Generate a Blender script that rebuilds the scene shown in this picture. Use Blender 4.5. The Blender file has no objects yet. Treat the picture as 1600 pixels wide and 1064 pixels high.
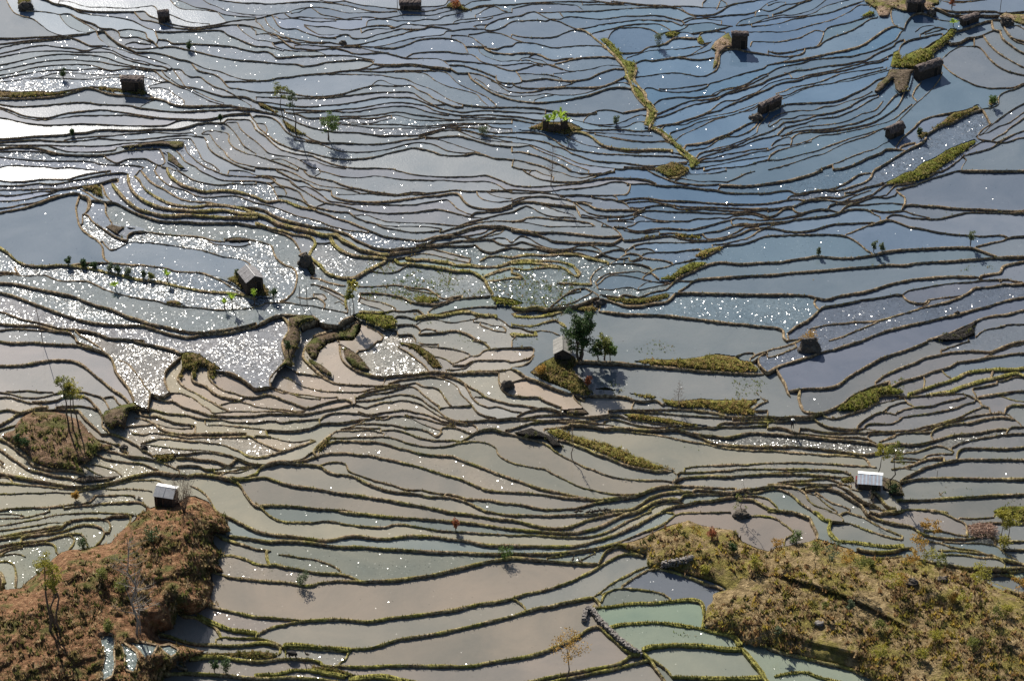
# Terraced rice fields seen from a ridge above. Traced bank lines, each block is one sixteenth of the picture.
TRACES = {
'r0c0': '''40 0 60 40 90 80 140 100 200 115 250 150 300 190 350 212 385 220
m 0 237 100 237 200 232 300 228 385 222 470 215 560 208
110 15 130 45 160 65 230 70 310 78 370 90 400 85 440 88 480 110 530 130 590 150 630 175 700 180 740 200 750 230
370 90 395 130 430 165 480 190 540 205 600 195 650 193 670 215 700 240 740 270 800 300 850 325
440 90 500 130 560 165 600 195 620 240 680 290
300 0 340 20 400 30 450 45 490 70 560 90 640 100 700 105 770 115 830 130 880 155 920 175 965 190 975 215 985 245 975 275 990 295
370 5 430 10 480 25 510 35 560 45 650 45 740 50 820 52 900 42 960 38 985 65
440 45 500 60 580 70 660 72 760 72 840 72 900 70 930 95 980 115 1030 130 1080 150 1150 165 1230 170 1300 160 1370 150 1430 135 1500 125 1600 118
840 75 860 100 890 125 940 130 1000 145 1050 162 1110 175 1200 180 1290 172 1370 160 1450 155 1520 155 1600 165
965 195 1050 198 1150 195 1250 190 1380 190 1420 215 1480 240 1540 265 1600 285
1065 0 1090 30 1130 55 1200 62 1280 65 1350 75 1380 100 1410 135
1060 90 1110 110 1170 135 1240 145 1310 150
1110 0 1160 20 1220 45 1290 55 1350 70 1400 90 1470 100 1540 105 1600 108
1270 0 1300 20 1350 40 1420 70 1500 85 1600 95
1370 0 1440 10 1520 18 1600 18
1480 155 1500 180 1540 215 1600 250
1560 160 1585 185 1600 195
985 245 1040 250 1080 270 1140 270 1240 275 1340 280 1450 290 1530 310 1600 325
990 297 1060 290 1120 297 1170 310 1240 325 1320 345 1400 362 1500 375 1600 382
740 190 800 182 860 190 910 205 920 235 960 260 975 280
750 230 790 235 850 230 900 245 940 258
780 280 830 262 880 270 940 278
800 295 870 305 940 300 990 297
0 275 100 262 200 250 300 245 380 230 440 225 560 208
0 300 60 285 130 268 220 258 300 250 380 242 440 236 490 250 520 265 570 285 650 285 720 300 800 325 870 345 940 365 1000 385 1050 405 1080 430
0 335 100 312 200 290 280 283 370 295 450 300 530 315 620 300 700 315 760 345 830 370 900 385 960 405 1020 415 1060 432
0 355 80 340 180 325 290 318 380 318 480 325 600 325 690 328 740 350 790 372 860 390 930 405
0 405 80 390 160 372 260 350 370 338 480 340 580 345 670 362 730 385 800 405 880 420 960 432 1040 440
0 440 90 420 180 400 260 385 360 375 450 372 530 380 620 385 690 400 770 412 850 420
0 470 90 455 200 425 300 410 400 405 500 402 580 410 650 430 700 440 770 430 850 430 930 435 970 445 1010 480 1060 510 1120 540 1180 565 1250 600 1310 630 1380 650 1450 660 1600 680
0 490 100 470 200 455 300 440 400 435 480 438 560 430 620 430 700 440
0 512 80 505 180 490 260 480 330 460 410 455 500 460 600 468 700 468 750 465
190 495 300 488 400 490 500 495 600 495 680 485 750 485
850 325 930 325 1000 335 1060 350 1120 370 1170 378 1220 400 1290 430 1370 445 1430 470 1490 490 1540 498 1600 500
1080 430 1100 460 1130 500 1160 540 1220 570 1280 600 1340 625 1400 645
1080 430 1130 435 1160 465 1200 480 1250 480 1290 510 1340 540 1400 560 1460 590 1520 630 1570 660
1200 400 1240 440 1300 455 1350 470 1390 500 1430 545 1500 555 1600 575
1010 440 1040 475 1080 505 1130 535 1200 545 1260 560 1320 580 1400 600 1470 600 1540 605 1600 640
m 1410 507 1500 508 1600 505
890 480 950 495 1000 510 1060 510
930 540 980 525 1040 507
930 552 990 548 1050 560 1090 590 1130 615 1150 630
m 0 565 100 575 230 570 340 575 440 560 550 543
h 0 615 150 615 300 605 400 590 480 565 550 545 610 562 670 582 740 592 830 597 900 607 960 612 1020 625 1080 650 1150 660 1250 660 1380 658 1450 655
m 560 540 650 545 700 550 760 555 900 575 960 610
m 0 650 100 665 200 662 300 655 400 645 500 638 550 640 620 650 720 655 810 658 870 672 950 682 1050 695 1130 697 1250 690 1400 685 1500 680 1600 678
880 665 930 640 970 618
m 0 668 60 685 130 715 200 730 290 735 360 720 420 705 500 695 560 690 640 685 720 695 800 705 860 715 930 725 1000 735 1100 740 1180 742 1250 745 1330 738 1420 715 1500 708 1560 705
0 680 60 703 130 732 220 747 320 745 400 735 480 722 570 720 680 720 800 718 880 728 960 738
0 735 40 740 100 755 180 770 290 780 400 778 500 772 600 775 700 780 800 785 900 785 1030 782 1080 765 1130 745 1180 742
m 0 865 100 860 200 850 300 845 400 840 460 830 540 825 600 812 680 808 780 812 870 812 950 805 1030 805 1100 805 1170 790 1230 772 1300 765 1390 765 1420 745 1480 745 1560 750 1590 790 1600 810
0 885 120 878 230 872 330 880 450 882 560 872 620 862 700 870 800 875 900 868 980 860 1050 850 1150 845 1210 850
400 875 450 865 560 855 620 850 700 848 780 838 860 832 930 825 1000 828 1100 835 1200 830 1230 850
0 905 100 905 200 905 300 905 400 910 480 910 560 912 640 910 700 905 780 895 870 890 950 885 1050 870 1130 865 1190 865
m 0 925 80 918 180 915 260 930 330 950 400 962 480 967 560 967 640 965 720 955 780 940 850 935 920 930 1000 930
0 945 100 943 200 945 280 948 350 962
300 905 350 925 420 945 500 950 580 948 650 945 720 935
645 970 680 995 730 1015 790 995 850 990 910 990 950 1010 990 1030 1010 1030
0 980 80 990 200 1000 300 1005 400 1005 500 1005 570 1010 630 1025 700 1030 780 1030 860 1035 900 1045
0 1045 50 1035 120 1033 200 1038 290 1042 350 1050 430 1045 520 1055 600 1064
h 1000 930 1020 970 1030 1010 1015 1030
m 1155 910 1170 950 1200 980 1240 1015 1290 1045 1330 1064
1190 865 1210 890 1230 930 1250 965 1270 1000 1330 1030 1370 1064
1210 850 1270 855 1290 880 1300 915 1330 950 1370 975 1420 1000 1480 1030 1540 1050 1590 1064
m 1265 840 1310 840 1330 870 1360 910 1400 945 1430 985 1480 1015 1540 1030 1600 1040
m 1260 835 1290 820 1340 818 1390 825 1430 840 1430 880 1460 920 1520 950 1560 965 1600 975
1390 765 1420 780 1460 820 1490 860 1520 905 1560 935 1600 960
h 1420 765 1480 765 1500 800 1540 840 1600 882
1560 705 1580 740 1600 770
1100 940 1130 970 1160 1010 1220 1040 1250 1064
1010 1040 1060 1050 1090 1064''',
'r0c1': '''m 0 18 80 25 160 20 260 12 350 8 430 15 520 25 600 42 680 62 740 72 800 75 880 72
400 0 440 10 500 12 560 5
540 0 600 18 660 32 740 40 800 48 880 55
m 0 115 70 100 130 85 200 78 250 60 300 50 360 45 430 50 500 65 560 80 620 82 700 78 780 80 860 70 880 68
0 95 60 95 130 90
220 85 270 75 300 60 340 48 370 65 410 90 460 100 520 112 560 120 620 110 700 105 780 115 860 105 940 90 1030 95 1100 95 1180 75 1240 60
180 85 220 110 280 105 350 112 420 115 500 120 580 120 660 122
100 95 120 130 140 160 180 180 250 180 300 200 360 220 420 235 500 240
60 125 80 160 120 190 160 215 200 235 280 250 350 262 430 262 470 265
0 135 30 160 60 195 110 210 160 230 200 240 240 265 280 275
120 105 160 120 240 115 300 125 370 135 430 135 500 130
m 300 155 370 165 440 165 490 175 540 185 600 185 660 175 700 165 760 158 820 160 860 175
300 165 340 190 390 215 430 220 500 218 560 215
300 155 330 180 380 210
690 160 700 130 760 120 830 120 880 130 930 130 1000 130 1060 120 1130 122 1180 100 1240 90 1300 72
700 165 760 160 830 158 870 170 930 150 1010 155 1060 160 1100 155 1150 155 1220 150 1300 140 1370 130 1420 128 1480 110
1230 150 1250 130 1310 120 1370 115 1430 110 1500 95 1560 80 1600 78
m 400 230 480 235 540 215 580 218 600 235 650 240 700 235 760 215 830 200 900 180 960 182 1040 180 1080 165 1150 170 1220 185
660 205 700 185 760 178 830 182 870 175
m 480 268 560 280 620 280 680 270 740 255 800 240 860 225 920 210 970 192 1040 182
240 285 300 280 380 285 460 290 540 290 600 285 680 290 740 292 800 285 860 270 930 250 1000 235 1060 228 1130 222 1170 215 1190 195 1240 190 1320 180 1430 182
m 540 290 620 290 680 305 740 320 800 328 870 345 930 360 990 365 1060 365 1130 368 1170 380 1200 405 1220 430 1260 455
m 740 295 800 298 870 298 940 280 1000 255 1060 242 1130 238 1200 240 1260 255 1300 280 1325 330
0 180 60 195 110 235 150 245 200 260 240 265
m 0 215 60 210 120 220 150 240 200 280 240 300 300 305 370 312 440 305 500 300 560 315 620 335 690 335 760 328 830 330
0 250 60 255 110 265 160 258 210 255 260 265 300 265 400 270 460 262
100 265 120 290 180 310 240 318 300 320 380 322 440 345
0 290 60 290 110 300 170 318
m 0 320 60 320 100 335 130 358 200 355 260 350 340 350 440 345 520 345 600 350 680 365 740 375
m 0 380 80 390 160 398 250 400 300 412 370 405 430 390 500 382 570 378 620 372
m 620 372 660 372 720 380 735 395 700 415 640 435
h 735 398 800 402 880 402 960 398 1030 405 1090 415 1160 420 1210 430
m 0 505 80 500 140 485 210 480 290 468 380 460 460 455 520 445 600 438 680 430 740 428 800 410 880 408 960 410 1040 418 1090 430
m 280 470 400 462 500 462 600 465 700 468 780 470 860 485 940 495 1000 525 1060 545 1110 565 1160 595 1200 620 1250 640 1310 655 1380 662 1450 668 1600 668
m 600 438 700 445 800 448 900 440 980 440 1060 440 1130 445 1190 455 1230 490 1260 520 1320 550 1390 580 1440 605 1490 645 1500 660
870 450 950 450 1050 458 1090 480 1130 510 1200 540 1260 555 1320 570 1380 590 1410 625 1450 660
725 530 760 505 800 505 840 525 900 535 970 530
m 0 573 80 575 150 575 230 585 300 598 380 602 450 598 540 585 620 560 680 545 740 532 800 535 880 538 970 535 1010 560 1070 585 1110 615 1170 640 1230 660 1290 668
0 605 100 608 200 610 300 612 400 612 480 605 560 598 640 588 700 580 780 575 850 575 920 572 980 580 1020 605 1060 630 1100 650 1150 675 1220 690 1300 700 1380 692 1460 690 1600 690
0 625 80 640 160 652 240 662 340 665 430 658 520 652 600 640 680 625 740 612 800 605 880 608 960 608 1020 625 1080 650 1120 655 1180 650
60 655 130 672 200 680 300 685 400 690 480 688 560 680 640 675 700 665 780 650 850 640 930 640 1000 650 1060 660 1120 690 1180 705 1260 718 1340 720 1440 715 1520 720 1600 725
240 705 320 700 400 695 480 690 560 700 640 695 720 680 800 670 880 662 960 665 1020 680 1080 700 1150 712 1200 718
180 700 260 712 320 735 400 735 480 730 560 725 640 725 720 720 800 710 860 700 920 702 980 715 1050 722 1130 735 1200 745 1300 748 1400 748 1500 742 1600 740
400 740 500 742 600 735 680 740 760 735 820 722 880 720 940 735 1000 748 1080 752 1180 752 1300 745
480 770 560 765 640 768 720 770 780 755 850 740
480 772 560 772 660 778 760 778 860 775 940 782 1020 788 1100 785 1200 775 1280 770 1400 770 1500 770 1600 772
500 782 600 782 700 795 780 800 870 800 960 800 1040 800 1130 795 1200 785 1280 780 1350 775 1430 775 1480 795 1540 802 1600 805
m 0 690 60 700 130 715 200 740 260 765 330 790 400 808 480 822 560 825 640 828 720 838 780 845 860 845 940 845 1010 845
1010 845 1060 830 1120 815 1180 800 1250 800 1320 820 1400 840 1480 860 1560 880 1600 885
1020 850 1080 840 1130 822 1200 812 1260 815 1330 845 1400 870 1480 880 1600 890
1220 795 1300 795 1380 800 1440 820 1520 830 1600 830
1250 805 1340 818 1420 840 1500 850 1600 858
m 0 720 60 725 110 740 150 770 180 810 220 840 280 860 350 880 430 890 520 890 600 895 680 900 760 898 840 890 920 875 1000 865 1060 855 1130 858 1200 850 1280 850 1350 870 1420 890 1480 905 1540 910 1600 915
180 755 200 790 240 820 300 840 350 870 400 885
240 875 320 885 400 900 480 930 540 945 620 950 700 948 780 940 850 925 920 905 1000 890 1060 892 1120 905 1180 935 1240 950 1320 955 1370 950
m 0 760 20 800 70 840 120 880 180 910 250 935 330 950 400 970 470 985 540 993 620 992 700 985 780 970 850 950 920 935 980 922 1040 930 1100 945 1160 965 1230 972 1300 968 1360 955 1420 965 1480 985 1540 990 1600 995
10 770 50 775 70 810 60 835
1060 870 1130 870 1200 890 1260 910 1320 930 1400 955
m 0 810 60 850 100 890 150 930 210 950 280 965 340 970 390 990 440 1010 500 1030 580 1045 660 1050 740 1048 800 1052 860 1055
0 885 40 920 80 955 140 970 200 978 250 990 290 1010 340 1040 400 1058
280 998 330 1000 380 1010 430 1030 500 1045 560 1050
0 970 60 990 120 1010 180 1030 230 1050 260 1064
100 995 160 995 220 1020 280 1050 320 1064
0 1045 80 1050 170 1058
m 880 55 1030 70 1100 65 1160 50 1230 35 1300 30
1030 42 1120 40 1180 30 1200 0
m 1300 72 1350 55 1400 45 1450 38 1500 42 1540 65 1570 72
1300 40 1340 15 1390 5 1460 0
1330 60 1370 45 1400 35 1480 30 1600 25
1370 95 1400 80 1440 55 1480 40
1380 175 1360 165 1400 155 1450 155
h 1430 185 1440 160 1480 135 1540 115 1600 112
h 1430 185 1480 190 1540 170 1600 135
m 1330 215 1380 210 1430 200 1500 205 1560 220 1600 240
1220 220 1290 222 1350 235 1400 270 1440 300
m 1310 290 1380 290 1440 290
h 1440 300 1500 305 1550 290 1600 280
h 1395 290 1395 320 1430 350 1480 370 1540 385 1600 378
m 1430 305 1480 325 1540 335 1600 338
m 940 358 980 335 1060 325 1130 322 1200 322 1260 332 1340 340 1380 360 1410 385 1480 405 1540 428 1600 442
1170 380 1240 378 1310 385 1370 390 1440 400 1540 408 1600 402
m 1210 405 1290 408 1350 425 1400 440 1460 465 1500 480
h 1500 470 1505 500 1540 515 1600 520
m 1260 455 1320 455 1380 460 1440 480 1490 505 1530 540 1570 565 1600 572
m 1330 460 1350 495 1400 530 1460 570 1520 595 1600 618
1370 490 1420 520 1450 550 1500 575 1560 590 1600 600
1470 505 1520 520 1560 540 1600 545
1280 735 1400 735 1500 735''',
'r0c2': '''m 0 30 80 20 160 15 240 12 320 10 400 8 480 12 560 10 620 18 700 20
500 0 560 12 620 25 700 32 800 32 880 35 960 42 1020 38 1080 38 1140 40 1200 48 1270 50 1320 45 1380 25 1450 15 1520 5 1540 0
m 620 8 700 15 760 22 850 30 940 32 1000 40 1050 45 1080 70 1120 90 1180 95 1260 88 1310 65 1350 40 1420 20 1500 5
0 55 80 35 160 25 250 22 340 28 400 35 440 60
440 30 500 28 600 28 700 30
m 160 78 240 78 300 75 380 72 460 70 540 68 620 60 720 55 800 48 880 45 960 42 1040 55 1100 85 1150 110
300 80 315 100 ; 
m 0 100 60 95 100 78 150 75 190 98 240 120 300 135 340 155 400 180
m 0 135 70 130 150 125 210 130 240 120 300 120 340 105 400 105 480 115 560 120 640 110 720 100 800 100 870 95 940 100 1000 115 1060 130 1080 155
g 400 180 450 190 490 215 530 250 570 280 600 310 640 345 670 380 690 405
1060 130 1110 110 1150 115 1200 110 1270 105 1340 95 1420 90 1480 85 1540 65 1600 20
1080 155 1120 150 1180 145 1240 142 1300 155 1380 165
1080 140 1130 120 1200 118 1260 125 1310 130
m 420 180 490 170 550 155 620 145 700 135 780 125 860 125 940 128 1000 135 1060 160
m 500 210 550 195 620 180 700 160 780 150 860 148 920 152 970 175 995 195
m 600 240 620 205 660 175 720 172 800 172 870 185 920 215
m 0 215 60 230 140 235 220 235 280 225 330 205 380 188 430 185 480 205
m 0 240 40 255 80 265 140 270 200 285 260 298 340 292 420 285 500 285 560 290 610 320
h 0 335 60 330 130 332 180 345 220 365 270 375 330 365 380 362
h 265 400 330 385 380 370 440 360 520 355 600 355 650 362
m 0 290 30 265 60 265
m 105 355 140 335 180 340
60 380 100 375 140 390 200 400 250 405 310 430 360 445 440 440 500 430 560 415 620 408 690 415
0 405 60 395 110 395 150 405 190 415
0 440 60 430 110 415 170 400 230 405 270 420 320 435
0 380 40 380 60 365 100 360 150 370 190 380 220 400
h 90 505 150 495 210 490 280 500 360 505 420 500 480 490 530 465 580 445 640 430 710 430
m 40 460 100 460 160 465 220 465 280 480 310 490
m 20 440 50 480 60 510 30 520 0 520
h 0 515 30 540 100 550 200 550 300 545 400 545 480 545 560 540 620 520 700 480
260 460 320 455 400 445
m 400 505 350 530 280 545
0 600 80 600 150 595 210 585 270 592 350 595 430 588 500 570 560 545 620 525 680 515 740 525 780 545
0 575 80 578 150 570 200 555 260 548
h 0 625 80 635 160 640 240 635 330 625 400 610 470 595 530 575 590 555 640 545 700 545 750 555
140 625 190 610 260 595
h 270 690 330 705 400 712 480 710 500 705
500 705 550 688 620 688 690 705
h 690 705 760 690 840 675
0 670 80 670 150 672 210 685 260 692 300 700
0 705 80 705 150 705 210 712
0 725 60 730 130 745 200 750
0 745 60 755 110 765 170 775
450 750 480 720 530 705
360 745 430 760 500 775 560 780 640 775 680 765 740 740 790 720 840 722
540 785 600 790 680 795 730 785 770 765 820 760
m 350 765 400 790 470 810 540 810 620 808 700 808 780 818 860 815
m 0 825 60 825 130 825 200 840 260 870 310 905 370 930 450 945 530 955 600 962 700 965 800 970 900 972 1000 975 1080 985
g 360 845 380 825 440 825 500 855 550 895 600 915 700 930 800 935 870 932 1000 935
400 820 470 825 560 830 640 835 720 840 800 845 880 850
520 840 600 855 680 870 740 880 820 885 900 885 980 890 1010 895
620 855 700 870 780 880 860 885 940 880 980 880
340 850 400 880 460 905 540 920 620 935 700 945 760 955 850 950 950 945 1050 960
m 0 855 60 865 140 875 220 890 260 910 320 925 370 955 430 975 500 1000 580 1010 680 1015 760 1025 850 1035 950 1030 1050 1015 1100 1010
0 895 60 895 130 908 190 930 250 955 310 975 360 995 420 1020 500 1035 580 1045 680 1055 760 1050 850 1055 930 1060 
0 915 50 915 110 910 160 935 220 960 290 985 330 1005 380 1030 440 1050 480 1064
h 0 950 60 950 130 965 200 985 260 1010 320 1035 370 1064
g 0 998 60 1005 120 1020 180 1035 240 1058
m 0 1040 60 1055 120 1064
g 690 405 710 430 720 470 740 510 760 560 780 600 820 645 850 680 850 720 830 780
g 770 400 770 440 760 490 790 540 830 580 840 620 880 660 900 710 870 770 860 800
g 860 800 920 820 980 865 1020 900 1050 950 1100 990 1120 1010
1010 895 1040 920
g 870 800 930 830 960 860 1000 890 1050 915 1100 960 1160 1000
m 770 395 820 375 870 378 930 370 1000 360 1070 352 1120 345 1200 325 1240 310
1060 358 1120 340 1170 310 1220 280 1250 260
h 870 380 940 372 1010 358 1070 360 1130 370 1200 370 1250 360
m 680 330 740 330 800 325 850 295 910 285
720 360 770 345 830 325 880 315 980 310 1060 305 1130 292 1180 290
h 910 285 960 270 1010 240 1080 235 1160 240
920 215 970 200 1040 200 1100 205 1130 215
m 995 195 1060 185 1110 150
h 1120 210 1180 200 1260 190 1310 178 1370 165
1160 240 1190 205 1250 195 1330 200
1120 210 1140 230 1180 245
g 1160 240 1170 265 1200 270 1240 265
m 770 480 840 475 900 465 960 458 1030 455 1100 465 1150 475 1200 475 1250 455 1280 430 1295 390 1300 340 1330 312 1400 305 1470 320 1540 330 1600 342
h 1490 290 1500 262 1550 260 1600 262
m 1480 200 1540 200 1600 195
820 590 830 555 870 548 920 565 1000 575 1080 575 1150 565 1210 545 1240 520 1300 505 1380 480 1440 460 1500 445 1560 430 1580 420 1600 405
920 555 1000 555 1080 545 1150 535 1220 525
m 880 660 920 625 980 612 1060 605 1130 608 1200 600 1270 592 1300 575 1340 560 1400 545 1460 525 1520 490 1560 470 1600 455
1250 590 1300 565 1360 548 1390 545
m 900 715 960 690 1020 665 1080 640 1150 625 1220 620 1290 605 1340 580 1420 550 1480 530 1530 505 1600 470
870 740 940 725 1000 705 1060 680 1130 655 1200 640 1280 620 1320 590 1400 570 1480 545 1560 520 1600 502
h 1170 725 1240 690 1290 650 1330 630 1400 625 1460 600 1520 580 1560 555 1600 530
m 870 800 940 780 1020 770 1080 750 1150 730 1220 705 1290 690 1370 650 1440 625 1500 595 1560 570 1600 560
930 820 950 790 1010 775 1070 780 1120 760 1200 735 1290 720 1380 700 1440 680 1500 660 1550 640
990 870 990 830 1050 810 1110 790 1160 765 1240 745 1330 725
1020 880 1060 845 1130 815 1200 780 1260 750 1330 730 1420 705 1500 675 1550 650
h 1075 930 1090 905 1140 900 1220 885 1280 860 1350 835 1420 800 1480 770 1560 740
m 1100 940 1160 930 1220 920 1280 880 1340 855 1410 850 1480 820 1520 790 1540 755
m 1140 1000 1170 960 1210 945 1290 935 1350 920 1420 900 1480 870 1540 845 1600 825
1210 950 1280 925 1350 910 1430 880 1500 850 1530 830
1160 1000 1190 980 1250 960 1310 945 1380 925 1450 905 1530 870 1600 865
1100 1030 1160 1010 1200 990 1260 985 1330 965 1420 950 1500 935 1600 925
1140 1030 1190 1010 1250 1005 1340 995 1440 970 1520 950 1600 940
1150 1050 1220 1040 1310 1025 1400 1005 1490 990 1600 975
m 1200 1064 1280 1050 1370 1045 1460 1035 1540 1010 1600 990
700 1040 800 1045 900 1048 1000 1035 1090 1020
m 900 1064 960 1045 1040 1040 1100 1045
1190 20 1210 0
1280 60 1300 10
1310 0 1340 20
h 1520 95 1530 70 1560 60 1600 65
1400 160 1430 130 1480 115 1540 100 1600 95
1420 160 1480 155 1540 140 1600 130
1430 155 1500 148 1550 130 1600 115
1500 165 1600 160
m 1530 830 1540 790 1570 750 1600 720
1420 700 1500 690 1540 660''',
'r0c3': '''m 0 20 60 0 
0 75 40 60 100 30 150 25 200 15 240 0
0 35 60 15 110 15
h 30 90 80 75 150 45 200 20 260 0
0 110 80 95 150 95 220 80 280 60 330 25 360 0
0 125 60 112 160 105 240 95 290 80 330 55 370 35 440 15 500 0
m 0 155 80 145 150 120 230 105 320 90 400 75 450 55 520 30 600 5
m 0 200 80 200 160 190 240 165 320 145 400 125 470 95 530 60 560 35 600 30 640 35
h 0 262 60 262 130 250 200 235 250 210 300 190 350 198
m 350 198 380 170 440 155 510 140 570 120 640 95
m 280 295 310 285 340 235 350 200
m 0 320 60 330 130 325 180 315 240 300 310 290 350 260 410 230 470 210 530 185 590 150 640 118 680 110
m 0 340 60 350 130 352 190 342 225 325 230 305
m 0 405 60 395 110 380 160 355 220 340
h 40 395 110 385 180 375 260 358 340 342 420 325 500 308 580 285 640 250 700 205 760 170 810 160
m 0 460 60 425 120 410 200 395 270 375 350 365 440 355 520 350 590 335 650 320 720 290 770 265 800 245 830 200 850 190
m 0 490 60 475 120 458 170 440 240 435 320 420 400 408 480 400 550 385 610 375 660 345 720 315 780 290 800 265 850 245
0 520 60 505 120 490 180 490 240 470 320 455 400 440 480 420 560 400 640 385 700 375 770 340
100 455 130 460 150 485
0 550 50 530 120 510 190 500 250 480 320 465 400 450 470 440 550 420 620 400 700 385 750 365
m 50 585 100 570 160 545 240 530 310 515 380 490 440 465 510 450 590 440 660 430 720 418
m 70 600 130 590 190 560 260 540 330 528 400 520 460 500 530 485 600 465 660 450 740 430
90 620 150 595 210 565 290 535 370 525 450 515 520 505 600 480 680 460 750 440
m 0 700 50 680 100 655 170 645 260 642 340 638 420 630 480 610 540 580 590 560 640 530 680 500 740 480
0 785 30 740 80 710 150 695 220 690 280 690 350 665 420 660 480 640 540 620 600 600 650 570
m 10 790 60 760 80 745 150 738 210 720 290 718 360 710 430 695 500 670 550 640 620 605 680 590
m 0 825 60 795 100 765 170 755 240 742 300 720
m 60 840 100 800 150 785 230 768 300 745 370 735 430 728 490 705 550 680 600 650 640 625 690 605
m 80 850 120 835 180 805 250 790 330 782 400 775 470 762 530 740 590 710 640 700 680 680 720 630
m 110 845 170 822 240 812 320 808 400 800 470 785 540 770 600 750 650 730 690 710 740 660 790 600
m 140 870 190 835 260 825 340 820 420 812 500 800 580 785 650 765 710 735 780 690 820 650 850 580
m 140 910 200 895 260 875 330 845 400 840 460 830 520 818 600 800 680 780 740 765 800 735 850 690 900 650
h 0 1000 15 970 60 940 140 920 200 905 270 885
0 850 60 845 90 860
20 910 50 880 90 865 130 855 150 870 140 910
0 935 60 910 130 900
m 0 1000 70 998 150 980 230 960 310 940 370 915 440 890 520 862 600 840 680 815 770 785
m 0 1060 80 1040 150 1020 210 1000 280 975 350 960 410 930 480 895 550 870 630 845 700 810 770 790
m 300 1064 380 1035 450 1010 530 975 600 950 670 930 720 900 760 880
h 410 1055 480 1045 560 1015 630 980 700 955 740 930 800 930 860 940
h 660 1064 700 1040 760 1005 830 960 900 920 960 890 990 860
h 830 915 870 900 920 890
m 800 915 840 860 900 810 950 760 1000 735 1080 715 1160 700
m 790 780 850 720 920 650 980 600 1040 540 1080 480 1090 450
h 920 620 905 600 920 560 960 510
h 960 850 1020 820 1080 785 1150 765 1220 725 1290 695 1340 680
1160 700 1220 690 1290 670
m 1340 680 1360 710 1390 770
m 1340 680 1400 670 1440 650 1445 600 1490 570 1540 555 1600 525
m 1090 400 1130 440 1180 475 1240 505 1310 535 1390 550 1460 548 1530 545 1600 520
m 1090 370 1130 330 1190 295 1240 290
m 1240 290 1310 290 1350 320 1380 360 1430 405 1480 435 1540 455 1600 468
m 1140 270 1200 262 1250 235 1300 230 1350 215 1410 190 1460 190
h 1290 240 1290 290
m 1350 225 1380 270 1430 320 1480 355 1540 390 1600 420
h 1400 130 1410 180 1450 195 1470 240 1520 280 1560 310 1600 330
h 1470 145 1490 190 1530 235 1600 255
m 1520 235 1560 260 1600 275
m 1000 370 1040 320 1090 280 1140 240 1170 200 1240 175 1310 150 1370 130 1440 120 1500 125
1520 160 1560 160 1600 180
m 850 180 870 130 910 90 960 80 1010 95 1060 120 1130 132 1200 130
m 770 50 770 100 790 155 850 180
h 1030 40 1080 60 1140 90 1220 95 1300 92 1380 95 1450 95
m 1040 45 1100 60 1180 72 1260 70 1340 68 1420 70 1450 80 1520 78 1600 70
m 1080 5 1160 15 1260 12 1350 0
m 1130 0 1200 8 1280 5 1320 0
m 835 370 820 320 840 275 900 245 970 232 1040 215 1090 210
920 200 960 170 1020 160 1060 175
950 215 1000 190 1060 170 1120 185
980 215 1050 195 1100 180
920 330 980 300 1030 265 1080 240
m 1400 770 1340 810 1310 850
1300 850 1340 835 1400 780 1460 730 1520 690 1560 665 1600 645
1320 845 1380 825 1440 790 1500 770 1560 730 1600 700
m 1400 875 1440 850 1480 830 1510 800 1560 765 1600 735
1310 860 1330 870 1400 880 1440 890
m 1430 890 1470 870 1520 845 1600 815
m 1220 980 1260 960 1340 940 1400 920 1440 895 1500 885 1560 865 1600 858
1090 1064 1150 1030 1210 985 1260 935 1310 900 1350 880
m 1220 980 1240 1000 1215 1040 1210 1060''',
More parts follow.
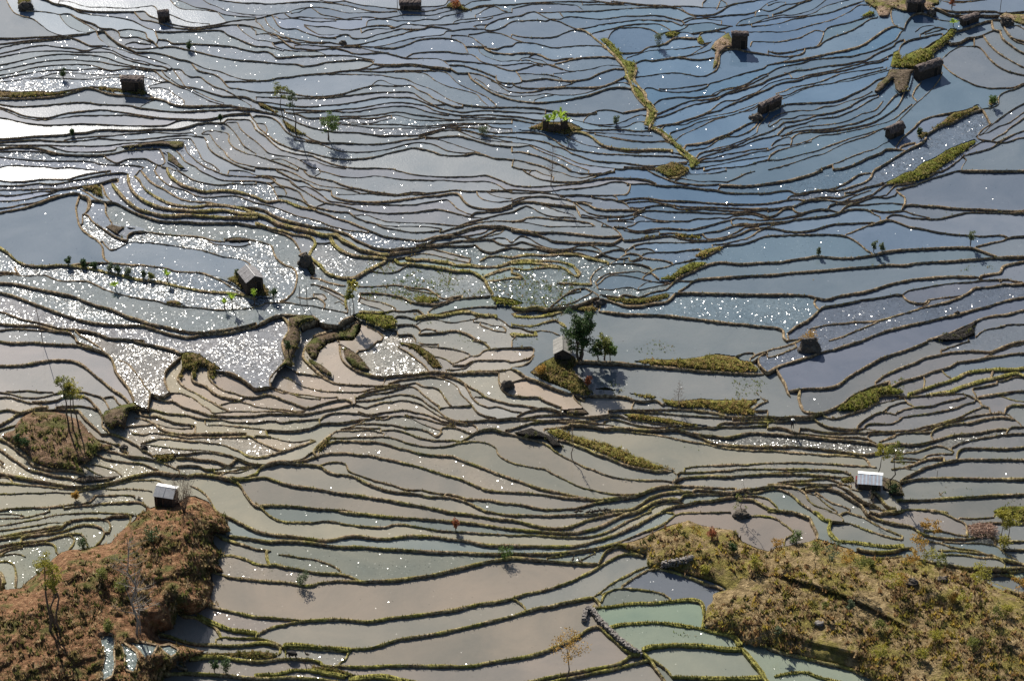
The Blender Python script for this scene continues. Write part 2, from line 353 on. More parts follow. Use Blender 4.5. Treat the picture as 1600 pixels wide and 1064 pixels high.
'r1c0': '''m 0 62 60 70 140 68 200 62 260 55 340 55 420 55 470 40 540 22 620 10 690 0
m 0 95 80 95 160 90 240 80 320 85 400 75 470 60 540 48 620 30 700 18 760 12 800 20
m 0 122 100 122 200 118 300 115 380 115 470 102 560 92 620 80 700 55 740 50
m 0 155 80 155 160 145 240 132 320 128 360 120 420 115 500 120 540 135 580 165 620 185 660 195
m 0 192 80 190 160 180 220 165 290 150 360 130
m 0 235 60 230 140 212 220 200 280 180 330 160 400 150 460 140 500 145
h 0 262 60 250 140 235 220 210 300 180 360 160 420 145 480 140 500 150
h 500 150 485 190 475 240 485 300 500 350 550 400 610 440 640 480 645 530 660 560 690 580
h 690 580 750 582 820 590 880 590 960 600 1040 610 1100 630 1180 635 1260 640 1330 665 1400 700 1460 740 1520 770 1600 800
w 500 150 550 170 560 210 540 260 515 275
h 515 275 550 280 580 320 640 360 700 400 750 425 795 435
515 275 515 330
h 640 440 660 470 690 495 730 490
h 550 190 590 185 640 195 660 220 660 260 680 300 700 330 690 350
m 500 120 560 150 600 180 660 195 700 190
h 620 90 640 100 660 150 690 190
m 670 200 720 200 780 230 850 265 920 290 1000 312 1080 318 1160 318 1240 325 1320 325 1400 325 1470 325 1540 335 1600 350
h 700 80 740 75 735 50
g 700 80 730 120 770 165 820 210 870 240 940 260 1000 275 1080 280 1160 275 1240 280 1320 285 1400 290 1480 290 1540 292 1600 290
g 800 40 810 90 840 140 890 180 950 210 1010 230 1080 240 1160 245 1240 250 1330 245 1400 245 1450 255 1500 265 1540 270 1600 272
h 840 35 870 60 900 110 950 150 1000 180 1060 205 1140 220 1220 225 1300 215 1380 215 1450 225 1520 240 1600 270
g 880 0 930 60 970 90 1030 120 1100 165 1170 190 1240 195 1310 200 1380 215 1460 222 1540 228 1600 232
g 965 0 990 40 1050 90 1110 110 1170 130 1230 160 1310 168 1400 160 1480 160 1540 180 1600 200
g 1045 0 1070 40 1130 85 1200 110 1280 130 1360 125 1440 125 1520 140 1600 165
m 1110 0 1150 25 1210 60 1290 80 1370 90 1460 82 1530 85 1600 85
m 1250 0 1300 25 1370 55 1440 65 1520 65 1600 62
m 1340 0 1400 25 1480 35 1540 38 1600 40
1430 0 1500 0 1560 15 1600 30
h 795 435 800 405 840 382 920 385 1000 395 1100 405 1200 410 1270 420 1340 440 1400 445
h 1400 430 1470 420 1520 425 1600 440
730 490 770 470 815 448 870 450 940 452
m 940 452 1010 460 1080 470 1160 485 1240 495 1320 515 1400 540 1480 550 1540 570 1570 600 1585 635 1600 680
1300 440 1340 460 1420 470 1500 475 1560 460
g 0 480 50 515 100 560 150 585 220 595 290 595 370 590 450 595 520 605 600 620 680 640 760 655 840 675 900 685 960 690 1040 705 1120 725 1200 740 1280 755 1340 760 1440 765 1520 780 1600 800
h 100 600 95 620 120 650
h 0 635 60 635 95 640
m 0 655 80 650 150 660 220 655 280 655 330 675 390 692 460 690 540 692 600 715 650 740 720 765 800 785 880 800 960 810 1040 830 1120 845 1200 855 1280 862 1360 870 1440 870 1520 865 1600 858
h 0 700 80 705 160 722 240 740 320 755 400 770 460 785 520 810 600 840 680 860 740 885 800 910 870 930 940 955 1020 970 1100 990 1180 1005 1260 1008 1340 1000 1420 990 1500 975 1600 950
h 0 760 80 780 160 810 240 840 320 870 400 900 480 925 560 945 640 955 720 962 800 965 880 965 950 985 1030 1010 1110 1030 1180 1040 1260 1025 1340 1015 1420 1010 1500 990 1560 980 1600 968
m 0 880 60 900 140 930 220 945 300 965 380 985 460 990 540 1000 620 1020 680 1045 760 1050 840 1055 900 1060
h 0 955 50 960 120 965 200 965 260 975 360 1000 430 1010 470 1040 480 1064
m 0 998 70 990 140 992 200 995 280 1000 360 1005
h 690 0 690 0
m 460 990 500 1030 540 1050 560 1064
m 840 35 870 0
h 440 590 500 582 570 576 640 576 690 580''',
'r1c1': '''880 0 960 20 1040 32 1120 38 1200 40 1290 38 1350 38 1400 32
h 1400 32 1440 30 1500 50 1530 62 1600 90
390 0 450 15 520 35 600 45 660 45 730 36 800 40 860 50 940 58 1020 58 1100 62 1180 62 1280 70 1340 70 1430 68 1500 85 1560 120 1600 130
m 300 0 330 30 400 50 480 65 530 85 590 105 650 115 720 130 800 140 880 150 940 140 1000 135 1060 140
m 660 145 740 145 800 152 880 155 960 150 1040 145 1100 138 1180 130 1250 122 1320 130 1400 128 1460 130 1530 125 1600 130
400 20 370 35
190 0 250 25 300 55 350 75 400 95 470 105 530 110 600 125 650 140
m 130 0 190 30 240 55 290 65 330 85
m 330 85 370 110 420 120 470 125
h 470 125 480 160 540 180 600 190 680 195 760 195 840 190 920 180 1000 170 1080 160 1140 155 1200 145 1250 142 1280 160 1300 190 1340 220 1400 235 1460 240 1530 235 1600 210
500 150 560 152 620 150 660 145
0 30 70 32 130 40 210 60 260 100 310 100 370 125 420 160 460 190 530 200 600 210 680 212 760 212 840 215 920 215 1000 212 1060 200 1130 190 1190 182 1230 210 1260 240 1310 265 1350 275
m 210 60 230 85 270 110 320 140 370 170 420 195 460 205 520 215 590 230 660 250 740 262 820 268 900 265 980 262 1060 250 1130 242 1180 250 1240 265 1320 285 1380 295 1430 300
1340 285 1370 262 1430 258 1500 250 1560 240 1600 225
m 0 35 60 45 100 55 130 80 160 95 220 110 270 135 300 180 320 200
m 120 100 170 110 190 140
m 60 75 90 90 110 120 130 160 140 180
m 0 70 60 75 100 75 120 55 60 35 0 40
m 140 155 200 165 260 180 300 195 340 220 400 235 460 250 520 258 580 262 620 290 680 315 740 330 800 355 880 370 960 385 1040 385 1120 378 1150 375
610 280 690 280 750 300 820 320 890 325 960 328 1040 330 1120 332 1200 340 1270 345
380 225 430 205
740 330 800 345 880 350 960 350 1040 350 1100 355 1160 362
m 0 165 40 185 80 195 130 188 180 190 230 210 290 230 350 240 380 250
h 340 240 400 260 450 275 510 300 580 320 640 345 700 370 750 390 800 410 860 420 940 430 1020 438 1060 430 1120 412 1180 405 1240 400
m 0 205 60 215 130 235 200 262 260 285 330 300 400 320 460 345 520 360 580 375 640 380 700 390
h 0 235 60 250 100 275 160 300 230 320 300 335 370 350 450 360 520 380 580 400 620 430 690 460 740 480 800 490 860 490 920 480
g 0 270 70 290 130 325 200 345 270 360 340 375 400 395 440 400 500 400 540 430 590 455 650 490 720 505 780 520 830 522
g 0 325 40 340 100 360 180 380 240 400 300 405 350 420 370 450 360 480 335 520 350 550 400 590 440 635 500 660 560 670 620 665 680 630 740 600 800 570 820 550
m 0 345 60 355 110 380 180 400 230 430 260 470 280 510
g 460 400 480 450 520 490 580 520 650 535 740 540 800 545
m 370 450 410 455 460 450
h 0 440 60 455 100 475 110 510 130 550 180 590 230 610 255 650 250 710 230 760 190 800 150 815
w 270 530 310 520 350 580 370 640 340 670
h 340 670 400 680 450 700 520 715 560 720
h 340 710 400 720 460 740 520 770 560 790
m 400 740 440 755 480 780 520 800 560 830 575 870
m 250 790 310 800 370 795 410 810 430 830
m 360 770 420 775 440 800
m 490 830 520 820 550 840
m 700 625 760 635 820 640 880 630 930 600 950 580
m 650 665 690 640 730 610 800 580 820 555 870 550 940 540 1000 525 1060 520 1120 530 1180 545 1240 560 1300 570 1340 580
h 820 520 900 510 980 500 1050 490 1120 495 1180 510 1240 525 1300 540 1340 550
g 940 550 1000 555 1060 555 1130 565 1200 575 1250 590
g 870 560 900 580 950 580 1040 590 1120 600 1180 610 1240 625 1320 625 1370 640 1430 680 1450 720 1480 770
h 1260 590 1340 590 1400 600 1500 600 1560 585 1600 570
h 640 725 720 725 800 720 870 715 920 722 1000 735 1070 740 1120 770 1170 800 1230 790 1290 780
h 650 765 720 765 800 770 860 780 910 790 960 815 1000 825 
m 920 722 960 745 1060 760 1120 775
h 1000 825 1060 830 1130 835 1180 820 1230 800
m 650 790 700 810 760 820 830 840 870 860
m 640 820 700 845 760 860 800 880
m 1075 885 1110 860 1160 840 1220 815 1290 800 1360 790 1440 785
m 1120 900 1200 880 1280 865 1360 855 1420 850 1500 850
g 1000 920 1080 905 1160 905 1240 890 1320 880 1400 900 1500 905
m 800 885 860 875 920 880 960 875 1010 870 1050 900 1070 910
g 560 800 560 860
g 650 880 720 885 800 885
h 0 850 60 830 130 825 200 825 280 840 350 845 420 860 500 875 570 890
h 0 970 50 940 110 910 170 900 250 905 300 905 350 905
w 350 905 390 935 
w 270 970 330 945 390 930
m 390 945 450 960 500 965
w 500 975 550 930 600 910
w 170 915 200 950 205 1000 170 1064
w 345 1060 370 1030 440 1010 510 980 560 985 
w 560 985 600 950 650 940
h 650 960 720 985 790 1030 780 1064
m 870 965 940 960 1000 970 1030 1000
m 1000 960 1060 935 1120 930 1180 945
m 1030 1000 1070 990 1130 1000
m 1180 945 1240 950 1300 940 1360 930 1400 915
h 1020 1020 1090 1015 1160 1010 1240 1000 1320 1020 1370 1050 1400 1064
m 1370 915 1440 920 1500 920 1550 945 1580 970 1600 980
m 1360 945 1420 950 1480 970 1540 975 1560 990
m 1400 965 1450 985 1500 1000 1560 1010
m 880 910 930 910 1000 930 1060 920
m 890 1025 970 1025 1000 1055
1060 435 1120 430 1180 420 1250 410 1290 410
m 1000 465 1060 455 1120 430
m 840 510 900 490 980 480 1050 465 1130 460 1200 450 1250 440 1330 435 1400 430 1470 430 1500 445 1540 462 1600 465
m 1030 480 1090 470 1160 462 1240 470 1320 470 1370 465 1400 490 1430 505
m 1370 465 1420 500 1480 510 1540 490 1600 480
m 1400 565 1450 540 1520 535 1600 545
m 1150 385 1200 370 1270 350 1340 335 1400 325 1460 318 1520 315 1600 320
1270 345 1330 322 1400 305 1460 290 1520 275 1600 255
1190 400 1260 385 1330 360 1400 345 1460 345 1540 345 1600 355
1240 395 1300 385 1370 370 1440 350 1500 350 1560 350
1300 410 1370 400 1430 385 1460 360
m 1300 410 1360 425 1420 410 1470 385 1510 370 1550 370 1530 390 1490 400 1430 420
1470 430 1510 420 1560 425 1600 440
1380 130 1390 160 1430 185 1500 198 1560 192 1600 185
1440 135 1490 160 1560 175 1600 175
1470 120 1530 125 1600 120
1430 660 1480 640 1540 620 1600 610
m 1450 690 1520 685 1600 670''',
'r1c2': '''m 70 0 120 30 180 55 240 65 300 70 370 70 430 68 500 50 560 20 640 5
150 0 200 25 260 40
240 0 310 15 380 40 450 45 500 30 560 20 620 0
350 0 420 15 500 20 560 15
m 0 90 60 98 130 102 200 98 270 95 350 88 430 75 500 60 560 50 620 45 700 48 780 50 850 60 900 80
0 118 80 125 160 130 240 130 320 118 400 112 480 105 560 90 620 72 680 70 740 85
h 740 85 735 120 710 150 630 155
m 630 155 560 155 480 155 400 150 320 155 240 145 160 135 80 140 0 145
m 760 85 830 82 880 88 960 95 1040 95 1120 105 1200 115 1270 120 1330 135 1400 142 1500 142 1600 145
h 1300 90 1370 92 1450 95 1530 90 1600 78
1290 115 1310 90
850 0 910 30 970 55 1040 75 1120 85 1200 90 1300 85
g 980 50 1040 40 1070 20 1100 0
1020 60 1060 50 1110 60 1180 70 1260 68 1340 72
1090 22 1160 25 1240 20 1300 10 1340 0
m 1340 72 1400 50 1460 20 1520 5
h 740 85 720 90
0 200 60 180 120 165 200 160 260 170 320 180 380 195 450 195 500 205
m 380 195 400 230 430 290
0 190 50 170 120 162
0 210 60 195 130 195 200 205 260 212 330 218 390 225
130 195 190 215 240 235 310 260 370 275 400 300
0 262 50 235 90 222 130 235 170 260 220 280 280 290 340 290 400 298
h 390 195 440 200 480 215 520 235 580 245 660 245 720 245 790 245
m 400 205 440 240 480 265 540 280 610 285 680 285 740 278 790 255 830 240
440 275 500 290 560 298 640 295 700 290
m 500 165 560 175 630 180 660 190
m 630 155 655 170 660 190
m 660 190 720 180 780 172 850 172 900 180 960 188 1040 188 1120 192 1200 200 1280 205 1370 208 1450 210 1520 210 1600 205
m 660 190 700 200 735 235
m 720 200 790 195 870 192 940 205 1000 215 1080 225 1160 228 1240 228 1320 232 1400 235 1500 238 1600 235
800 240 850 225 920 215 990 220 1040 240 1080 240
m 740 230 800 235 860 225 
h 1070 240 1160 240 1260 245 1340 250 1420 255 1500 250 1600 240
m 760 280 820 255 880 250 960 255 1040 258 1140 258 1240 265 1330 268 1420 265 1500 262 1580 280 1600 290
700 310 750 300 790 282 830 290 880 305 950 315 1030 315 1100 315 1160 300 1220 302 1280 295 1340 298 1380 285 1450 275 1520 275 1600 300
720 350 760 340 790 320 860 318 940 320 1020 318 1080 320
m 640 350 700 355 740 370 800 378 880 365 960 360 1040 365 1120 368 1200 350 1260 335 1310 320 1360 310 1400 298 1470 300 1540 310 1600 305
620 315 700 318 760 325
600 315 680 308 760 305
700 375 780 388 860 385 920 380 
m 1370 310 1380 340 1440 330 1500 335 1600 325
m 920 395 1000 390 1050 395 1110 405 1170 398 1230 385 1300 375 1370 350 1420 340 1500 340 1600 325
m 1190 395 1220 425 1280 425 1360 405 1420 375 1470 350 1540 345
m 700 435 780 430 850 420 930 410 1000 408 1060 425 1140 435 1220 435
m 710 510 760 470 820 455 900 450 980 450 1060 452 1140 448 1200 440 1260 435 1320 425 1380 410 1430 395 1480 370 1540 360 1600 355
1250 465 1320 458 1400 440 1480 420 1540 380 1600 355
m 1180 550 1230 530 1290 495 1330 468 1400 462 1470 450 1540 425 1600 410
h 0 315 60 310 100 295 160 292 230 300 300 305 380 312 440 320 490 330 520 350
0 325 80 325 160 340 240 350 320 350 420 350 500 350
m 430 290 500 300 560 325 600 345 640 365 670 390 690 420
h 0 365 80 375 160 385 240 385 320 388 400 395 480 405 560 412 640 410 680 405
h 690 420 650 445 620 455 540 450 460 450 380 450 320 445 260 440 200 415 130 390 60 375 0 370
560 350 620 352
0 455 50 410 100 420 150 450 200 475 270 490 350 490 420 470 500 465 570 462 640 470 700 490
m 0 460 60 445 120 460 190 480 260 495 340 495 420 490 500 500 550 515
m 0 480 80 490 140 485 200 492 280 505 350 512 420 515 480 535 520 545
g 0 540 60 530 120 525 200 530 280 525 350 520 420 530 480 545 540 560 600 575
500 470 540 490 570 520 630 545 690 550 730 545
m 510 545 560 520 620 500 680 490 700 495
m 700 500 720 490 
m 620 580 660 560 700 530 740 518 790 525 820 545 880 555 940 560 1000 575
m 740 565 790 550 830 520 880 512 950 510 1020 508 1100 498 1170 490
770 490 850 488 890 505
700 565 760 570 810 560
m 500 710 490 680 510 645 550 610 620 585 700 580 760 580 820 590 860 605 880 625
m 520 700 560 665 600 645 660 640 720 635 790 630 830 640 870 640 910 670
530 720 560 690 600 660 680 655 760 665 820 680 870 690
m 820 665 860 640 900 615 960 605 1030 580 1080 570 1150 550
540 740 620 745 680 735 740 730 790 745 850 735 920 720 990 705 1040 690 1140 690
790 735 830 705 880 695 940 700 980 700
m 670 795 700 775 760 785 800 790 850 770 900 755 960 745
m 960 745 980 730 1020 690
h 1020 685 1060 660 1130 630 1200 595 1260 578 1320 572 1400 580 1480 580 1540 575 1600 570
h 1040 755 1090 725 1140 685 1200 675 1300 668 1400 660 1500 655 1600 650
h 1020 765 1100 762 1200 765 1340 768 1480 772 1600 775
h 550 800 600 810 660 830 720 845 800 845 880 830 960 820 1000 790 1020 765
m 550 775 620 785 700 795 
h 550 880 620 885 700 895 800 898 900 900 980 905 1060 915 1140 925 1220 935 1300 945 1380 955 1460 960 1540 970 1600 975
h 540 790 560 820 550 860 545 880
g 0 565 80 560 160 565 240 565 320 575 380 595 420 640
g 0 580 80 575 160 580 240 590 300 600 340 620 380 650 410 665
g 0 610 80 620 160 610 240 600 300 605
g 0 640 40 650 60 670 0 670
g 280 705 360 705 440 710 500 710
m 340 770 390 745 450 735 500 755 540 780
m 240 850 290 810 350 770 430 755
m 250 850 320 840 380 825 430 800 490 770
m 270 855 340 850 400 840 460 820 520 795
g 0 850 80 860 140 850 220 860
g 20 910 80 915 150 915 210 905 270 890 330 870 400 865
m 0 895 80 885 150 870 220 862 300 855
g 0 960 60 970 140 970 200 950 260 935 300 950 340 980
g 0 970 60 985 120 1005 180 1000 250 1010 300 1030
g 0 1020 60 1025 150 1030 
m 0 1064 40 1020
380 195 350 180 300 165''',
'r1c3': '''h 0 80 60 70 130 60 190 45 260 25 320 5 340 0
h 0 135 60 130 130 125 180 145 240 135 300 125 360 118
h 360 118 420 125 480 115 540 95 600 75 640 45 665 0
h 370 120 430 105 500 70 560 30 600 20 640 15
m 480 138 540 130 610 105 680 90 720 75
m 115 185 140 160 190 150 250 140
m 0 205 60 195 115 185 180 180 240 185 310 170 380 165 440 170 500 155 560 150 620 130
m 0 240 60 235 120 225 170 220 210 200 260 182 340 180 410 190 460 195 520 170 580 145 640 125
500 190 560 180 620 160 660 145 700 110
470 200 540 200 600 185 660 165 720 160
430 210 500 208 580 215 650 210 720 205 780 205 840 210
m 0 290 50 275 100 240 150 235 170 255 210 265 270 250 330 240 370 240 390 215 430 205
0 260 60 240 
0 300 70 300 150 285 210 270
0 325 80 320 150 310 210 280
m 0 350 80 330 150 310 220 300 300 290 380 280 440 265 480 230 520 210 570 200
370 240 440 262
m 440 265 500 245 560 240 620 245 660 270 700 288
m 650 245 720 258 780 255 840 250 900 270 960 285 1010 295
m 740 295 780 275 840 280 900 295 980 300 1060 302 1120 290 1180 275 1250 262 1340 262 1430 262 1520 265 1600 258
h 835 245 850 222 900 212 980 220 1060 222 1140 232 1230 238 1320 240 1400 245 1480 250 1560 252 1600 250
h 800 125 830 150 855 170 855 205 835 245
m 800 120 860 105 920 90 980 65 1040 45 1110 22 1170 5 1200 0
1000 45 1040 15 1100 0
m 740 155 770 120 800 90 860 82 920 72
730 155 690 165 740 170 790 155 800 145
690 130 720 100 760 80 800 85
h 1200 0 1300 0 1400 0 1500 0 1600 0
0 358 60 365 120 378 200 382 280 370 350 350 410 335 480 330 560 328 620 325 665 325
m 485 402 540 380 600 355 670 330 730 310 770 310 830 330 880 350 960 362 1030 378 1100 390 1180 400 1260 405 1340 410 1420 405 1470 405 1500 418
m 0 405 80 405 160 402 240 400 320 398 400 400 470 405 530 430 580 465 620 500 650 515
m 1300 475 1340 465 1400 450 1460 440 1520 415 1600 408
h 0 575 80 570 160 555 240 545 300 535 370 538 440 545 520 545 600 535 680 520 740 505 820 495 900 490 1000 485 1100 480 1200 478 1270 480 1320 495 1370 515 1430 535
h 0 652 80 645 180 635 280 628 380 620 480 610 580 602 680 595 760 588 850 590 920 578 1020 570 1140 565 1260 555 1380 545 1480 538 1600 535
h 0 770 80 772 180 775 260 782 310 795 370 802 430 785 500 772 580 760 660 740 740 715 820 695 900 680 980 672 1060 665 1150 660 1230 660 1320 665
h 1320 670 1340 655 1400 645 1450 635 1470 600 1530 580 1600 568
m 1320 670 1340 680
m 840 775 880 750 960 735 1040 720 1120 708 1200 700 1280 695 1340 685 1400 682 1450 680 1500 680 1540 690 1590 695
m 1450 695 1470 680
m 320 870 350 850 420 840 500 825 580 808 660 798 740 785 800 772 840 775
m 840 775 870 810 920 825 980 828 1000 810 1060 800 1140 790 1230 780
h 310 795 290 820 300 850 320 870
m 0 975 60 982 95 1000 100 1040 120 1060
m 130 1010 180 970 240 940 290 900 320 870
h 120 1015 130 1060 
h 380 1064 460 1040 540 1005 620 975 700 940 760 920 820 900 880 885 960 860 1040 840 1120 820 1190 795 1250 765 1290 735 1330 730
h 1330 730 1400 725 1470 710 1540 710 1600 705
h 260 990 320 975 400 960 480 955 540 945 600 945 680 940 740 925
m 940 860 990 840 1010 815
h 590 1060 660 1030 740 1000 820 980 900 960 1000 940 1080 920 1150 905 1230 885 1300 865 1380 845 1460 820 1540 800 1600 790
h 990 1060 1060 1040 1140 1015 1200 985 1260 960 1310 935 1350 920 1420 905 1480 900 1540 885 1600 870
m 1300 1040 1330 1010 1380 990 1440 980 1500 962 1600 960
m 120 1060 180 1055 220 1050''',
'r2c0': '''h 0 0 60 10 140 10 210 8 280 15 350 20 420 22 480 25 540 38 600 50 650 70 690 100 710 140 725 190 760 240 800 290 830 350 840 380
m 480 0 520 20 580 40
h 560 0 620 40 650 65
m 740 120 800 145 840 190 880 240 910 290 940 320 
h 0 152 80 152 160 145 240 130 320 120 400 118 460 125 510 145 550 175 590 210 640 250 700 300 750 330 790 365 810 390
m 40 315 100 315 170 310 250 318 330 320
m 0 320 60 330 130 350 200 355 270 350 330 335 380 320
m 0 352 60 352 130 370 200 390 260 400
h 200 378 280 378 350 370 400 350 460 345 520 345 560 365 590 400 620 430 640 480 640 530 680 570
m 340 330 400 315 460 315 520 318 580 335 630 350 660 380 680 420
m 660 350 710 350 740 390 780 410 830 405
m 350 410 430 405 500 405 560 415 600 425
h 0 435 60 430 120 445 170 440 240 430 300 430 380 425 440 430 490 435 520 470 560 510 600 545 630 580
h 0 520 60 490 110 455 170 435 240 415 300 412
m 0 555 60 535 130 520 200 520 270 525 340 528 400 540 440 560
h 840 0 900 15 960 25 1020 40 1080 55 1120 75
h 1130 100 1080 140 1040 180 1025 230 1040 280 1060 320
m 1060 320 1010 345 950 330
h 940 330 930 370 925 410
h 840 410 870 450 920 465 980 470 1040 490 1100 510 1180 520
m 890 415 960 430 1040 450 1120 458 1180 465 1240 480 1300 488 1380 490
m 960 340 1020 370 1090 380 1140 410 1190 425 1260 445 1310 462 1360 465 1440 470 1520 468 1600 468
m 1060 325 1120 325 1180 345 1220 365 1260 400 1310 430 1330 450 1400 445 1460 440 1530 440 1600 445
h 1140 175 1110 230 1130 270 1170 300 1220 325 1270 355 1330 385 1380 415 1430 435
h 1200 180 1200 240 1240 265 1290 285 1330 320 1380 345 1430 355 1500 370
h 1300 190 1310 240 1350 280 1400 310 1460 325 1520 345 1560 350 1600 355
m 1380 400 1430 385 1500 380 1560 395 1600 405
1500 372 1540 345
h 1340 185 1400 190 1460 205 1520 240 1560 270 1600 290
780 535 850 530 920 525 960 518
h 840 480 900 490 960 515 1000 545 1060 570 1110 580
980 520 1050 540 1120 548 1200 545
m 1180 520 1220 530 1220 560
h 1100 580 1180 580 1260 578 1340 575 1420 575 1500 575 1540 575
m 1280 490 1290 525 1360 525 1450 532 1530 538 1600 542
m 1380 490 1460 508 1540 508 1600 512
h 820 575 900 585 950 575 1020 580 1100 590 1180 605 1250 600 1330 605 1400 602 1480 600 1540 598
h 880 640 950 620 1020 610 1100 615 1180 625 1260 630 1340 640 1400 650 1450 670 1500 690 1540 715 1600 720
m 630 580 700 580 760 600 820 630 870 660 890 680 940 700
m 890 645 960 655 1040 665 1120 675 1200 680 1280 685 1360 695 1430 715 1500 735 1560 760 1600 765
m 560 570 600 610 650 625 690 640 740 645
h 740 640 770 680 800 700
m 660 680 720 695 780 710 840 720 900 725 960 740 1010 760 1060 780 1120 810
h 1110 730 1180 728 1260 740 1330 745 1380 760 1430 775 1470 740
m 1100 705 1160 705 1230 695 1300 695 1370 705 1440 715 1480 740
m 1110 780 1180 775 1240 780 1290 800 1360 800
m 1330 810 1390 795 1440 790 1480 790 1540 785 1600 775
m 1340 820 1420 820 1480 805 1540 790 1600 775
m 590 695 640 725 710 745 780 755 850 760 900 768 950 790 990 805
m 440 740 500 770 550 800 600 830 640 845
m 540 770 600 775 660 790 720 810 760 840
h 0 610 60 640 120 690 170 730 200 770 260 790 320 805 400 805 460 810 520 830
h 0 675 60 720 120 760 180 800 260 820 340 840 400 850 450 855
m 0 770 30 795
h 0 825 80 840 160 855 240 870 320 885 380 895 440 905 520 905 600 900 680 885 760 865 840 840 920 825 1000 818 1080 830 1160 835
m 0 855 50 855 80 885
h 0 885 80 890 160 900 240 905 320 915 400 920 500 918 600 910 680 900 760 885 840 870 920 870 980 870 1020 890 1070 920 1110 960
m 0 955 80 955 160 950 250 950 340 945 420 950 480 945 560 930 640 925 720 928 800 925 880 930 950 940
h 0 1055 80 1045 180 1040 280 1040 370 1030 450 1020 540 1010 580 985 600 965 680 965 760 962 840 965
h 400 1045 500 1030 580 1025 640 1015 720 1010 800 1005 860 1005 900 1020 940 1060
h 1170 840 1240 830 1300 835 1380 845 1440 860 1500 900 1530 950 1560 990 1600 1030
h 1450 855 1540 860 1600 855
m 1190 905 1240 925 1290 965 1320 1010 1350 1064
m 1380 835 1430 820 1500 820 1560 800 1600 785
1440 845 1500 855 1560 840 1600 820
1540 590 1580 600 1600 620
m 0 745 20 760''',
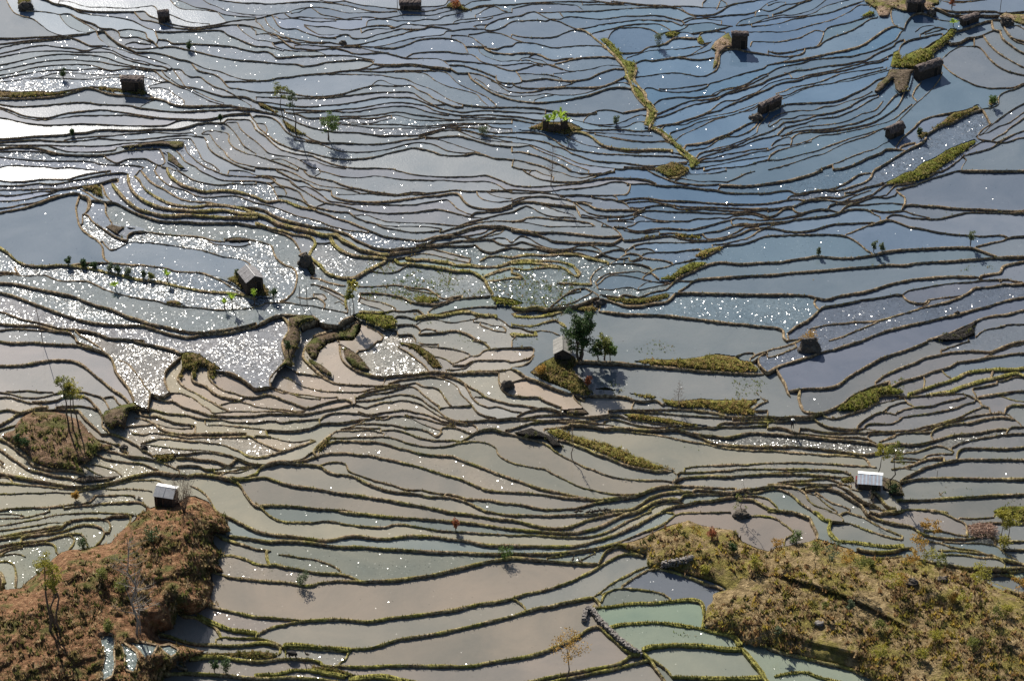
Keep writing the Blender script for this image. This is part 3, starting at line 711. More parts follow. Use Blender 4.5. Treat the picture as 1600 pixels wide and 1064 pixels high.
'r2c1': '''h 165 0 175 60 185 120 130 180 90 230 90 285
m 0 300 80 285 150 305 220 325 280 335 330 340 380 350 450 355 510 350
m 165 225 220 245 280 280 350 300 430 315 510 318 590 320 660 320
h 260 200 330 210 400 220 450 245 500 265 570 272 640 275 720 278 800 280 860 275 900 270
h 350 0 310 40 295 100 330 140 370 180 410 215 450 240
h 345 0 400 10 520 0 520 20
h 525 30 530 90 560 140 620 180 680 200 740 215 800 222 860 215 940 208 1000 205 1060 195 1140 190 1200 200 1280 200 1360 198 1440 195 1530 195
m 800 265 810 225
m 0 345 60 335 120 345 180 370 240 390 290 410 340 415 390 400 440 385 500 370 560 365 600 380
m 90 290 150 320 220 330 280 350 340 360 400 365
m 0 415 60 420 130 425 190 430 250 440 310 435
m 0 440 80 438 150 438 230 450 300 440
m 0 462 60 455 140 455 220 455 300 455 370 445 440 430 500 420 560 405 620 390
0 508 60 500 120 500 160 510 220 500 290 495 350 490 395 485
h 395 485 400 520
405 490 430 465 490 450 560 448 620 452 680 462 730 462 800 445
90 555 160 560 230 560 300 550 350 540 390 520 450 510 520 510 590 500 660 490 740 480
0 552 60 555
h 60 560 75 595 90 595
0 590 60 595 120 610 180 625 240 632 300 625 340 615
h 0 620 50 645 100 665 160 685 200 680
m 0 735 60 720 130 700 200 680 260 660 320 640 370 625
m 0 770 50 770
h 380 720 360 690 400 640 450 600 470 580
m 220 750 290 735 340 700 390 680 420 650 450 620 480 600
h 230 750 300 745 360 725 430 705 500 700 570 700 640 710 720 715 780 730 860 745 940 765 1020 785 1100 810 1180 835 1260 855 1320 880 1380 905 1450 930 1530 940 1600 945
h 390 700 400 670 450 640 510 625 590 625 670 628 750 630 820 645 880 665 950 680 1020 700 1090 710 1170 715 1230 720 1290 745 1360 770 1430 795 1500 825 1560 845 1600 860
m 480 605 560 605 640 600 720 600 800 598 870 610 940 635 1010 650 1080 662 1160 660 1220 650 1280 635 1340 628 1400 630 1460 645 1500 670 1510 700 1540 730 1600 760
m 470 590 500 565 560 560 640 560 720 555 770 570 800 580
m 780 560 840 555 900 560 960 580 1010 600 1080 615 1150 622 1220 620 1280 628
m 530 550 580 540 640 520 720 515 790 520 860 525 930 540 1000 545 1060 560 1100 580 1130 595 1160 570
560 550 640 540 700 545 780 545
m 640 520 690 490 760 475 830 470
750 490 810 490 850 470 920 470 980 490 1040 520 1100 540 1150 555 1170 540 1240 540 1300 560 1350 580
m 620 355 680 345 740 330 820 320 890 300 960 285 1000 295 1040 330 1090 370 1140 405
m 620 375 700 370 770 360 840 345 900 335 970 340 1030 360 1080 400 1130 430 1180 470 1240 495 1300 500 1380 498 1460 490 1540 485 1600 482
m 640 345 700 320 760 305 840 290 900 280 950 270 1000 262 1050 285 1110 290 1150 310 1180 355 1210 395 1230 410
m 650 320 720 300 800 290 900 275
m 620 395 680 415 720 405 780 385 850 380 920 370 980 380 1040 400 1090 435 1150 470 1220 495 1320 520
m 830 265 890 245 960 235 1030 225 1100 220 1160 235 1220 260 1260 290 1280 330 1320 370 1350 400 1380 440 1430 465 1500 480
m 1160 200 1230 225 1290 255 1330 310 1350 350 1390 390 1450 415
m 1100 220 1180 220 1250 240 1300 265
m 1290 255 1340 290 1390 315 1430 345 1480 365 1540 380 1600 392
1150 420 1230 410 1300 405 1340 400
h 1140 400 1150 425
1370 350 1430 350
1460 415 1510 410 1560 425 1600 435
640 440 710 460 780 448 850 440 930 430 990 445 1050 455 1110 475 1170 500 1250 515 1310 525 1350 520 1380 540
m 930 460 1000 475 1060 485 1120 505 1180 520 1250 530
h 1280 628 1320 605 1370 570 1430 550 1490 548 1540 565 1600 590
1560 555 1600 550
h 0 830 20 800 60 770 130 750 200 750 260 765 330 770 400 780 440 810 500 830 560 835 620 850 680 880 740 905 800 925 870 940 940 945 1010 955 1080 970 1160 972 1230 980 1300 1000 1370 1030 1440 1064
m 400 775 450 760 510 755 560 770 580 810 620 830 680 850 740 870 800 885 870 905 930 925 980 930 1040 930 1100 945 1180 955
m 1180 970 1190 955 1250 965 1320 985 1400 990 1470 995 1540 1010 1600 1015
h 0 850 60 850 120 870 180 890 260 905 340 915 420 930 500 945 580 955 660 965 740 980 820 990 900 1005 980 1020 1060 1035 1140 1050 1200 1064
h 0 1025 60 1025 130 1025 210 1028 290 1035 370 1045 450 1050 540 1055 600 1064
h 0 1010 30 1040 60 1064
m 1000 25 1060 35 1130 40 1200 45 1270 60 1330 80 1340 100
m 960 10 1000 10 1060 20 1140 20
m 1340 95 1390 90 1430 60 1480 50 1540 45 1600 40
m 1340 95 1290 120 1230 145
m 1230 150 1300 150 1340 130 1400 120 1480 120 1560 122 1600 130
m 1100 95 1160 105 1210 130 1240 150
m 1190 180 1260 180 1320 165 1360 130
h 1320 190 1400 188 1500 185 1560 180
1500 195 1540 190 1600 175
h 1520 200 1520 250 1540 300 1570 325 1600 335
m 890 40 950 70 1000 110 1050 150 1080 185
h 1360 0 1420 10 1460 40
m 1400 0 1440 10
h 640 60 700 50 760 0
m 1600 260 1540 265''',
'r2c2': '''h 0 45 60 40 120 38
m 120 38 140 60 120 100 60 120 0 132
m 0 165 60 155 110 130 140 90
m 0 175 50 195 90 225 150 245 210 270 280 300 340 320 380 330 420 355 450 375
m 0 255 60 240 90 230
m 380 330 390 360 420 390 440 410
m 0 340 80 348 160 350 210 375 260 395 310 415
m 0 398 60 400 120 410 160 418
0 440 60 445
m 30 470 80 445 130 430 190 418 240 420 300 440 350 460 420 470 500 470 560 465 620 455
0 495 80 490 160 495 230 495 300 490 370 490 450 500 530 515
0 475 80 480 160 465 240 460 310 450
m 0 548 60 530 130 510 200 500 270 498 340 505 400 500 470 500 540 515
m 0 575 60 600 120 615 180 630 230 655 270 690 330 725 390 755 450 785 510 805 570 830 640 850 700 862 780 868 860 870 940 870 980 875
h 290 620 340 625 400 650 460 670 520 700 580 720 640 745 700 770 760 785 840 800 900 810 960 812 1010 815
m 1010 815 1030 850 1010 890
h 1000 880 1040 860 1100 850 1180 845 1260 842 1350 845 1430 840 1500 835 1600 828
m 1050 820 1120 820 1200 818 1280 812 1360 808 1440 798 1500 800 1600 798
h 1080 795 1140 785 1220 780 1300 775 1380 772 1460 772 1540 765 1600 762
h 0 760 60 775 130 790 200 800 260 830 320 860 380 890 440 915 500 930 570 945 640 955 720 958 780 955
h 0 860 60 880 130 905 200 925 270 940 340 955 400 970 460 980 540 990 620 980 700 970 760 965 820 945 880 920 940 905 1020 902 1100 905 1180 910 1260 915 1340 920 1400 918
h 0 942 80 945 160 955 240 965 320 975 400 980 460 985
h 0 1015 80 1025 150 1040 220 1050 300 1050 380 1045 450 1030 520 1010 600 995 680 985 740 970
h 570 1064 660 1055 740 1050 800 1020 850 985 910 960 980 945 1060 940 1120 940
m 940 918 1010 920 1070 935
h 1120 950 1150 925 1220 932 1300 940 1390 940 1450 925 1520 920 1600 905
h 790 1060 840 1030 900 1000 970 985 1030 985 1050 990
m 1050 990 1080 960 1140 958 1220 955 1300 955 1380 955
m 850 1060 900 1030 960 1010 1010 995 1050 1005 1080 1020
h 930 1064 1000 1035 1080 1020 1160 1000 1240 995 1320 980 1390 972
h 1470 940 1530 945 1600 925
m 1400 970 1470 965 1540 970 1600 985
h 1420 985 1500 990 1550 1015 1600 1040
m 450 500 560 520 640 530
h 200 548 260 545 320 535 370 520
h 360 518 430 520 500 530 570 545 640 555 720 565 800 575 880 585 960 598 1040 615 1120 630 1200 640 1280 660 1360 672 1440 680 1520 685 1600 685
h 580 545 660 540 740 545 820 552 900 555 980 550 1060 555 1120 575 1180 600 1240 630 1300 645 1380 652 1460 655 1540 658 1600 655
570 510 620 490 680 498 740 515 810 530 900 540 980 535
580 480 640 460 700 475 740 500
m 470 500 530 490 590 470 640 455
700 478 760 490 820 500 890 515 960 520 1020 530
h 1130 570 1190 585 1260 590 1330 600 1400 590 1460 575 1530 572 1600 578
m 1000 545 1080 540 1160 545 1220 540 1300 535 1380 535 1450 535 1520 530 1600 525
m 600 435 680 430 760 430 840 430 920 428 1000 428 1080 430 1160 435 1240 445 1310 458 1340 470
m 780 435 860 445 930 450 1000 458 1080 465 1160 468 1250 475 1330 478
h 490 340 560 340 640 342 710 350 770 370
m 770 370 750 410
m 770 370 830 375 900 370 940 395
h 370 130 430 125 500 125 580 130 660 132 740 142 820 150 900 158 980 165 1060 172 1140 182 1220 188 1300 192 1400 200 1480 205 1570 208
m 1410 90 1460 75 1510 75
m 1490 110 1530 85 1590 65
m 1510 125 1550 100 1600 80
h 1600 60 1545 105 1550 150 1590 190
m 1280 530 1320 510 1400 508 1500 505 1600 500
1380 490 1460 485 1540 488 1600 485
1340 470 1420 475 1500 472 1600 468
h 1500 430 1540 400 1600 375
1520 435 1600 432
m 1100 410 1140 400 1190 405 1220 420''',
'r2c3': '''h 0 65 60 45 120 30 200 0
h 0 105 60 90 120 65 180 40
h 0 195 60 160 120 140 200 115 280 90 350 65 420 50 490 25 560 5 580 0
h 50 170 80 220 110 270 125 320 140 350
h 140 310 200 300 260 295 330 295 400 285 450 265 510 220 570 185 630 150 700 110 770 85 850 60 930 30 1000 0
h 200 310 195 360 210 410 230 440 300 450
h 300 450 360 440 430 410 480 380 520 345 590 310 650 285 700 270 760 250
h 670 260 720 220 790 185 850 160 920 135 980 105 1050 90 1120 75 1200 65 1280 62 1340 65 1400 65 1470 35 1540 10 1600 0
m 1080 60 1140 40 1200 20 1260 0
m 1350 105 1420 70 1480 50 1540 30 1600 20
h 780 280 840 250 900 235 970 215 1030 190 1090 175 1150 155 1180 135 1240 125 1310 115 1380 100 1460 92 1530 80 1600 75
m 1080 175 1110 210 1150 235
h 970 215 980 250 975 290
g 880 330 940 310 1000 290 1060 270 1130 250 1190 225 1240 200 1310 185 1400 178 1460 175 1540 175 1600 168
g 980 340 1060 325 1140 315 1200 290 1280 265 1340 245 1400 235 1480 215 1550 200 1600 215
h 1410 180 1395 220
m 1400 245 1460 250 1530 230 1600 220
h 1300 340 1280 300 1340 285 1430 265
h 1300 355 1370 340 1450 328 1530 315 1600 310
1440 340 1500 360 1550 375 1600 380
m 700 340 770 335 850 345 920 345 980 340 1050 345 1130 335 1200 330 1260 340
m 400 470 420 480
m 680 390 690 350
m 350 470 400 485 460 475 510 455 560 440 610 425 650 400 700 390 770 375 850 355
m 850 355 870 385 910 410
m 800 450 860 425 940 410 1020 405 1100 380 1170 365 1240 350
m 820 480 880 470 950 460 1020 450 1100 435 1170 420 1230 395 1290 380
1220 330 1240 350
h 1260 340 1320 375 1340 405 1380 415 1390 440
m 720 440 760 410 830 385 870 380
m 560 530 600 495 650 465 700 445 760 450 800 460
m 600 545 620 520 690 515 760 518 810 500 840 475
m 0 470 80 475 160 470 240 470 310 460
m 290 485 320 510 380 535 450 545 520 550 600 548
m 600 550 680 560 750 565 820 560 900 555 980 535 1050 520 1120 500 1200 475 1260 445 1320 420 1360 405
m 620 570 700 560
m 700 630 760 605 820 580 900 570 960 560 1030 540 1100 515 1170 500 1240 480 1310 465 1380 455 1440 450 1480 455
h 1035 620 1020 590 1040 555 1100 530 1180 515 1260 510 1340 490 1410 478 1480 475 1540 490
m 900 570 980 570 1030 570
h 680 655 740 645 820 640 880 645 950 640 1020 625 1080 610 1150 590 1220 580 1300 575 1380 560 1440 550 1490 550
m 620 600 640 580 700 575 780 570 800 580
m 620 600 640 620 680 640
m 720 625 790 600 800 580
h 1480 455 1490 420 1530 400 1600 400
m 1440 440 1500 460 1540 490 1580 520
m 1490 575 1520 540 1600 535
m 1150 665 1200 640 1270 620 1340 605 1410 595 1480 585 1540 578 1600 578
m 800 715 870 700 940 690 1010 665 1070 655 1120 670 1160 690
m 780 735 850 730 920 735 960 740 1000 715 1070 705 1150 705
770 755 850 755 920 755
h 770 800 850 790 910 770 970 745 1040 730 1100 730
m 820 790 880 800 920 810
h 820 880 860 850 920 820 980 790 1050 770 1120 750 1180 740
h 1180 730 1190 690 1230 668 1300 668 1400 670 1500 670 1600 662
h 1180 740 1260 738 1340 738 1430 738 1520 740 1600 742
h 830 880 900 865 980 858 1080 855 1200 855 1340 858 1480 860 1600 858
h 810 990 900 992 1000 990 1100 982 1200 975 1300 970 1400 962 1500 960 1600 955
m 0 490 80 498 150 490 220 488 290 485
m 0 510 80 500 
m 200 545 260 550 330 565 400 570 460 572 540 570 610 575
m 0 545 60 538 120 550 170 570 240 580 320 590 400 595 480 598 560 600 620 610
h 0 578 60 580 130 588 200 590 280 598 360 608 440 615 520 622 590 630 640 635 680 650
h 0 658 80 658 160 658 240 665 320 672 400 682 480 692 540 700 590 710 650 705 690 695
h 0 685 60 688 140 695 220 702 300 708 380 712 460 715 530 720 590 725 620 745 640 780
h 0 765 80 762 160 758 240 760 320 765 400 768 480 775 560 780 640 785 680 790
m 0 800 80 800 160 798 230 798 290 805
m 0 825 60 822 130 818 200 812 280 805 360 808 430 815 500 818
m 290 805 380 805 460 812 520 835
m 0 828 80 830 160 830 240 832 320 838 400 845 460 850
m 60 885 120 875 180 872 240 870 300 860 360 858 410 870 460 890 520 905
m 0 895 60 895 120 890 190 890 260 888 340 895 420 895 480 910 540 930 590 935
h 0 905 60 902 120 905 180 920 230 950 260 1000 300 1030 360 1050 400 1064
m 210 920 280 905 350 900 400 910
m 240 930 310 920 380 922 440 935 480 960 530 990 580 1020 610 1060
m 240 950 300 965 340 1000 380 1030 430 1064
m 300 945 350 980 400 1010 460 1030 510 1050
m 440 905 500 930 550 965 600 1000 650 1020 700 1040
h 0 930 60 925 110 940 160 970 200 1010 260 1050 280 1064
h 0 985 30 1010 60 1040
h 0 1045 60 1055 130 1064
m 650 935 690 960 720 1000 750 1030 800 1045
650 960 640 1000 680 1030
750 960 800 995 830 1040
h 740 1060 820 1055 900 1052 1000 1055 1060 1060
840 700 800 690 700 700
640 1040 700 1050 740 1060''',
'r3c0': '''m 0 45 80 42 160 38 240 20 310 0
m 0 18 80 18 150 28 
m 0 90 80 78 160 62 240 48 320 30 400 18 480 12 560 8 640 8 720 12 800 18 860 25
m 0 120 80 110 160 98 240 85 320 72 400 72 440 68
h 0 172 80 160 160 145 240 130 320 115 380 98 420 65 480 50 560 42 620 45 670 60 690 90 680 130
h 0 158 80 142 160 125 240 115 320 95 380 90
h 640 50 700 28 760 25 810 28 815 60 790 100 760 125
m 940 30 920 0
h 130 190 140 160 200 148 280 140 360 130 430 110 480 90 540 82 600 88 640 110 650 140 630 180 600 210
h 0 215 80 200 160 190 240 182 300 175 370 155 430 150 460 170 460 200 430 240
m 360 155 430 140 500 140 530 170 545 210
h 0 245 70 225 140 212 210 205 280 195 330 205 350 230 350 250
m 0 270 60 240 140 225
m 0 280 60 268 120 268 160 285
h 0 315 40 312 80 330 95 360 100 410 95 470
w 0 380 20 430 30 480
h 1360 0 1420 30 1480 60 1540 90 1600 120
m 1420 150 1500 158 1600 175
h 1340 140 1400 170 1460 190 1540 215 1600 235
h 1365 340 1360 300 1390 280 1440 275 1510 290 1560 310 1600 325
h 1320 380 1380 395 1440 410 1520 420 1600 430
h 1310 595 1380 610 1450 625 1520 640 1600 660
h 1120 630 1160 655 1220 660 1280 690 1340 720 1370 760 1380 785
g 1240 650 1300 680 1370 710 1440 735 1520 745 1600 755
h 980 765 1040 775 1100 795 1180 820 1260 830 1340 830 1400 835 1480 835 1560 825 1600 818
m 1350 800 1400 785 1460 790 1540 790 1600 790
g 1190 915 1260 905 1340 905 1400 905
m 1390 905 1460 920 1540 930 1600 935
h 1020 1010 1100 1010 1180 1008 1260 1010 1340 1015 1420 1020 1500 1030 1600 1035
m 600 800 640 785 700 785 720 830 715 880 720 940 715 1000 700 1040
m 640 800 650 860 640 930 640 1000 640 1060
m 740 830 770 850 790 900 780 950 790 1000
m 750 820 800 830 850 870 870 920 850 960 840 1000
m 820 830 880 840 960 850 980 870 940 910 900 930
m 1000 850 1060 840 1110 870 1110 890 1070 910 1030 880 1000 850
m 1100 930 1140 960 1160 1000''',
'r3c1': '''h 50 0 90 30 140 55 200 68 280 68 360 68 420 60 490 65 560 80 640 90 720 95 800 98 850 85 910 80 980 90 1060 105 1140 118 1220 125 1300 128 1380 135 1460 140 1540 145 1600 150
h 520 0 600 8 680 15 760 25 840 32 920 38 1000 42 1080 48 1160 55 1240 62 1320 68 1400 80 1480 92 1560 105 1600 108
h 1180 0 1260 8 1340 18 1420 32 1500 45 1600 52
m 1460 0 1530 15 1600 22
h 0 118 60 135 130 145 200 150 280 160 340 168 420 178 480 175 540 160 600 150 660 152 740 165 820 168 900 158 980 150 1060 152 1140 160 1220 172 1300 180 1380 195 1460 208 1540 210 1600 210
h 0 170 80 185 160 182 240 185 320 190 400 202 480 215 560 218 640 218 720 225 800 232 880 235 960 240 1040 245 1120 250 1200 252 1280 255 1360 260 1440 262 1520 262 1600 259
m 0 235 60 242 90 248
h 140 270 200 275 280 290 360 300 430 320 490 345 530 375
h 0 330 60 335 120 330 180 345 260 358 340 375 420 385 500 388 550 395 600 410 640 430
h 65 245 70 300 80 320
h 0 430 80 435 160 440 230 448 290 460 350 460 400 445 460 438 520 432 590 435 660 435 740 432 820 428 900 422 980 410 1060 400 1140 385 1220 365 1300 345 1380 325 1460 308 1520 300 1600 285
h 0 655 80 660 160 668 230 675 300 682
h 0 775 50 745 110 720 180 705 250 690 310 680 380 675 460 670 540 672 620 680 700 685 770 675 840 662 920 655 1000 645 1080 635 1160 622 1240 610 1320 592 1400 575 1480 565 1540 555 1600 545
h 740 845 800 825 880 800 960 785 1040 775 1120 762 1200 745 1280 728 1360 710 1440 690 1520 670 1600 655
h 740 845 680 855 600 858 580 880 560 920 520 950
h 490 965 560 965 640 968 720 968 800 962 880 960 960 960 1040 962 1120 962 1200 962 1280 965 1360 960 1440 945 1520 930 1600 920
g 180 830 240 830 320 835 400 845 480 850 560 858 590 860
m 185 850 240 855 320 855 400 865 480 870 550 875 570 875
m 185 850 185 890
m 0 790 60 800 120 820 160 840 180 860
h 0 820 60 818 110 825 150 850 150 880
h 0 935 80 930 150 920 220 918 290 920 350 925 400 940 420 960 480 965
g 0 1020 60 1015 120 1015 170 1005 230 990 300 990 370 990 440 1005 500 1015 560 1030
h 0 1040 80 1040 160 1035 240 1035 320 1040 400 1045 460 1055 500 1060
g 590 1045 660 1035 740 1028 810 1028 880 1045 960 1060''',
'r3c2': '''h 0 20 80 22 160 25 240 25 320 22 400 20 480 18 560 12 620 10 680 8 740 0
h 0 52 60 65 120 80 190 95 260 103 340 98 400 80 450 60 520 40 600 22 680 10
h 0 108 80 115 160 122 240 128 320 132 390 132 460 118 530 100 590 75 650 45 710 15 770 0
h 0 148 80 148 160 150 240 155 320 160 400 160 470 158 540 145 600 125 660 95 720 62 780 38 830 15 870 0
h 0 210 80 212 160 215 240 215 320 215 400 212 460 200 530 180 600 160 670 135 730 105 790 80 850 45 910 15 960 8 1010 12
h 0 258 80 262 160 262 240 262 320 255 400 245 480 235 560 220 640 200 700 180 760 155 830 125 900 100 960 70 1010 30 1060 12 1130 8 1220 8 1300 5 1370 5
h 1480 30 1540 28 1600 32
m 220 290 300 280 340 265 400 260 480 250 540 240
h 300 260 310 280
h 0 290 80 292 160 300 240 308 320 315 400 320 470 325 530 325
m 430 305 480 280 520 265
h 540 330 560 290 580 255 620 230 680 220 730 235 760 260 820 280
h 0 540 80 515 160 500 240 480 310 455 380 430 440 400 500 370 560 335 620 300 670 275 730 262 780 270
h 0 650 80 625 160 600 240 590 310 570 390 555 460 540 510 535
h 510 535 560 500 610 460 660 430 720 400 780 370 830 350
m 560 520 600 500 
h 560 560 580 520 630 490 690 480 750 482 820 490 880 500 940 515 990 545
h 690 465 740 430 800 395 850 368 910 358 970 370 1030 385 1100 410 1160 430 1220 455 1280 470 1320 490
h 510 535 540 560 550 590
g 500 610 560 600 640 590 720 578 800 572 880 572 960 565 1040 555 1110 550 1170 560 1195 590 1200 640 1195 720
g 620 720 680 705 760 700 840 695 920 695 1000 702 1080 715 1160 728 1220 745 1290 755 1350 765 1400 790 1420 830
g 810 860 870 840 940 835 1020 830 1100 832 1180 835 1260 845 1340 855 1440 855
g 1440 855 1480 900 1520 950 1560 1000 1580 1040 1602 1068
h 0 915 80 905 160 885 230 860 300 830 370 800 430 765 480 730 530 715
h 550 720 590 760 640 800 690 850 740 880 790 890
h 790 890 740 900 700 930 640 955 560 970 480 985 400 1000 320 1015 240 1030 160 1050 100 1064
h 860 925 780 945 700 965 620 985 540 1000 460 1020 380 1035 300 1050 240 1064
h 790 870 830 890 870 930 900 980 930 1020 960 1064
g 1000 1030 1060 1032 1140 1035 1240 1040 1340 1040 1460 1038 1560 1035
h 0 545 40 565 80 600
m 870 920 920 950 970 990 1000 1030
h 515 585 500 612 530 660 600 720 680 790 760 850 800 888''',
'r3c3': '''h 0 30 50 45 100 80 140 110 160 140 110 170 100 205
h 150 0 210 20 260 40 280 80 300 120 310 150
g 310 10 350 50 390 60 380 110 400 150 440 185
m 380 0 440 20 470 50
h 450 20 490 5 540 20 600 40 660 75 720 105 780 130 840 155
h 410 60 480 70 540 85 600 110 660 130 720 150 780 165 840 175
g 440 185 500 190 560 195 620 205 700 215 770 218 840 212
h 560 230 620 245 700 250 780 245 840 230 900 225
h 610 285 680 292 760 290 840 280
h 640 0 700 15 740 0 800 0
h 620 15 680 45 750 65 830 80 900 95 950 130 1000 150 1080 165 1160 170 1240 172 1290 165 1340 150 1400 155 1420 180 1420 200
h 680 20 740 5 820 0
h 1020 0 1080 5 1130 25 1180 50 1230 75 1245 105 1245 140
m 980 120 1060 120 1120 130 1180 145 1250 155
m 1200 40 1280 45 1340 42 1410 38
m 1250 90 1310 80 1380 70 1440 70 1520 75 1600 78
m 1420 180 1500 185 1600 185
h 900 170 960 180 1020 190 1080 200 1140 220 1220 235 1300 245 1370 270 1400 270 1440 290 1520 305 1600 330
m 1090 190 1160 195 1240 200 1320 200 1400 210 1440 225 1490 270 1560 305
h 1060 245 1130 245 1210 250 1290 258 1370 270
h 1090 270 1160 270 1240 275 1330 290 1400 290 1450 300 1480 330
h 900 225 940 290 1000 310 1070 325 1150 335 1230 350 1310 350 1390 350 1480 355 1540 350 1600 352
h 1320 420 1380 400 1450 395 1520 400 1560 425 1600 445
h 1470 235 1540 238 1600 240
h 0 850 60 870 130 890 200 905 280 925 360 945 440 960 510 980 570 1005 600 1020
g 40 1030 110 1015 190 1005 250 1008 310 1030 360 1045 420 1060
m 0 0 60 0 
h 1060 0 1120 5
m 1480 355 1520 380 1600 370''',
}
# stirred-up colour of the water, measured spots: u, v, r, g, b (suspended mud, with blue sky reflection painted in towards the upper right)
TINTS = [
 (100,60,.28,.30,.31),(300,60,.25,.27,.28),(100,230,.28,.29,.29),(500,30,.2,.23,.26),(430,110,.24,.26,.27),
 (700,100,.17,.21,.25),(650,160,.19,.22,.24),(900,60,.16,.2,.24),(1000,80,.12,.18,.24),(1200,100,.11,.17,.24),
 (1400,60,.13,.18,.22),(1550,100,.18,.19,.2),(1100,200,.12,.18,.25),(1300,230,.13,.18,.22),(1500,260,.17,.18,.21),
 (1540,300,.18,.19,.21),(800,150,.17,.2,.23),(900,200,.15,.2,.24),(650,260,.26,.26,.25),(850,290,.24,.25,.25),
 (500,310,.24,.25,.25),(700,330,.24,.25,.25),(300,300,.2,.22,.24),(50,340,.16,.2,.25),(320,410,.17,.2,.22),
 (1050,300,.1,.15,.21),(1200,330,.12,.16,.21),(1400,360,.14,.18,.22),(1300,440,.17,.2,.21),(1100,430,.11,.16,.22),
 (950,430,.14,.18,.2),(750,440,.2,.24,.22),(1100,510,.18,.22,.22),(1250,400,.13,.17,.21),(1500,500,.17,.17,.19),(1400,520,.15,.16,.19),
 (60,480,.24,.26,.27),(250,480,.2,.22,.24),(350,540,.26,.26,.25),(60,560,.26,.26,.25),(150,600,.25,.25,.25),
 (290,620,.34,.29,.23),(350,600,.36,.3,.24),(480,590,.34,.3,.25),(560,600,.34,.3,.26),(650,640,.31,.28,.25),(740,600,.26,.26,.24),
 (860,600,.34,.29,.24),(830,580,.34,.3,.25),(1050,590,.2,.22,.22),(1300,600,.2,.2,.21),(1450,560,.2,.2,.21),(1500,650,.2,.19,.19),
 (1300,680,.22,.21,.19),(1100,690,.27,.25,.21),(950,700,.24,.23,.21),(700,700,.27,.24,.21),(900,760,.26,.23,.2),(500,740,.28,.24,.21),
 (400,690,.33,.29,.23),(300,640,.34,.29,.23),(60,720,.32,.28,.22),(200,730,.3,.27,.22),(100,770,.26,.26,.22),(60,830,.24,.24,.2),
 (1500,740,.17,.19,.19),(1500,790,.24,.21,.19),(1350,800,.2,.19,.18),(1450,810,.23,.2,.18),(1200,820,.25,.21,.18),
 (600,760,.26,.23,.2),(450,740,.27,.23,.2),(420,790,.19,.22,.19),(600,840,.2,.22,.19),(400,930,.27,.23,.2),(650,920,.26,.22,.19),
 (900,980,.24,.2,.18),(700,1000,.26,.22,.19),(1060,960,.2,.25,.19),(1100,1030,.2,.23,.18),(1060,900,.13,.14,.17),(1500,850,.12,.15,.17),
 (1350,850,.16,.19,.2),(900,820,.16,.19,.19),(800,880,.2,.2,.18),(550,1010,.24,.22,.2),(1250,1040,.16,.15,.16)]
TINT_SET = []
RIPS = [(60,450,1),(200,430,.8),(120,480,.9),(40,500,1),(230,480,.8),(290,490,.8),(370,520,.7),(220,560,1),(200,590,1),(215,575,1),
 (230,372,.8),(290,372,1),(380,385,.9),(430,310,.6),(220,300,.6),(270,330,.4),(350,310,.6),(420,290,.5),(440,400,.9),(420,430,1),(500,400,.6),
 (300,240,.7),(610,560,1),(560,560,1),(1290,275,1),(1200,290,.8),(1430,235,1),(1520,190,.7),(1180,685,1),(1340,690,1),
 (1100,490,.1),(850,440,.5),(820,450,.5),(700,440,.4),(1205,568,.3),(168,1030,1),(205,1020,1),(230,1010,1),(262,1018,.6),(1270,1045,.3),
 (650,205,.5),(580,195,.4),(1150,300,.25),(80,110,.4),(100,125,.5),(330,22,.8),(15,250,.5),(520,860,.06),(70,660,.5),(40,700,.6),(100,750,.4),
 (60,115,.7),(150,120,.3),(50,210,.15),(270,180,.1),(350,640,.1),(350,690,.6),(940,480,.3),(960,480,.3),(1060,475,.4),(650,440,.3),(1560,540,.2),(1250,310,.5)]
RIPS += [(20,197,-1),(20,268,-1),(320,18,-1),(55,180,-.6),(15,222,-.4),(30,285,-.4),(40,310,-.3),(100,190,-.3),(20,10,-.4),(60,150,-.3)]
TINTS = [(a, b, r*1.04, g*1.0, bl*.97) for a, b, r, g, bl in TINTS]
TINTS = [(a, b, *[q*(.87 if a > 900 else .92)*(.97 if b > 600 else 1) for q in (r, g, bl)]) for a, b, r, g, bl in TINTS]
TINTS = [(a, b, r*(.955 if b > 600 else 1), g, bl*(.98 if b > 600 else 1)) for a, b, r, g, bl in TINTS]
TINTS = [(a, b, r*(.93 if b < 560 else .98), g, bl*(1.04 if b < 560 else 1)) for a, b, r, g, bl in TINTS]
TINT_SET = [(1060,955,.165,.205,.155),(1070,985,.175,.20,.155),(1090,1035,.175,.185,.15),(1060,900,.11,.12,.135),(60,340,.12,.15,.185),(1570,560,.12,.14,.16),(1030,815,.16,.18,.17)]
# weeds and stubble standing in the water: left, top, right, bottom, thickness
WEEDS = [(560,402,760,470,.9),(765,405,925,500,1.0),(620,455,700,478,1.2),(955,528,1070,556,.35),(1140,590,1210,628,.5),(1498,412,1565,428,.5),
 (930,590,1000,630,.35),(1200,425,1300,450,.12),(1380,590,1450,612,.5),(1430,325,1500,345,.2),(700,520,860,560,.2),(1050,985,1100,1000,.2),
 (940,655,1100,715,.05),(1420,755,1600,790,.05),(620,1040,800,1064,.08),(400,880,560,900,.05),(560,480,700,530,.25),(1160,100,1290,140,.03)]
RIPS += [(1070,985,.03),(1090,1035,.0),(1060,955,.0)]
TINTS = [(a, b, r*(.84 if a > 900 and b < 560 else .9), g*(.89 if a > 900 and b < 560 else .9), bl*(.96 if b < 560 else .91)) for a, b, r, g, bl in TINTS]
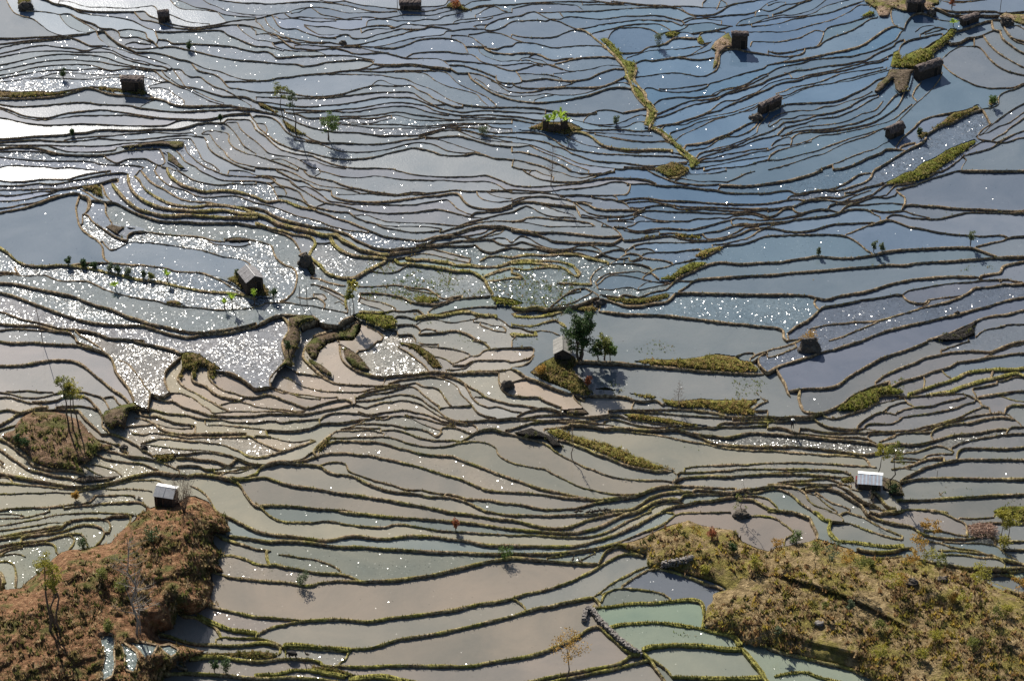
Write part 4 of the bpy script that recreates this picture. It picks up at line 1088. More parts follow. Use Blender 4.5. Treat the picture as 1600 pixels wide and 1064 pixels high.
# land that is not water: tile, kind, height of the hump in metres, reach of its slope (picture points), outline
PATCHES = [
 ('r3c0','spur',7.5,38,"-800 600 -800 470 0 490 60 486 130 480 180 430 250 380 330 300 380 258 440 240 500 240 560 225 620 210 690 200 740 140 800 85 840 55 860 20 910 0 905 -60 840 -90 870 -105 900 -40 940 -20 1000 -40 1110 -50 1170 -95 1220 -95 1300 -60 1350 0 1385 20 1440 120 1400 145 1340 135 1330 200 1390 268 1360 320 1400 385 1320 385 1332 480 1310 540 1330 575 1240 640 1180 655 1115 640 1085 740 985 765 1000 800 1100 830 1200 860 1300 875 1200 915 1020 1010 1010 1064 1020 1400 -800 1400"),
 ('r2c0','knoll',3.2,20,"0 600 30 575 90 560 100 520 150 470 200 440 300 445 400 460 450 480 500 500 550 560 590 600 640 640 700 645 720 670 650 680 580 700 570 740 540 760 470 750 430 740 500 790 560 830 440 805 380 800 300 790 230 770 190 740 150 700 100 660 40 620"),
 ('r3c2','slope',5.0,45,"640 205 700 200 760 185 830 160 890 130 950 100 1010 80 1060 70 1100 60 1170 85 1240 100 1310 110 1380 120 1440 190 1530 230 1600 250 1660 230 1800 200 1860 190 1910 170 2020 205 2100 230 2200 290 2300 300 2430 285 2500 290 2600 320 2700 345 2840 370 2930 420 3000 450 3080 480 3200 510 3800 640 3800 1500 2900 1500 2400 1160 2200 1020 2110 980 1880 925 1700 880 1600 845 1520 850 1450 830 1400 780 1200 720 1215 600 1250 570 1260 520 1340 490 1290 460 1200 430 1100 400 1000 370 940 350 850 355 830 280 740 240"),
 ('r0c0','verge',.5,6,"-800 570 0 568 100 577 230 572 340 577 440 562 548 546 480 562 400 588 300 603 150 613 0 613 -800 613"),
 ('r0c0','verge',.3,5,"565 542 650 538 750 545 905 545 915 580 900 600 830 592 740 585 670 575 610 560"),
 ('r0c0','mud',.9,6,"730 920 820 905 900 895 1000 882 1100 878 1155 883 1155 912 1100 937 1050 917 980 912 900 917 820 925"),
 ('r0c0','mud',.6,6,"1000 935 1040 965 1040 1010 1080 1030 1120 1060 1180 1066 1130 1020 1100 980 1060 945"),
 ('r0c0','verge',1.6,8,"108 0 115 30 150 62 235 68 200 45 195 0 180 -20 120 -20"),
 ('r0c1','verge',.9,7,"0 630 60 650 130 690 165 740 200 760 245 790 310 835 320 850 260 842 215 830 180 795 150 745 90 705 20 675"),
 ('r0c1','verge',.8,6,"1175 45 1200 20 1260 0 1300 40 1360 65 1300 74 1240 55"),
 ('r0c2','path',.7,8,"535 240 590 290 640 350 690 410 720 450 692 490 740 510 760 570 790 630 830 670 850 700 830 770 820 790 870 800 930 830 980 880 1020 930 1070 960 1100 1010 1110 1050 1130 1064 1175 1000 1135 980 1105 950 1065 910 1025 880 985 840 935 805 885 785 895 740 910 705 875 650 842 620 825 580 772 530 762 490 780 440 772 390 705 368 672 320 632 270 595 235"),
 ('r0c2','mound',1.6,9,"1240 305 1265 260 1320 222 1355 200 1385 260 1385 300 1340 307 1305 335 1292 400 1250 450 1262 380 1270 320"),
 ('r0c2','verge',.7,7,"30 802 110 790 180 762 360 762 445 800 440 825 380 825 350 850 290 842 220 830 150 815 60 812"),
 ('r0c2','lush',.4,5,"1160 240 1180 222 1200 265 1190 275 1170 268"),
 ('r0c2','lush',.4,5,"940 215 1000 195 1060 205 1010 240 975 235"),
 ('r0c3','mound',1.4,9,"590 -90 600 20 660 60 690 112 755 112 782 62 850 78 980 72 1030 95 1040 40 1080 30 1070 -90"),
 ('r0c3','lush',1.4,9,"575 100 610 75 655 60 665 95 600 108"),
 ('r0c3','lush',1.6,9,"690 415 760 420 772 380 782 330 820 310 832 372 870 340 930 310 1000 298 1060 250 1110 210 1140 175 1180 180 1170 212 1112 270 1050 312 1022 370 970 392 930 430"),
 ('r0c3','mud',1.2,7,"760 430 930 430 902 460 892 520 872 570 850 582 820 592 790 560 780 500 730 560 690 590 655 575 680 520 740 475"),
 ('r0c3','verge',.8,6,"930 850 955 820 1000 822 1080 762 1160 702 1240 682 1310 650 1335 680 1290 698 1220 727 1150 768 1080 788 1010 830 970 858 940 870"),
 ('r0c3','verge',.5,6,"1370 655 1385 610 1435 600 1430 640 1390 665"),
 ('r0c3','lush',.9,7,"910 1066 960 1020 1050 980 1130 930 1200 900 1290 868 1310 890 1250 932 1200 970 1150 1000 1080 1050 1040 1075 980 1115 900 1140 830 1144 740 1154 700 1174 735 1138 800 1110 850 1080"),
 ('r0c3','mound',.9,8,"1440 100 1480 75 1540 88 1900 92 1900 200 1600 165 1540 150 1505 125 1442 122"),
 ('r1c0','verge',.8,6,"500 105 600 92 640 112 655 178 605 160 550 122"),
 ('r1c0','mud',.8,6,"645 355 700 330 745 345 850 350 922 372 840 380 780 368 745 395 800 425 780 434 720 405"),
 ('r1c0','mud',.6,5,"1395 446 1440 425 1490 413 1550 425 1600 440 1500 455"),
 ('r1c0','verge',.4,5,"1000 818 1060 808 1110 812 1165 838 1110 848 1040 835"),
 ('r1c0','verge',.6,6,"1330 655 1400 668 1470 650 1500 640 1640 660 1700 790 1600 790 1490 735 1440 700"),
 ('r1c1','mud',2.2,9,"275 530 300 515 335 525 362 600 372 650 350 668 320 620 290 590"),
 ('r1c1','lush',1.8,9,"600 905 640 888 750 895 850 905 880 940 880 1000 830 990 800 1000 740 970 690 950 640 930"),
 ('r1c1','lush',.35,5,"960 792 1040 780 1120 790 1170 815 1080 835 1000 830"),
 ('r1c1','lush',.35,5,"1340 632 1370 640 1445 675 1400 655"),
 ('r1c1','lush',.4,5,"1460 780 1600 800 1680 830 1600 850 1500 842"),
 ('r1c1','bank',2.0,7,"200 920 270 902 350 905 390 933 330 948 275 972 285 1064 235 1180 240 1250 180 1220 130 1260 90 1340 92 1290 130 1240 175 1190 172 1066 205 1000"),
 ('r1c1','bank',2.2,8,"350 1050 380 1028 440 1010 510 980 560 985 600 952 660 945 650 1010 610 1062 520 1064 450 1085 400 1130 380 1180 340 1180 310 1140 300 1100"),
 ('r2c1','bank',1.0,7,"530 20 580 50 640 90 690 150 720 190 660 190 600 160 550 110"),
 ('r2c1','bank',.8,6,"310 60 350 110 420 150 480 200 480 240 430 215 370 175 320 130"),
 ('r2c1','verge',.6,6,"860 0 1000 20 1080 70 1150 140 1172 172 1100 172 1050 112 980 52 900 27"),
 ('r2c1','verge',.5,6,"385 675 400 640 450 595 470 582 452 640 405 690"),
 ('r2c0','verge',2.0,9,"1130 75 1170 68 1240 80 1300 120 1392 178 1340 182 1340 260 1310 220 1290 165 1240 160 1225 240 1200 235 1190 182 1150 180 1135 260 1115 240 1130 150"),
 ('r2c0','bank',2.4,9,"655 440 700 425 760 400 840 385 872 410 860 430 812 440 800 480 782 560 730 530 700 560 650 520 635 470"),
 ('r2c0','mud',.6,6,"450 875 500 850 560 842 640 850 760 843 700 870 620 887 520 895"),
 ('r2c0','verge',.5,6,"950 712 1090 700 1100 740 1040 766 980 747"),
 ('r2c2','verge',1.6,9,"110 200 180 140 260 100 375 90 420 140 370 180 440 240 480 290 500 340 450 352 390 332 330 300 250 270 180 240"),
 ('r2c2','dry',.9,7,"740 130 860 113 1000 118 1130 108 1280 80 1400 95 1430 120 1500 130 1555 190 1400 196 1230 182 1060 166 900 152"),
 ('r2c2','dry',.7,7,"500 302 620 310 760 338 870 360 930 352 960 398 1000 408 1080 418 1200 415 1320 450 1500 466 1530 440 1490 420 1560 358 1500 368 1300 370 1180 360 1060 375 980 370 880 345 700 320 580 290"),
 ('r2c2','mud',.6,6,"310 430 440 418 485 460 430 472 350 462"),
 ('r2c2','dry',.6,6,"680 455 780 455 880 470 1000 490 1120 515 1250 530 1180 537 1050 532 950 512 830 497 730 480"),
 ('r2c2','dry',1.1,8,"200 565 290 545 380 580 480 610 600 640 720 690 830 740 930 775 1010 802 900 808 760 782 640 737 520 692 400 640 300 612"),
 ('r2c2','rock',1.0,6,"10 575 120 545 180 570 260 600 325 665 260 672 200 620 120 610 60 600"),
 ('r2c3','lush',1.0,8,"400 440 480 380 540 330 640 300 760 280 850 318 820 332 700 340 680 382 600 430 500 442"),
 ('r2c3','verge',.8,7,"470 850 530 845 540 880 470 890 440 870"),
 ('r2c3','mud',.9,7,"715 850 800 870 832 890 850 975 790 962 715 930"),
 ('r1c2','lush',.7,7,"1030 632 1060 600 1130 570 1225 573 1180 605 1120 632 1040 662 1000 690 920 690 920 662 990 655"),
 ('r1c2','dry',.5,6,"1110 550 1180 500 1300 473 1322 480 1240 522 1180 550"),
 ('r1c2','verge',.5,6,"550 782 700 798 850 790 960 765 1012 765 980 800 900 820 800 836 700 836 600 812"),
 ('r1c2','verge',.9,7,"395 868 440 840 500 840 532 862 520 886 460 890"),
 ('r1c2','dry',.4,5,"770 430 850 408 1040 393 1190 405 1200 430 1060 425 1000 407 860 420"),
 ('r1c2','verge',.5,6,"870 -10 980 50 1070 25 1110 -10 1060 -40 1000 -60"),
 ('r1c3','rock',.8,6,"1000 1064 1080 1020 1200 985 1300 935 1340 920 1290 980 1300 1030 1220 1070 1120 1075"),
 ('r3c3','brush',1.0,7,"1260 142 1270 95 1340 68 1420 100 1422 142 1330 146"),
 ('r2c3','lush',.8,7,"1400 1068 1460 1035 1600 1030 2000 1020 2000 1150 1600 1132 1540 1104 1450 1088"),
 ('r3c1','verge',.4,5,"-200 880 0 872 100 882 150 900 120 918 0 928 -200 918"),
 ('r3c1','verge',.4,5,"340 967 420 968 560 995 640 1030 590 1036 480 1012 360 988"),
 ('r3c0','verge',.4,5,"1170 888 1300 885 1600 868 1600 915 1400 903 1200 908"),
 ('r1c0','verge',.6,6,"1700 0 1700 0"),
]
# small pools lying inside the spur
POOLS = [
 ('r3c0',"625 785 700 782 715 830 708 900 715 960 700 1030 640 1062 622 1040 650 960 660 900 640 850"),
 ('r3c0',"755 822 800 850 850 890 862 930 840 1010 790 990 785 930 775 880"),
 ('r3c0',"810 820 900 830 980 845 950 900 905 920 880 880"),
 ('r3c0',"1000 850 1060 842 1108 870 1105 888 1070 910 1030 882"),
 ('r3c0',"1095 925 1140 950 1165 990 1120 975"),
]
import bpy, math, random
import numpy as np
from mathutils import Vector, noise
PI = math.pi
C = bpy.context.scene.collection
R = random.Random(7)

# ------------------------------------------------------------------ camera
W0, H0 = 1600, 1064
DEP = math.radians(36.0)
FOC = 4317.0
CAMZ = 241.0
sD, cD = math.sin(DEP), math.cos(DEP)

def ray(u, v):
    """direction of the sight line through picture point (u, v)"""
    x = (u - W0/2)/FOC
    y = (H0/2 - v)/FOC
    return x, cD + y*sD, -sD + y*cD

def P(u, v, z=0.0):
    x, y, w = ray(u, v)
    t = (z - CAMZ)/w
    return (x*t, y*t, z)

def ppm(u, v, z=0.0):
    """picture points per metre at that spot"""
    x, y, w = ray(u, v)
    t = (z - CAMZ)/w
    return FOC/t

def project(x, y, z):
    """world point to picture point"""
    dz = z - CAMZ
    depth = y*cD - dz*sD
    up = y*sD + dz*cD
    return W0/2 + FOC*x/depth, H0/2 - FOC*up/depth

# ------------------------------------------------------------------ helpers
def new_mesh(name, verts, faces, mats, parent=None, smooth=False, midx=None):
    me = bpy.data.meshes.new(name)
    me.from_pydata(verts, [], faces)
    if not isinstance(mats, (list, tuple)):
        mats = [mats]
    for m in mats:
        me.materials.append(m)
    if midx is not None:
        me.polygons.foreach_set('material_index', midx)
    if smooth:
        me.polygons.foreach_set('use_smooth', [True]*len(me.polygons))
    me.update()
    o = bpy.data.objects.new(name, me)
    C.objects.link(o)
    if parent is not None:
        o.parent = parent
    return o

def tag(o, label=None, cat=None, group=None, kind=None):
    if label: o['label'] = label
    if cat: o['category'] = cat
    if group: o['group'] = group
    if kind: o['kind'] = kind
    return o

def empty(name, loc, rz=0.0):
    o = bpy.data.objects.new(name, None)
    o.empty_display_size = 0.3
    C.objects.link(o)
    o.location = loc
    o.rotation_euler = (0, 0, rz)
    return o

# ------------------------------------------------------------------ traced field banks
DROP = {'t': .09, 'm': .14, 'h': .23, 'g': .26, 'w': 2.0}
WID = {'t': .17, 'm': .2, 'h': .27, 'g': .5, 'w': .5}
UP = {'t': .14, 'm': .17, 'h': .21, 'g': .24, 'w': .3}

raw = []
for key, txt in TRACES.items():
    r, c = int(key[1]), int(key[3])
    for ln in txt.strip().split('\n'):
        tk = ln.split()
        if not tk: continue
        st = 't'
        if tk[0] in 'tmhgw':
            st = tk[0]; tk = tk[1:]
        if len(tk) < 4: continue
        p = [[c*400 + float(tk[i])/4, r*266 + float(tk[i+1])/4] for i in range(0, len(tk)-1, 2)]
        if math.dist(p[0], p[-1]) < 2 and len(p) < 4: continue
        raw.append([st, p])

def on_edge(q):
    k = []
    for i, xe in enumerate((400, 800, 1200)):
        if abs(q[0]-xe) < .6: k.append(('x', xe))
    for i, ye in enumerate((266, 532, 798)):
        if abs(q[1]-ye) < .6: k.append(('y', ye))
    return k[0] if k else None

# join the pieces across tile borders
changed = True
lines = [l for l in raw]
while changed:
    changed = False
    ends = {}
    for li, (st, p) in enumerate(lines):
        if p is None: continue
        for e in (0, -1):
            k = on_edge(p[e])
            if k: ends.setdefault(k, []).append((li, e))
    best = None
    pairs = []
    for k, lst in ends.items():
        for a in range(len(lst)):
            for b in range(a+1, len(lst)):
                if lst[a][0] == lst[b][0]: continue
                pa = lines[lst[a][0]][1]; pb = lines[lst[b][0]][1]
                qa, qb = pa[lst[a][1]], pb[lst[b][1]]
                na = pa[1] if lst[a][1] == 0 else pa[-2]
                nb = pb[1] if lst[b][1] == 0 else pb[-2]
                ax = 0 if k[0] == 'x' else 1
                if (na[ax]-k[1])*(nb[ax]-k[1]) >= 0: continue
                d = math.dist(qa, qb)
                if d < 4.2: pairs.append((d, lst[a], lst[b]))
    pairs.sort()
    used = set()
    for d, (la, ea), (lb, eb) in pairs:
        if la in used or lb in used: continue
        used.add(la); used.add(lb)
        pa, pb = lines[la][1], lines[lb][1]
        if ea == 0: pa = pa[::-1]
        if eb == -1: pb = pb[::-1]
        m = [(pa[-1][0]+pb[0][0])/2, (pa[-1][1]+pb[0][1])/2]
        order = 'tmghw'
        # style of the longer piece
        st = lines[la][0] if len(pa) >= len(pb) else lines[lb][0]
        lines[la] = [st, pa[:-1] + [m] + pb[1:]]
        lines[lb] = [st, None]
        changed = True
lines = [l for l in lines if l[1] is not None]

def catmull(p, step=2.0):
    p = [np.array(q, float) for q in p]
    q = [p[0]]
    for a in p[1:]:
        if np.linalg.norm(a-q[-1]) > .6: q.append(a)
    p = q
    if len(p) < 2: return None
    p = [2*p[0]-p[1]] + p + [2*p[-1]-p[-2]]
    out = []
    for i in range(1, len(p)-2):
        n = max(1, int(np.linalg.norm(p[i+1]-p[i])/step))
        for k in range(n):
            t = k/n
            t2, t3 = t*t, t*t*t
            out.append(.5*((2*p[i]) + (-p[i-1]+p[i+1])*t + (2*p[i-1]-5*p[i]+4*p[i+1]-p[i+2])*t2
                           + (-p[i-1]+3*p[i]-3*p[i+1]+p[i+2])*t3))
    out.append(p[-2])
    return np.array(out)

curves = []
for st, p in lines:
    c = catmull(p)
    if c is not None and len(c) > 1: curves.append([st, c])

def poly_px(key, txt):
    r, c = int(key[1]), int(key[3])
    t = [float(x) for x in txt.split()]
    return np.array([[c*400 + t[i]/4, r*266 + t[i+1]/4] for i in range(0, len(t)-1, 2)])

def inside(poly, X, Y):
    r = np.zeros(X.shape, bool)
    n = len(poly)
    for i in range(n):
        x1, y1 = poly[i]; x2, y2 = poly[(i+1) % n]
        if y1 == y2: continue
        m = ((y1 > Y) != (y2 > Y)) & (X < (x2-x1)*(Y-y1)/(y2-y1)+x1)
        r ^= m
    return r

patches = []
for key, kind, amp, reach, txt in PATCHES:
    p = poly_px(key, txt)
    if len(p) > 2: patches.append((kind, amp, reach, p))
pools = [poly_px(k, t) for k, t in POOLS]

# snap loose ends to the nearest other bank; carry border ends on beyond the frame
allp = np.concatenate([c for _, c in curves])
owner = np.concatenate([np.full(len(c), i) for i, (_, c) in enumerate(curves)])
for _, _, _, p_ in patches:
    q_ = np.concatenate([p_, p_[:1]])
    e_ = np.concatenate([a + (b_-a)*np.linspace(0, 1, max(2, int(np.hypot(*(b_-a))/2)))[:, None] for a, b_ in zip(q_[:-1], q_[1:])])
    allp = np.concatenate([allp, e_]); owner = np.concatenate([owner, np.full(len(e_), -1)])
for i, (st, c) in enumerate(curves):
    for e in (0, -1):
        q = c[e]
        if q[0] <= 1 or q[0] >= 1599 or q[1] <= 1 or q[1] >= 1063:
            k = min(12, len(c)-1)
            d = (c[0]-c[k]) if e == 0 else (c[-1]-c[-1-k])
            L = np.linalg.norm(d)
            if L < 1e-3: continue
            d = d/L
            if (q[0] <= 1 and d[0] > -.3) or (q[0] >= 1599 and d[0] < .3): 
                if q[1] > 1 and q[1] < 1063: d = np.array([-1. if q[0] <= 1 else 1., d[1]*.5]); d /= np.linalg.norm(d)
            if q[1] <= 1 and d[1] > -.15: d = np.array([d[0], -.2]); d /= np.linalg.norm(d)
            if q[1] >= 1063 and d[1] < .15: d = np.array([d[0], .2]); d /= np.linalg.norm(d)
            nrm = np.array([-d[1], d[0]])
            ph = R.random()*6
            ext = [q + d*s + nrm*(3*math.sin(s/40+ph)-3*math.sin(ph))*min(1, s/40) for s in np.arange(2, 216, 2.)]
            ext = np.array(ext)
            if e == 0: c = np.concatenate([ext[::-1], c])
            else: c = np.concatenate([c, ext])
            continue
        dd = np.hypot(allp[:, 0]-q[0], allp[:, 1]-q[1])
        dd[owner == i] = 99
        j = int(np.argmin(dd))
        if .4 < dd[j] < (14 if on_edge(q) else 8):
            t = allp[j]
            n = max(1, int(dd[j]/1.5))
            ext = np.array([q + (t-q)*(k+1)/n for k in range(n)])
            if e == 0: c = np.concatenate([ext[::-1], c])
            else: c = np.concatenate([c, ext])
    curves[i][1] = c

# ------------------------------------------------------------------ which field is where
MX, MY = 200, 150
GW, GH = W0 + 2*MX, H0 + 2*MY
wall = np.zeros((GH, GW), bool)

borders = [('t', np.concatenate([p, p[:1]])) for _, _, _, p in patches] + [('t', np.concatenate([p, p[:1]])) for p in pools]
for st, c in curves + borders:
    for a, b in zip(c[:-1], c[1:]):
        n = max(1, int(max(abs(b-a))*1.5)+1)
        for k in range(n+1):
            q = a + (b-a)*k/n
            x = int(round(q[0]+MX)); y = int(round(q[1]+MY))
            if 0 <= x < GW and 0 <= y < GH: wall[y, x] = True

parent_ = []
def find(a):
    while parent_[a] != a:
        parent_[a] = parent_[parent_[a]]
        a = parent_[a]
    return a
lab = np.full((GH, GW), -1, np.int32)
prev = []
for y in range(GH):
    row = wall[y].astype(np.int8)
    d = np.diff(np.concatenate([[1], row, [1]]))
    s = np.where(d == -1)[0]; e = np.where(d == 1)[0]
    cur = []
    pi = 0
    for a, b in zip(s, e):
        idx = len(parent_); parent_.append(idx)
        cur.append((a, b, idx))
        lab[y, a:b] = idx
    j = 0
    for a, b, idx in cur:
        while j < len(prev) and prev[j][1] <= a: j += 1
        k = j
        while k < len(prev) and prev[k][0] < b:
            ra, rb = find(prev[k][2]), find(idx)
            if ra != rb: parent_[max(ra, rb)] = min(ra, rb)
            k += 1
    prev = cur
root = np.array([find(i) for i in range(len(parent_))])
uniq, inv = np.unique(root, return_inverse=True)
lab[lab >= 0] = inv[lab[lab >= 0]]
area = np.bincount(lab[lab >= 0], minlength=len(uniq))
lab[(lab >= 0) & (area[np.maximum(lab, 0)] < 14)] = -1
# grow the fields into the banks (they meet below the middle of each bank)
for it in range(40):
    m = lab < 0
    if not m.any(): break
    for dy, dx in ((0, 1), (0, -1), (1, 0), (-1, 0)):
        sh = np.roll(lab, (dy, dx), (0, 1))
        m = lab < 0
        lab[m] = np.where(sh[m] >= 0, sh[m], -1)
lab[lab < 0] = 0
uniq, inv = np.unique(lab, return_inverse=True)
lab = inv.reshape(lab.shape).astype(np.int32)
NC = len(uniq)
area = np.bincount(lab.ravel(), minlength=NC).astype(float)
yy, xx = np.mgrid[0:GH, 0:GW]
cx = np.bincount(lab.ravel(), xx.ravel(), NC)/area - MX
cy = np.bincount(lab.ravel(), yy.ravel(), NC)/area - MY
print('fields', NC, 'banks', len(curves))

def lat(u, v):
    x = min(GW-1, max(0, int(round(u+MX)))); y = min(GH-1, max(0, int(round(v+MY))))
    return lab[y, x]

# ------------------------------------------------------------------ water level of every field
A = np.zeros((NC, NC)); Bv = np.zeros(NC)
side = []
for st, c in curves:
    t = np.gradient(c, axis=0)
    t /= np.maximum(np.linalg.norm(t, axis=1, keepdims=True), 1e-6)
    n = np.stack([-t[:, 1], t[:, 0]], 1)
    n[n[:, 1] > 0] *= -1                      # away from the camera
    la = np.array([lat(*(q+m*2.5)) for q, m in zip(c, n)])
    lb = np.array([lat(*(q-m*2.5)) for q, m in zip(c, n)])
    side.append((la, lb, n))
    for k in range(len(c)):
        a, b = la[k], lb[k]
        if a == b: continue
        w = abs(n[k, 1])**2
        if w < .05: continue
        d = DROP[st]
        A[a, a] += w; A[b, b] += w; A[a, b] -= w; A[b, a] -= w
        Bv[a] += w*d; Bv[b] -= w*d
pl = (532 - cy)*.008
lam = .02*np.sqrt(area)
A[np.arange(NC), np.arange(NC)] += lam
Bv += lam*pl
hc = np.linalg.solve(A, Bv)
print('levels', hc.min(), hc.max())
hmap = hc[lab]
# a soft version for the ground of the banks and hillsides
def blur(a, r):
    for ax in (0, 1):
        p = np.pad(a, [(r+1, r) if i == ax else (0, 0) for i in (0, 1)], mode='edge')
        cs = np.cumsum(p, axis=ax)
        a = (np.take(cs, range(2*r+1, cs.shape[ax]), ax) - np.take(cs, range(0, cs.shape[ax]-2*r-1), ax))/(2*r+1)
    return a
hs = blur(blur(hmap, 12), 12)
def hsm(u, v):
    x = min(GW-1, max(0, int(round(u+MX)))); y = min(GH-1, max(0, int(round(v+MY))))
    return float(hs[y, x])
def hraw(u, v):
    return float(hc[lat(u, v)])
# ------------------------------------------------------------------ materials
def mat(name):
    m = bpy.data.materials.new(name)
    m.use_nodes = True
    nt = m.node_tree
    for n in list(nt.nodes): nt.nodes.remove(n)
    out = nt.nodes.new('ShaderNodeOutputMaterial')
    b = nt.nodes.new('ShaderNodeBsdfPrincipled')
    nt.links.new(b.outputs[0], out.inputs[0])
    return m, nt, b

def nd(nt, t, **kw):
    n = nt.nodes.new(t)
    for k, v in kw.items():
        if hasattr(n, k): setattr(n, k, v)
        else: n.inputs[k].default_value = v
    return n

def ramp(nt, src, stops):
    r = nt.nodes.new('ShaderNodeValToRGB')
    el = r.color_ramp.elements
    while len(el) < len(stops): el.new(.5)
    for e, (p, c) in zip(el, stops):
        e.position = p
        e.color = (*c, 1) if len(c) == 3 else c
    nt.links.new(src, r.inputs[0])
    return r

def coords(nt):
    return nt.nodes.new('ShaderNodeTexCoord').outputs['Object']

def noisy(name, stops, scale=2.0, detail=6, rough=.9, bump=.3, bscale=None, dist=.05, world=True, spec=.2):
    m, nt, b = mat(name)
    co = nt.nodes.new('ShaderNodeNewGeometry').outputs['Position'] if world else coords(nt)
    n = nd(nt, 'ShaderNodeTexNoise', Scale=scale, Detail=detail, Roughness=.65)
    nt.links.new(co, n.inputs['Vector'])
    r = ramp(nt, n.outputs['Fac'], stops)
    nt.links.new(r.outputs[0], b.inputs['Base Color'])
    b.inputs['Roughness'].default_value = rough
    b.inputs['Specular IOR Level'].default_value = spec
    if bump:
        n2 = nd(nt, 'ShaderNodeTexNoise', Scale=bscale or scale*4, Detail=4)
        nt.links.new(co, n2.inputs['Vector'])
        bp = nd(nt, 'ShaderNodeBump', Strength=bump, Distance=dist)
        nt.links.new(n2.outputs['Fac'], bp.inputs['Height'])
        nt.links.new(bp.outputs[0], b.inputs['Normal'])
    return m

def water_material():
    m, nt, b = mat('paddy_water')
    L = nt.links
    pos = nt.nodes.new('ShaderNodeNewGeometry').outputs['Position']
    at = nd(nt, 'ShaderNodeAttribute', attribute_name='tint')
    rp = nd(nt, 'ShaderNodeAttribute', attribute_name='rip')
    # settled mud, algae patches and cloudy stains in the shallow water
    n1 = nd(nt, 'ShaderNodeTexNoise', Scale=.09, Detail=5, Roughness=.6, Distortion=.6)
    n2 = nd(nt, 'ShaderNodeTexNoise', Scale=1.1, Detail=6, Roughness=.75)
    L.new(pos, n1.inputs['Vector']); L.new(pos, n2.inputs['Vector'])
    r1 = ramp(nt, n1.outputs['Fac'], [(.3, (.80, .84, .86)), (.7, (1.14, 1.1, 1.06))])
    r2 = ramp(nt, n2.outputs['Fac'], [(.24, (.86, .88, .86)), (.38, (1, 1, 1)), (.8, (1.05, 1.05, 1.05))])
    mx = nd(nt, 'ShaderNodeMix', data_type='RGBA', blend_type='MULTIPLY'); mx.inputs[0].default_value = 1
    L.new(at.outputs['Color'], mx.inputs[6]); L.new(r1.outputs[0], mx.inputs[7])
    mx2 = nd(nt, 'ShaderNodeMix', data_type='RGBA', blend_type='MULTIPLY'); mx2.inputs[0].default_value = 1
    L.new(mx.outputs[2], mx2.inputs[6]); L.new(r2.outputs[0], mx2.inputs[7])
    # stirred mud clods where the field is churned
    mapn = nd(nt, 'ShaderNodeMapping'); mapn.inputs['Scale'].default_value = (1, 1, 1)
    L.new(pos, mapn.inputs['Vector'])
    n3 = nd(nt, 'ShaderNodeTexNoise', Scale=1.7, Detail=5, Roughness=.7)
    L.new(mapn.outputs[0], n3.inputs['Vector'])
    clod = ramp(nt, n3.outputs['Fac'], [(.47, (1, 1, 1)), (.56, (.25, .23, .2))])
    n4 = nd(nt, 'ShaderNodeTexNoise', Scale=.16, Detail=4, Roughness=.6)
    L.new(pos, n4.inputs['Vector'])
    msk = nd(nt, 'ShaderNodeMapRange'); 
    msk.inputs['From Min'].default_value = .36; msk.inputs['From Max'].default_value = .6
    msk.inputs['To Min'].default_value = .25; msk.inputs['To Max'].default_value = 1
    L.new(n4.outputs['Fac'], msk.inputs['Value'])
    ripm = nd(nt, 'ShaderNodeMath', operation='MULTIPLY')
    absr = nd(nt, 'ShaderNodeMath', operation='ABSOLUTE'); L.new(rp.outputs['Fac'], absr.inputs[0]); L.new(absr.outputs[0], ripm.inputs[0]); L.new(msk.outputs[0], ripm.inputs[1])
    mx3 = nd(nt, 'ShaderNodeMix', data_type='RGBA', blend_type='MULTIPLY')
    cm = nd(nt, 'ShaderNodeMath', operation='MULTIPLY'); L.new(rp.outputs['Fac'], cm.inputs[0]); L.new(msk.outputs[0], cm.inputs[1]); cm.use_clamp = True
    L.new(cm.outputs[0], mx3.inputs[0])
    L.new(mx2.outputs[2], mx3.inputs[6]); L.new(clod.outputs[0], mx3.inputs[7])
    L.new(mx3.outputs[2], b.inputs['Base Color'])
    b.inputs['Roughness'].default_value = .04
    b.inputs['IOR'].default_value = 1.36
    # surface: fine wind ripples, coarse churned clods, sparse sticks that catch the sun
    f1 = nd(nt, 'ShaderNodeTexNoise', Scale=2.6, Detail=2, Roughness=.6)
    L.new(pos, f1.inputs['Vector'])
    f2 = nd(nt, 'ShaderNodeTexNoise', Scale=3.4, Detail=3, Roughness=.7)
    L.new(pos, f2.inputs['Vector'])
    vo = nd(nt, 'ShaderNodeTexVoronoi', Scale=.75); vo.inputs['Randomness'].default_value = 1
    L.new(pos, vo.inputs['Vector'])
    spk = nd(nt, 'ShaderNodeMapRange')
    spk.inputs['From Min'].default_value = .14; spk.inputs['From Max'].default_value = .0
    spk.inputs['To Min'].default_value = 0; spk.inputs['To Max'].default_value = .16
    L.new(vo.outputs['Distance'], spk.inputs['Value'])
    h1 = nd(nt, 'ShaderNodeMath', operation='MULTIPLY'); L.new(f1.outputs['Fac'], h1.inputs[0]); h1.inputs[1].default_value = .01
    h2 = nd(nt, 'ShaderNodeMath', operation='MULTIPLY'); L.new(f2.outputs['Fac'], h2.inputs[0]); L.new(ripm.outputs[0], h2.inputs[1])
    h2b = nd(nt, 'ShaderNodeMath', operation='MULTIPLY'); L.new(h2.outputs[0], h2b.inputs[0]); h2b.inputs[1].default_value = .02
    ad = nd(nt, 'ShaderNodeMath', operation='ADD'); L.new(h1.outputs[0], ad.inputs[0]); L.new(h2b.outputs[0], ad.inputs[1])
    ad2 = nd(nt, 'ShaderNodeMath', operation='ADD'); L.new(ad.outputs[0], ad2.inputs[0]); L.new(spk.outputs[0], ad2.inputs[1])
    bp = nd(nt, 'ShaderNodeBump', Strength=1.0, Distance=1.0)
    L.new(ad.outputs[0], bp.inputs['Height'])
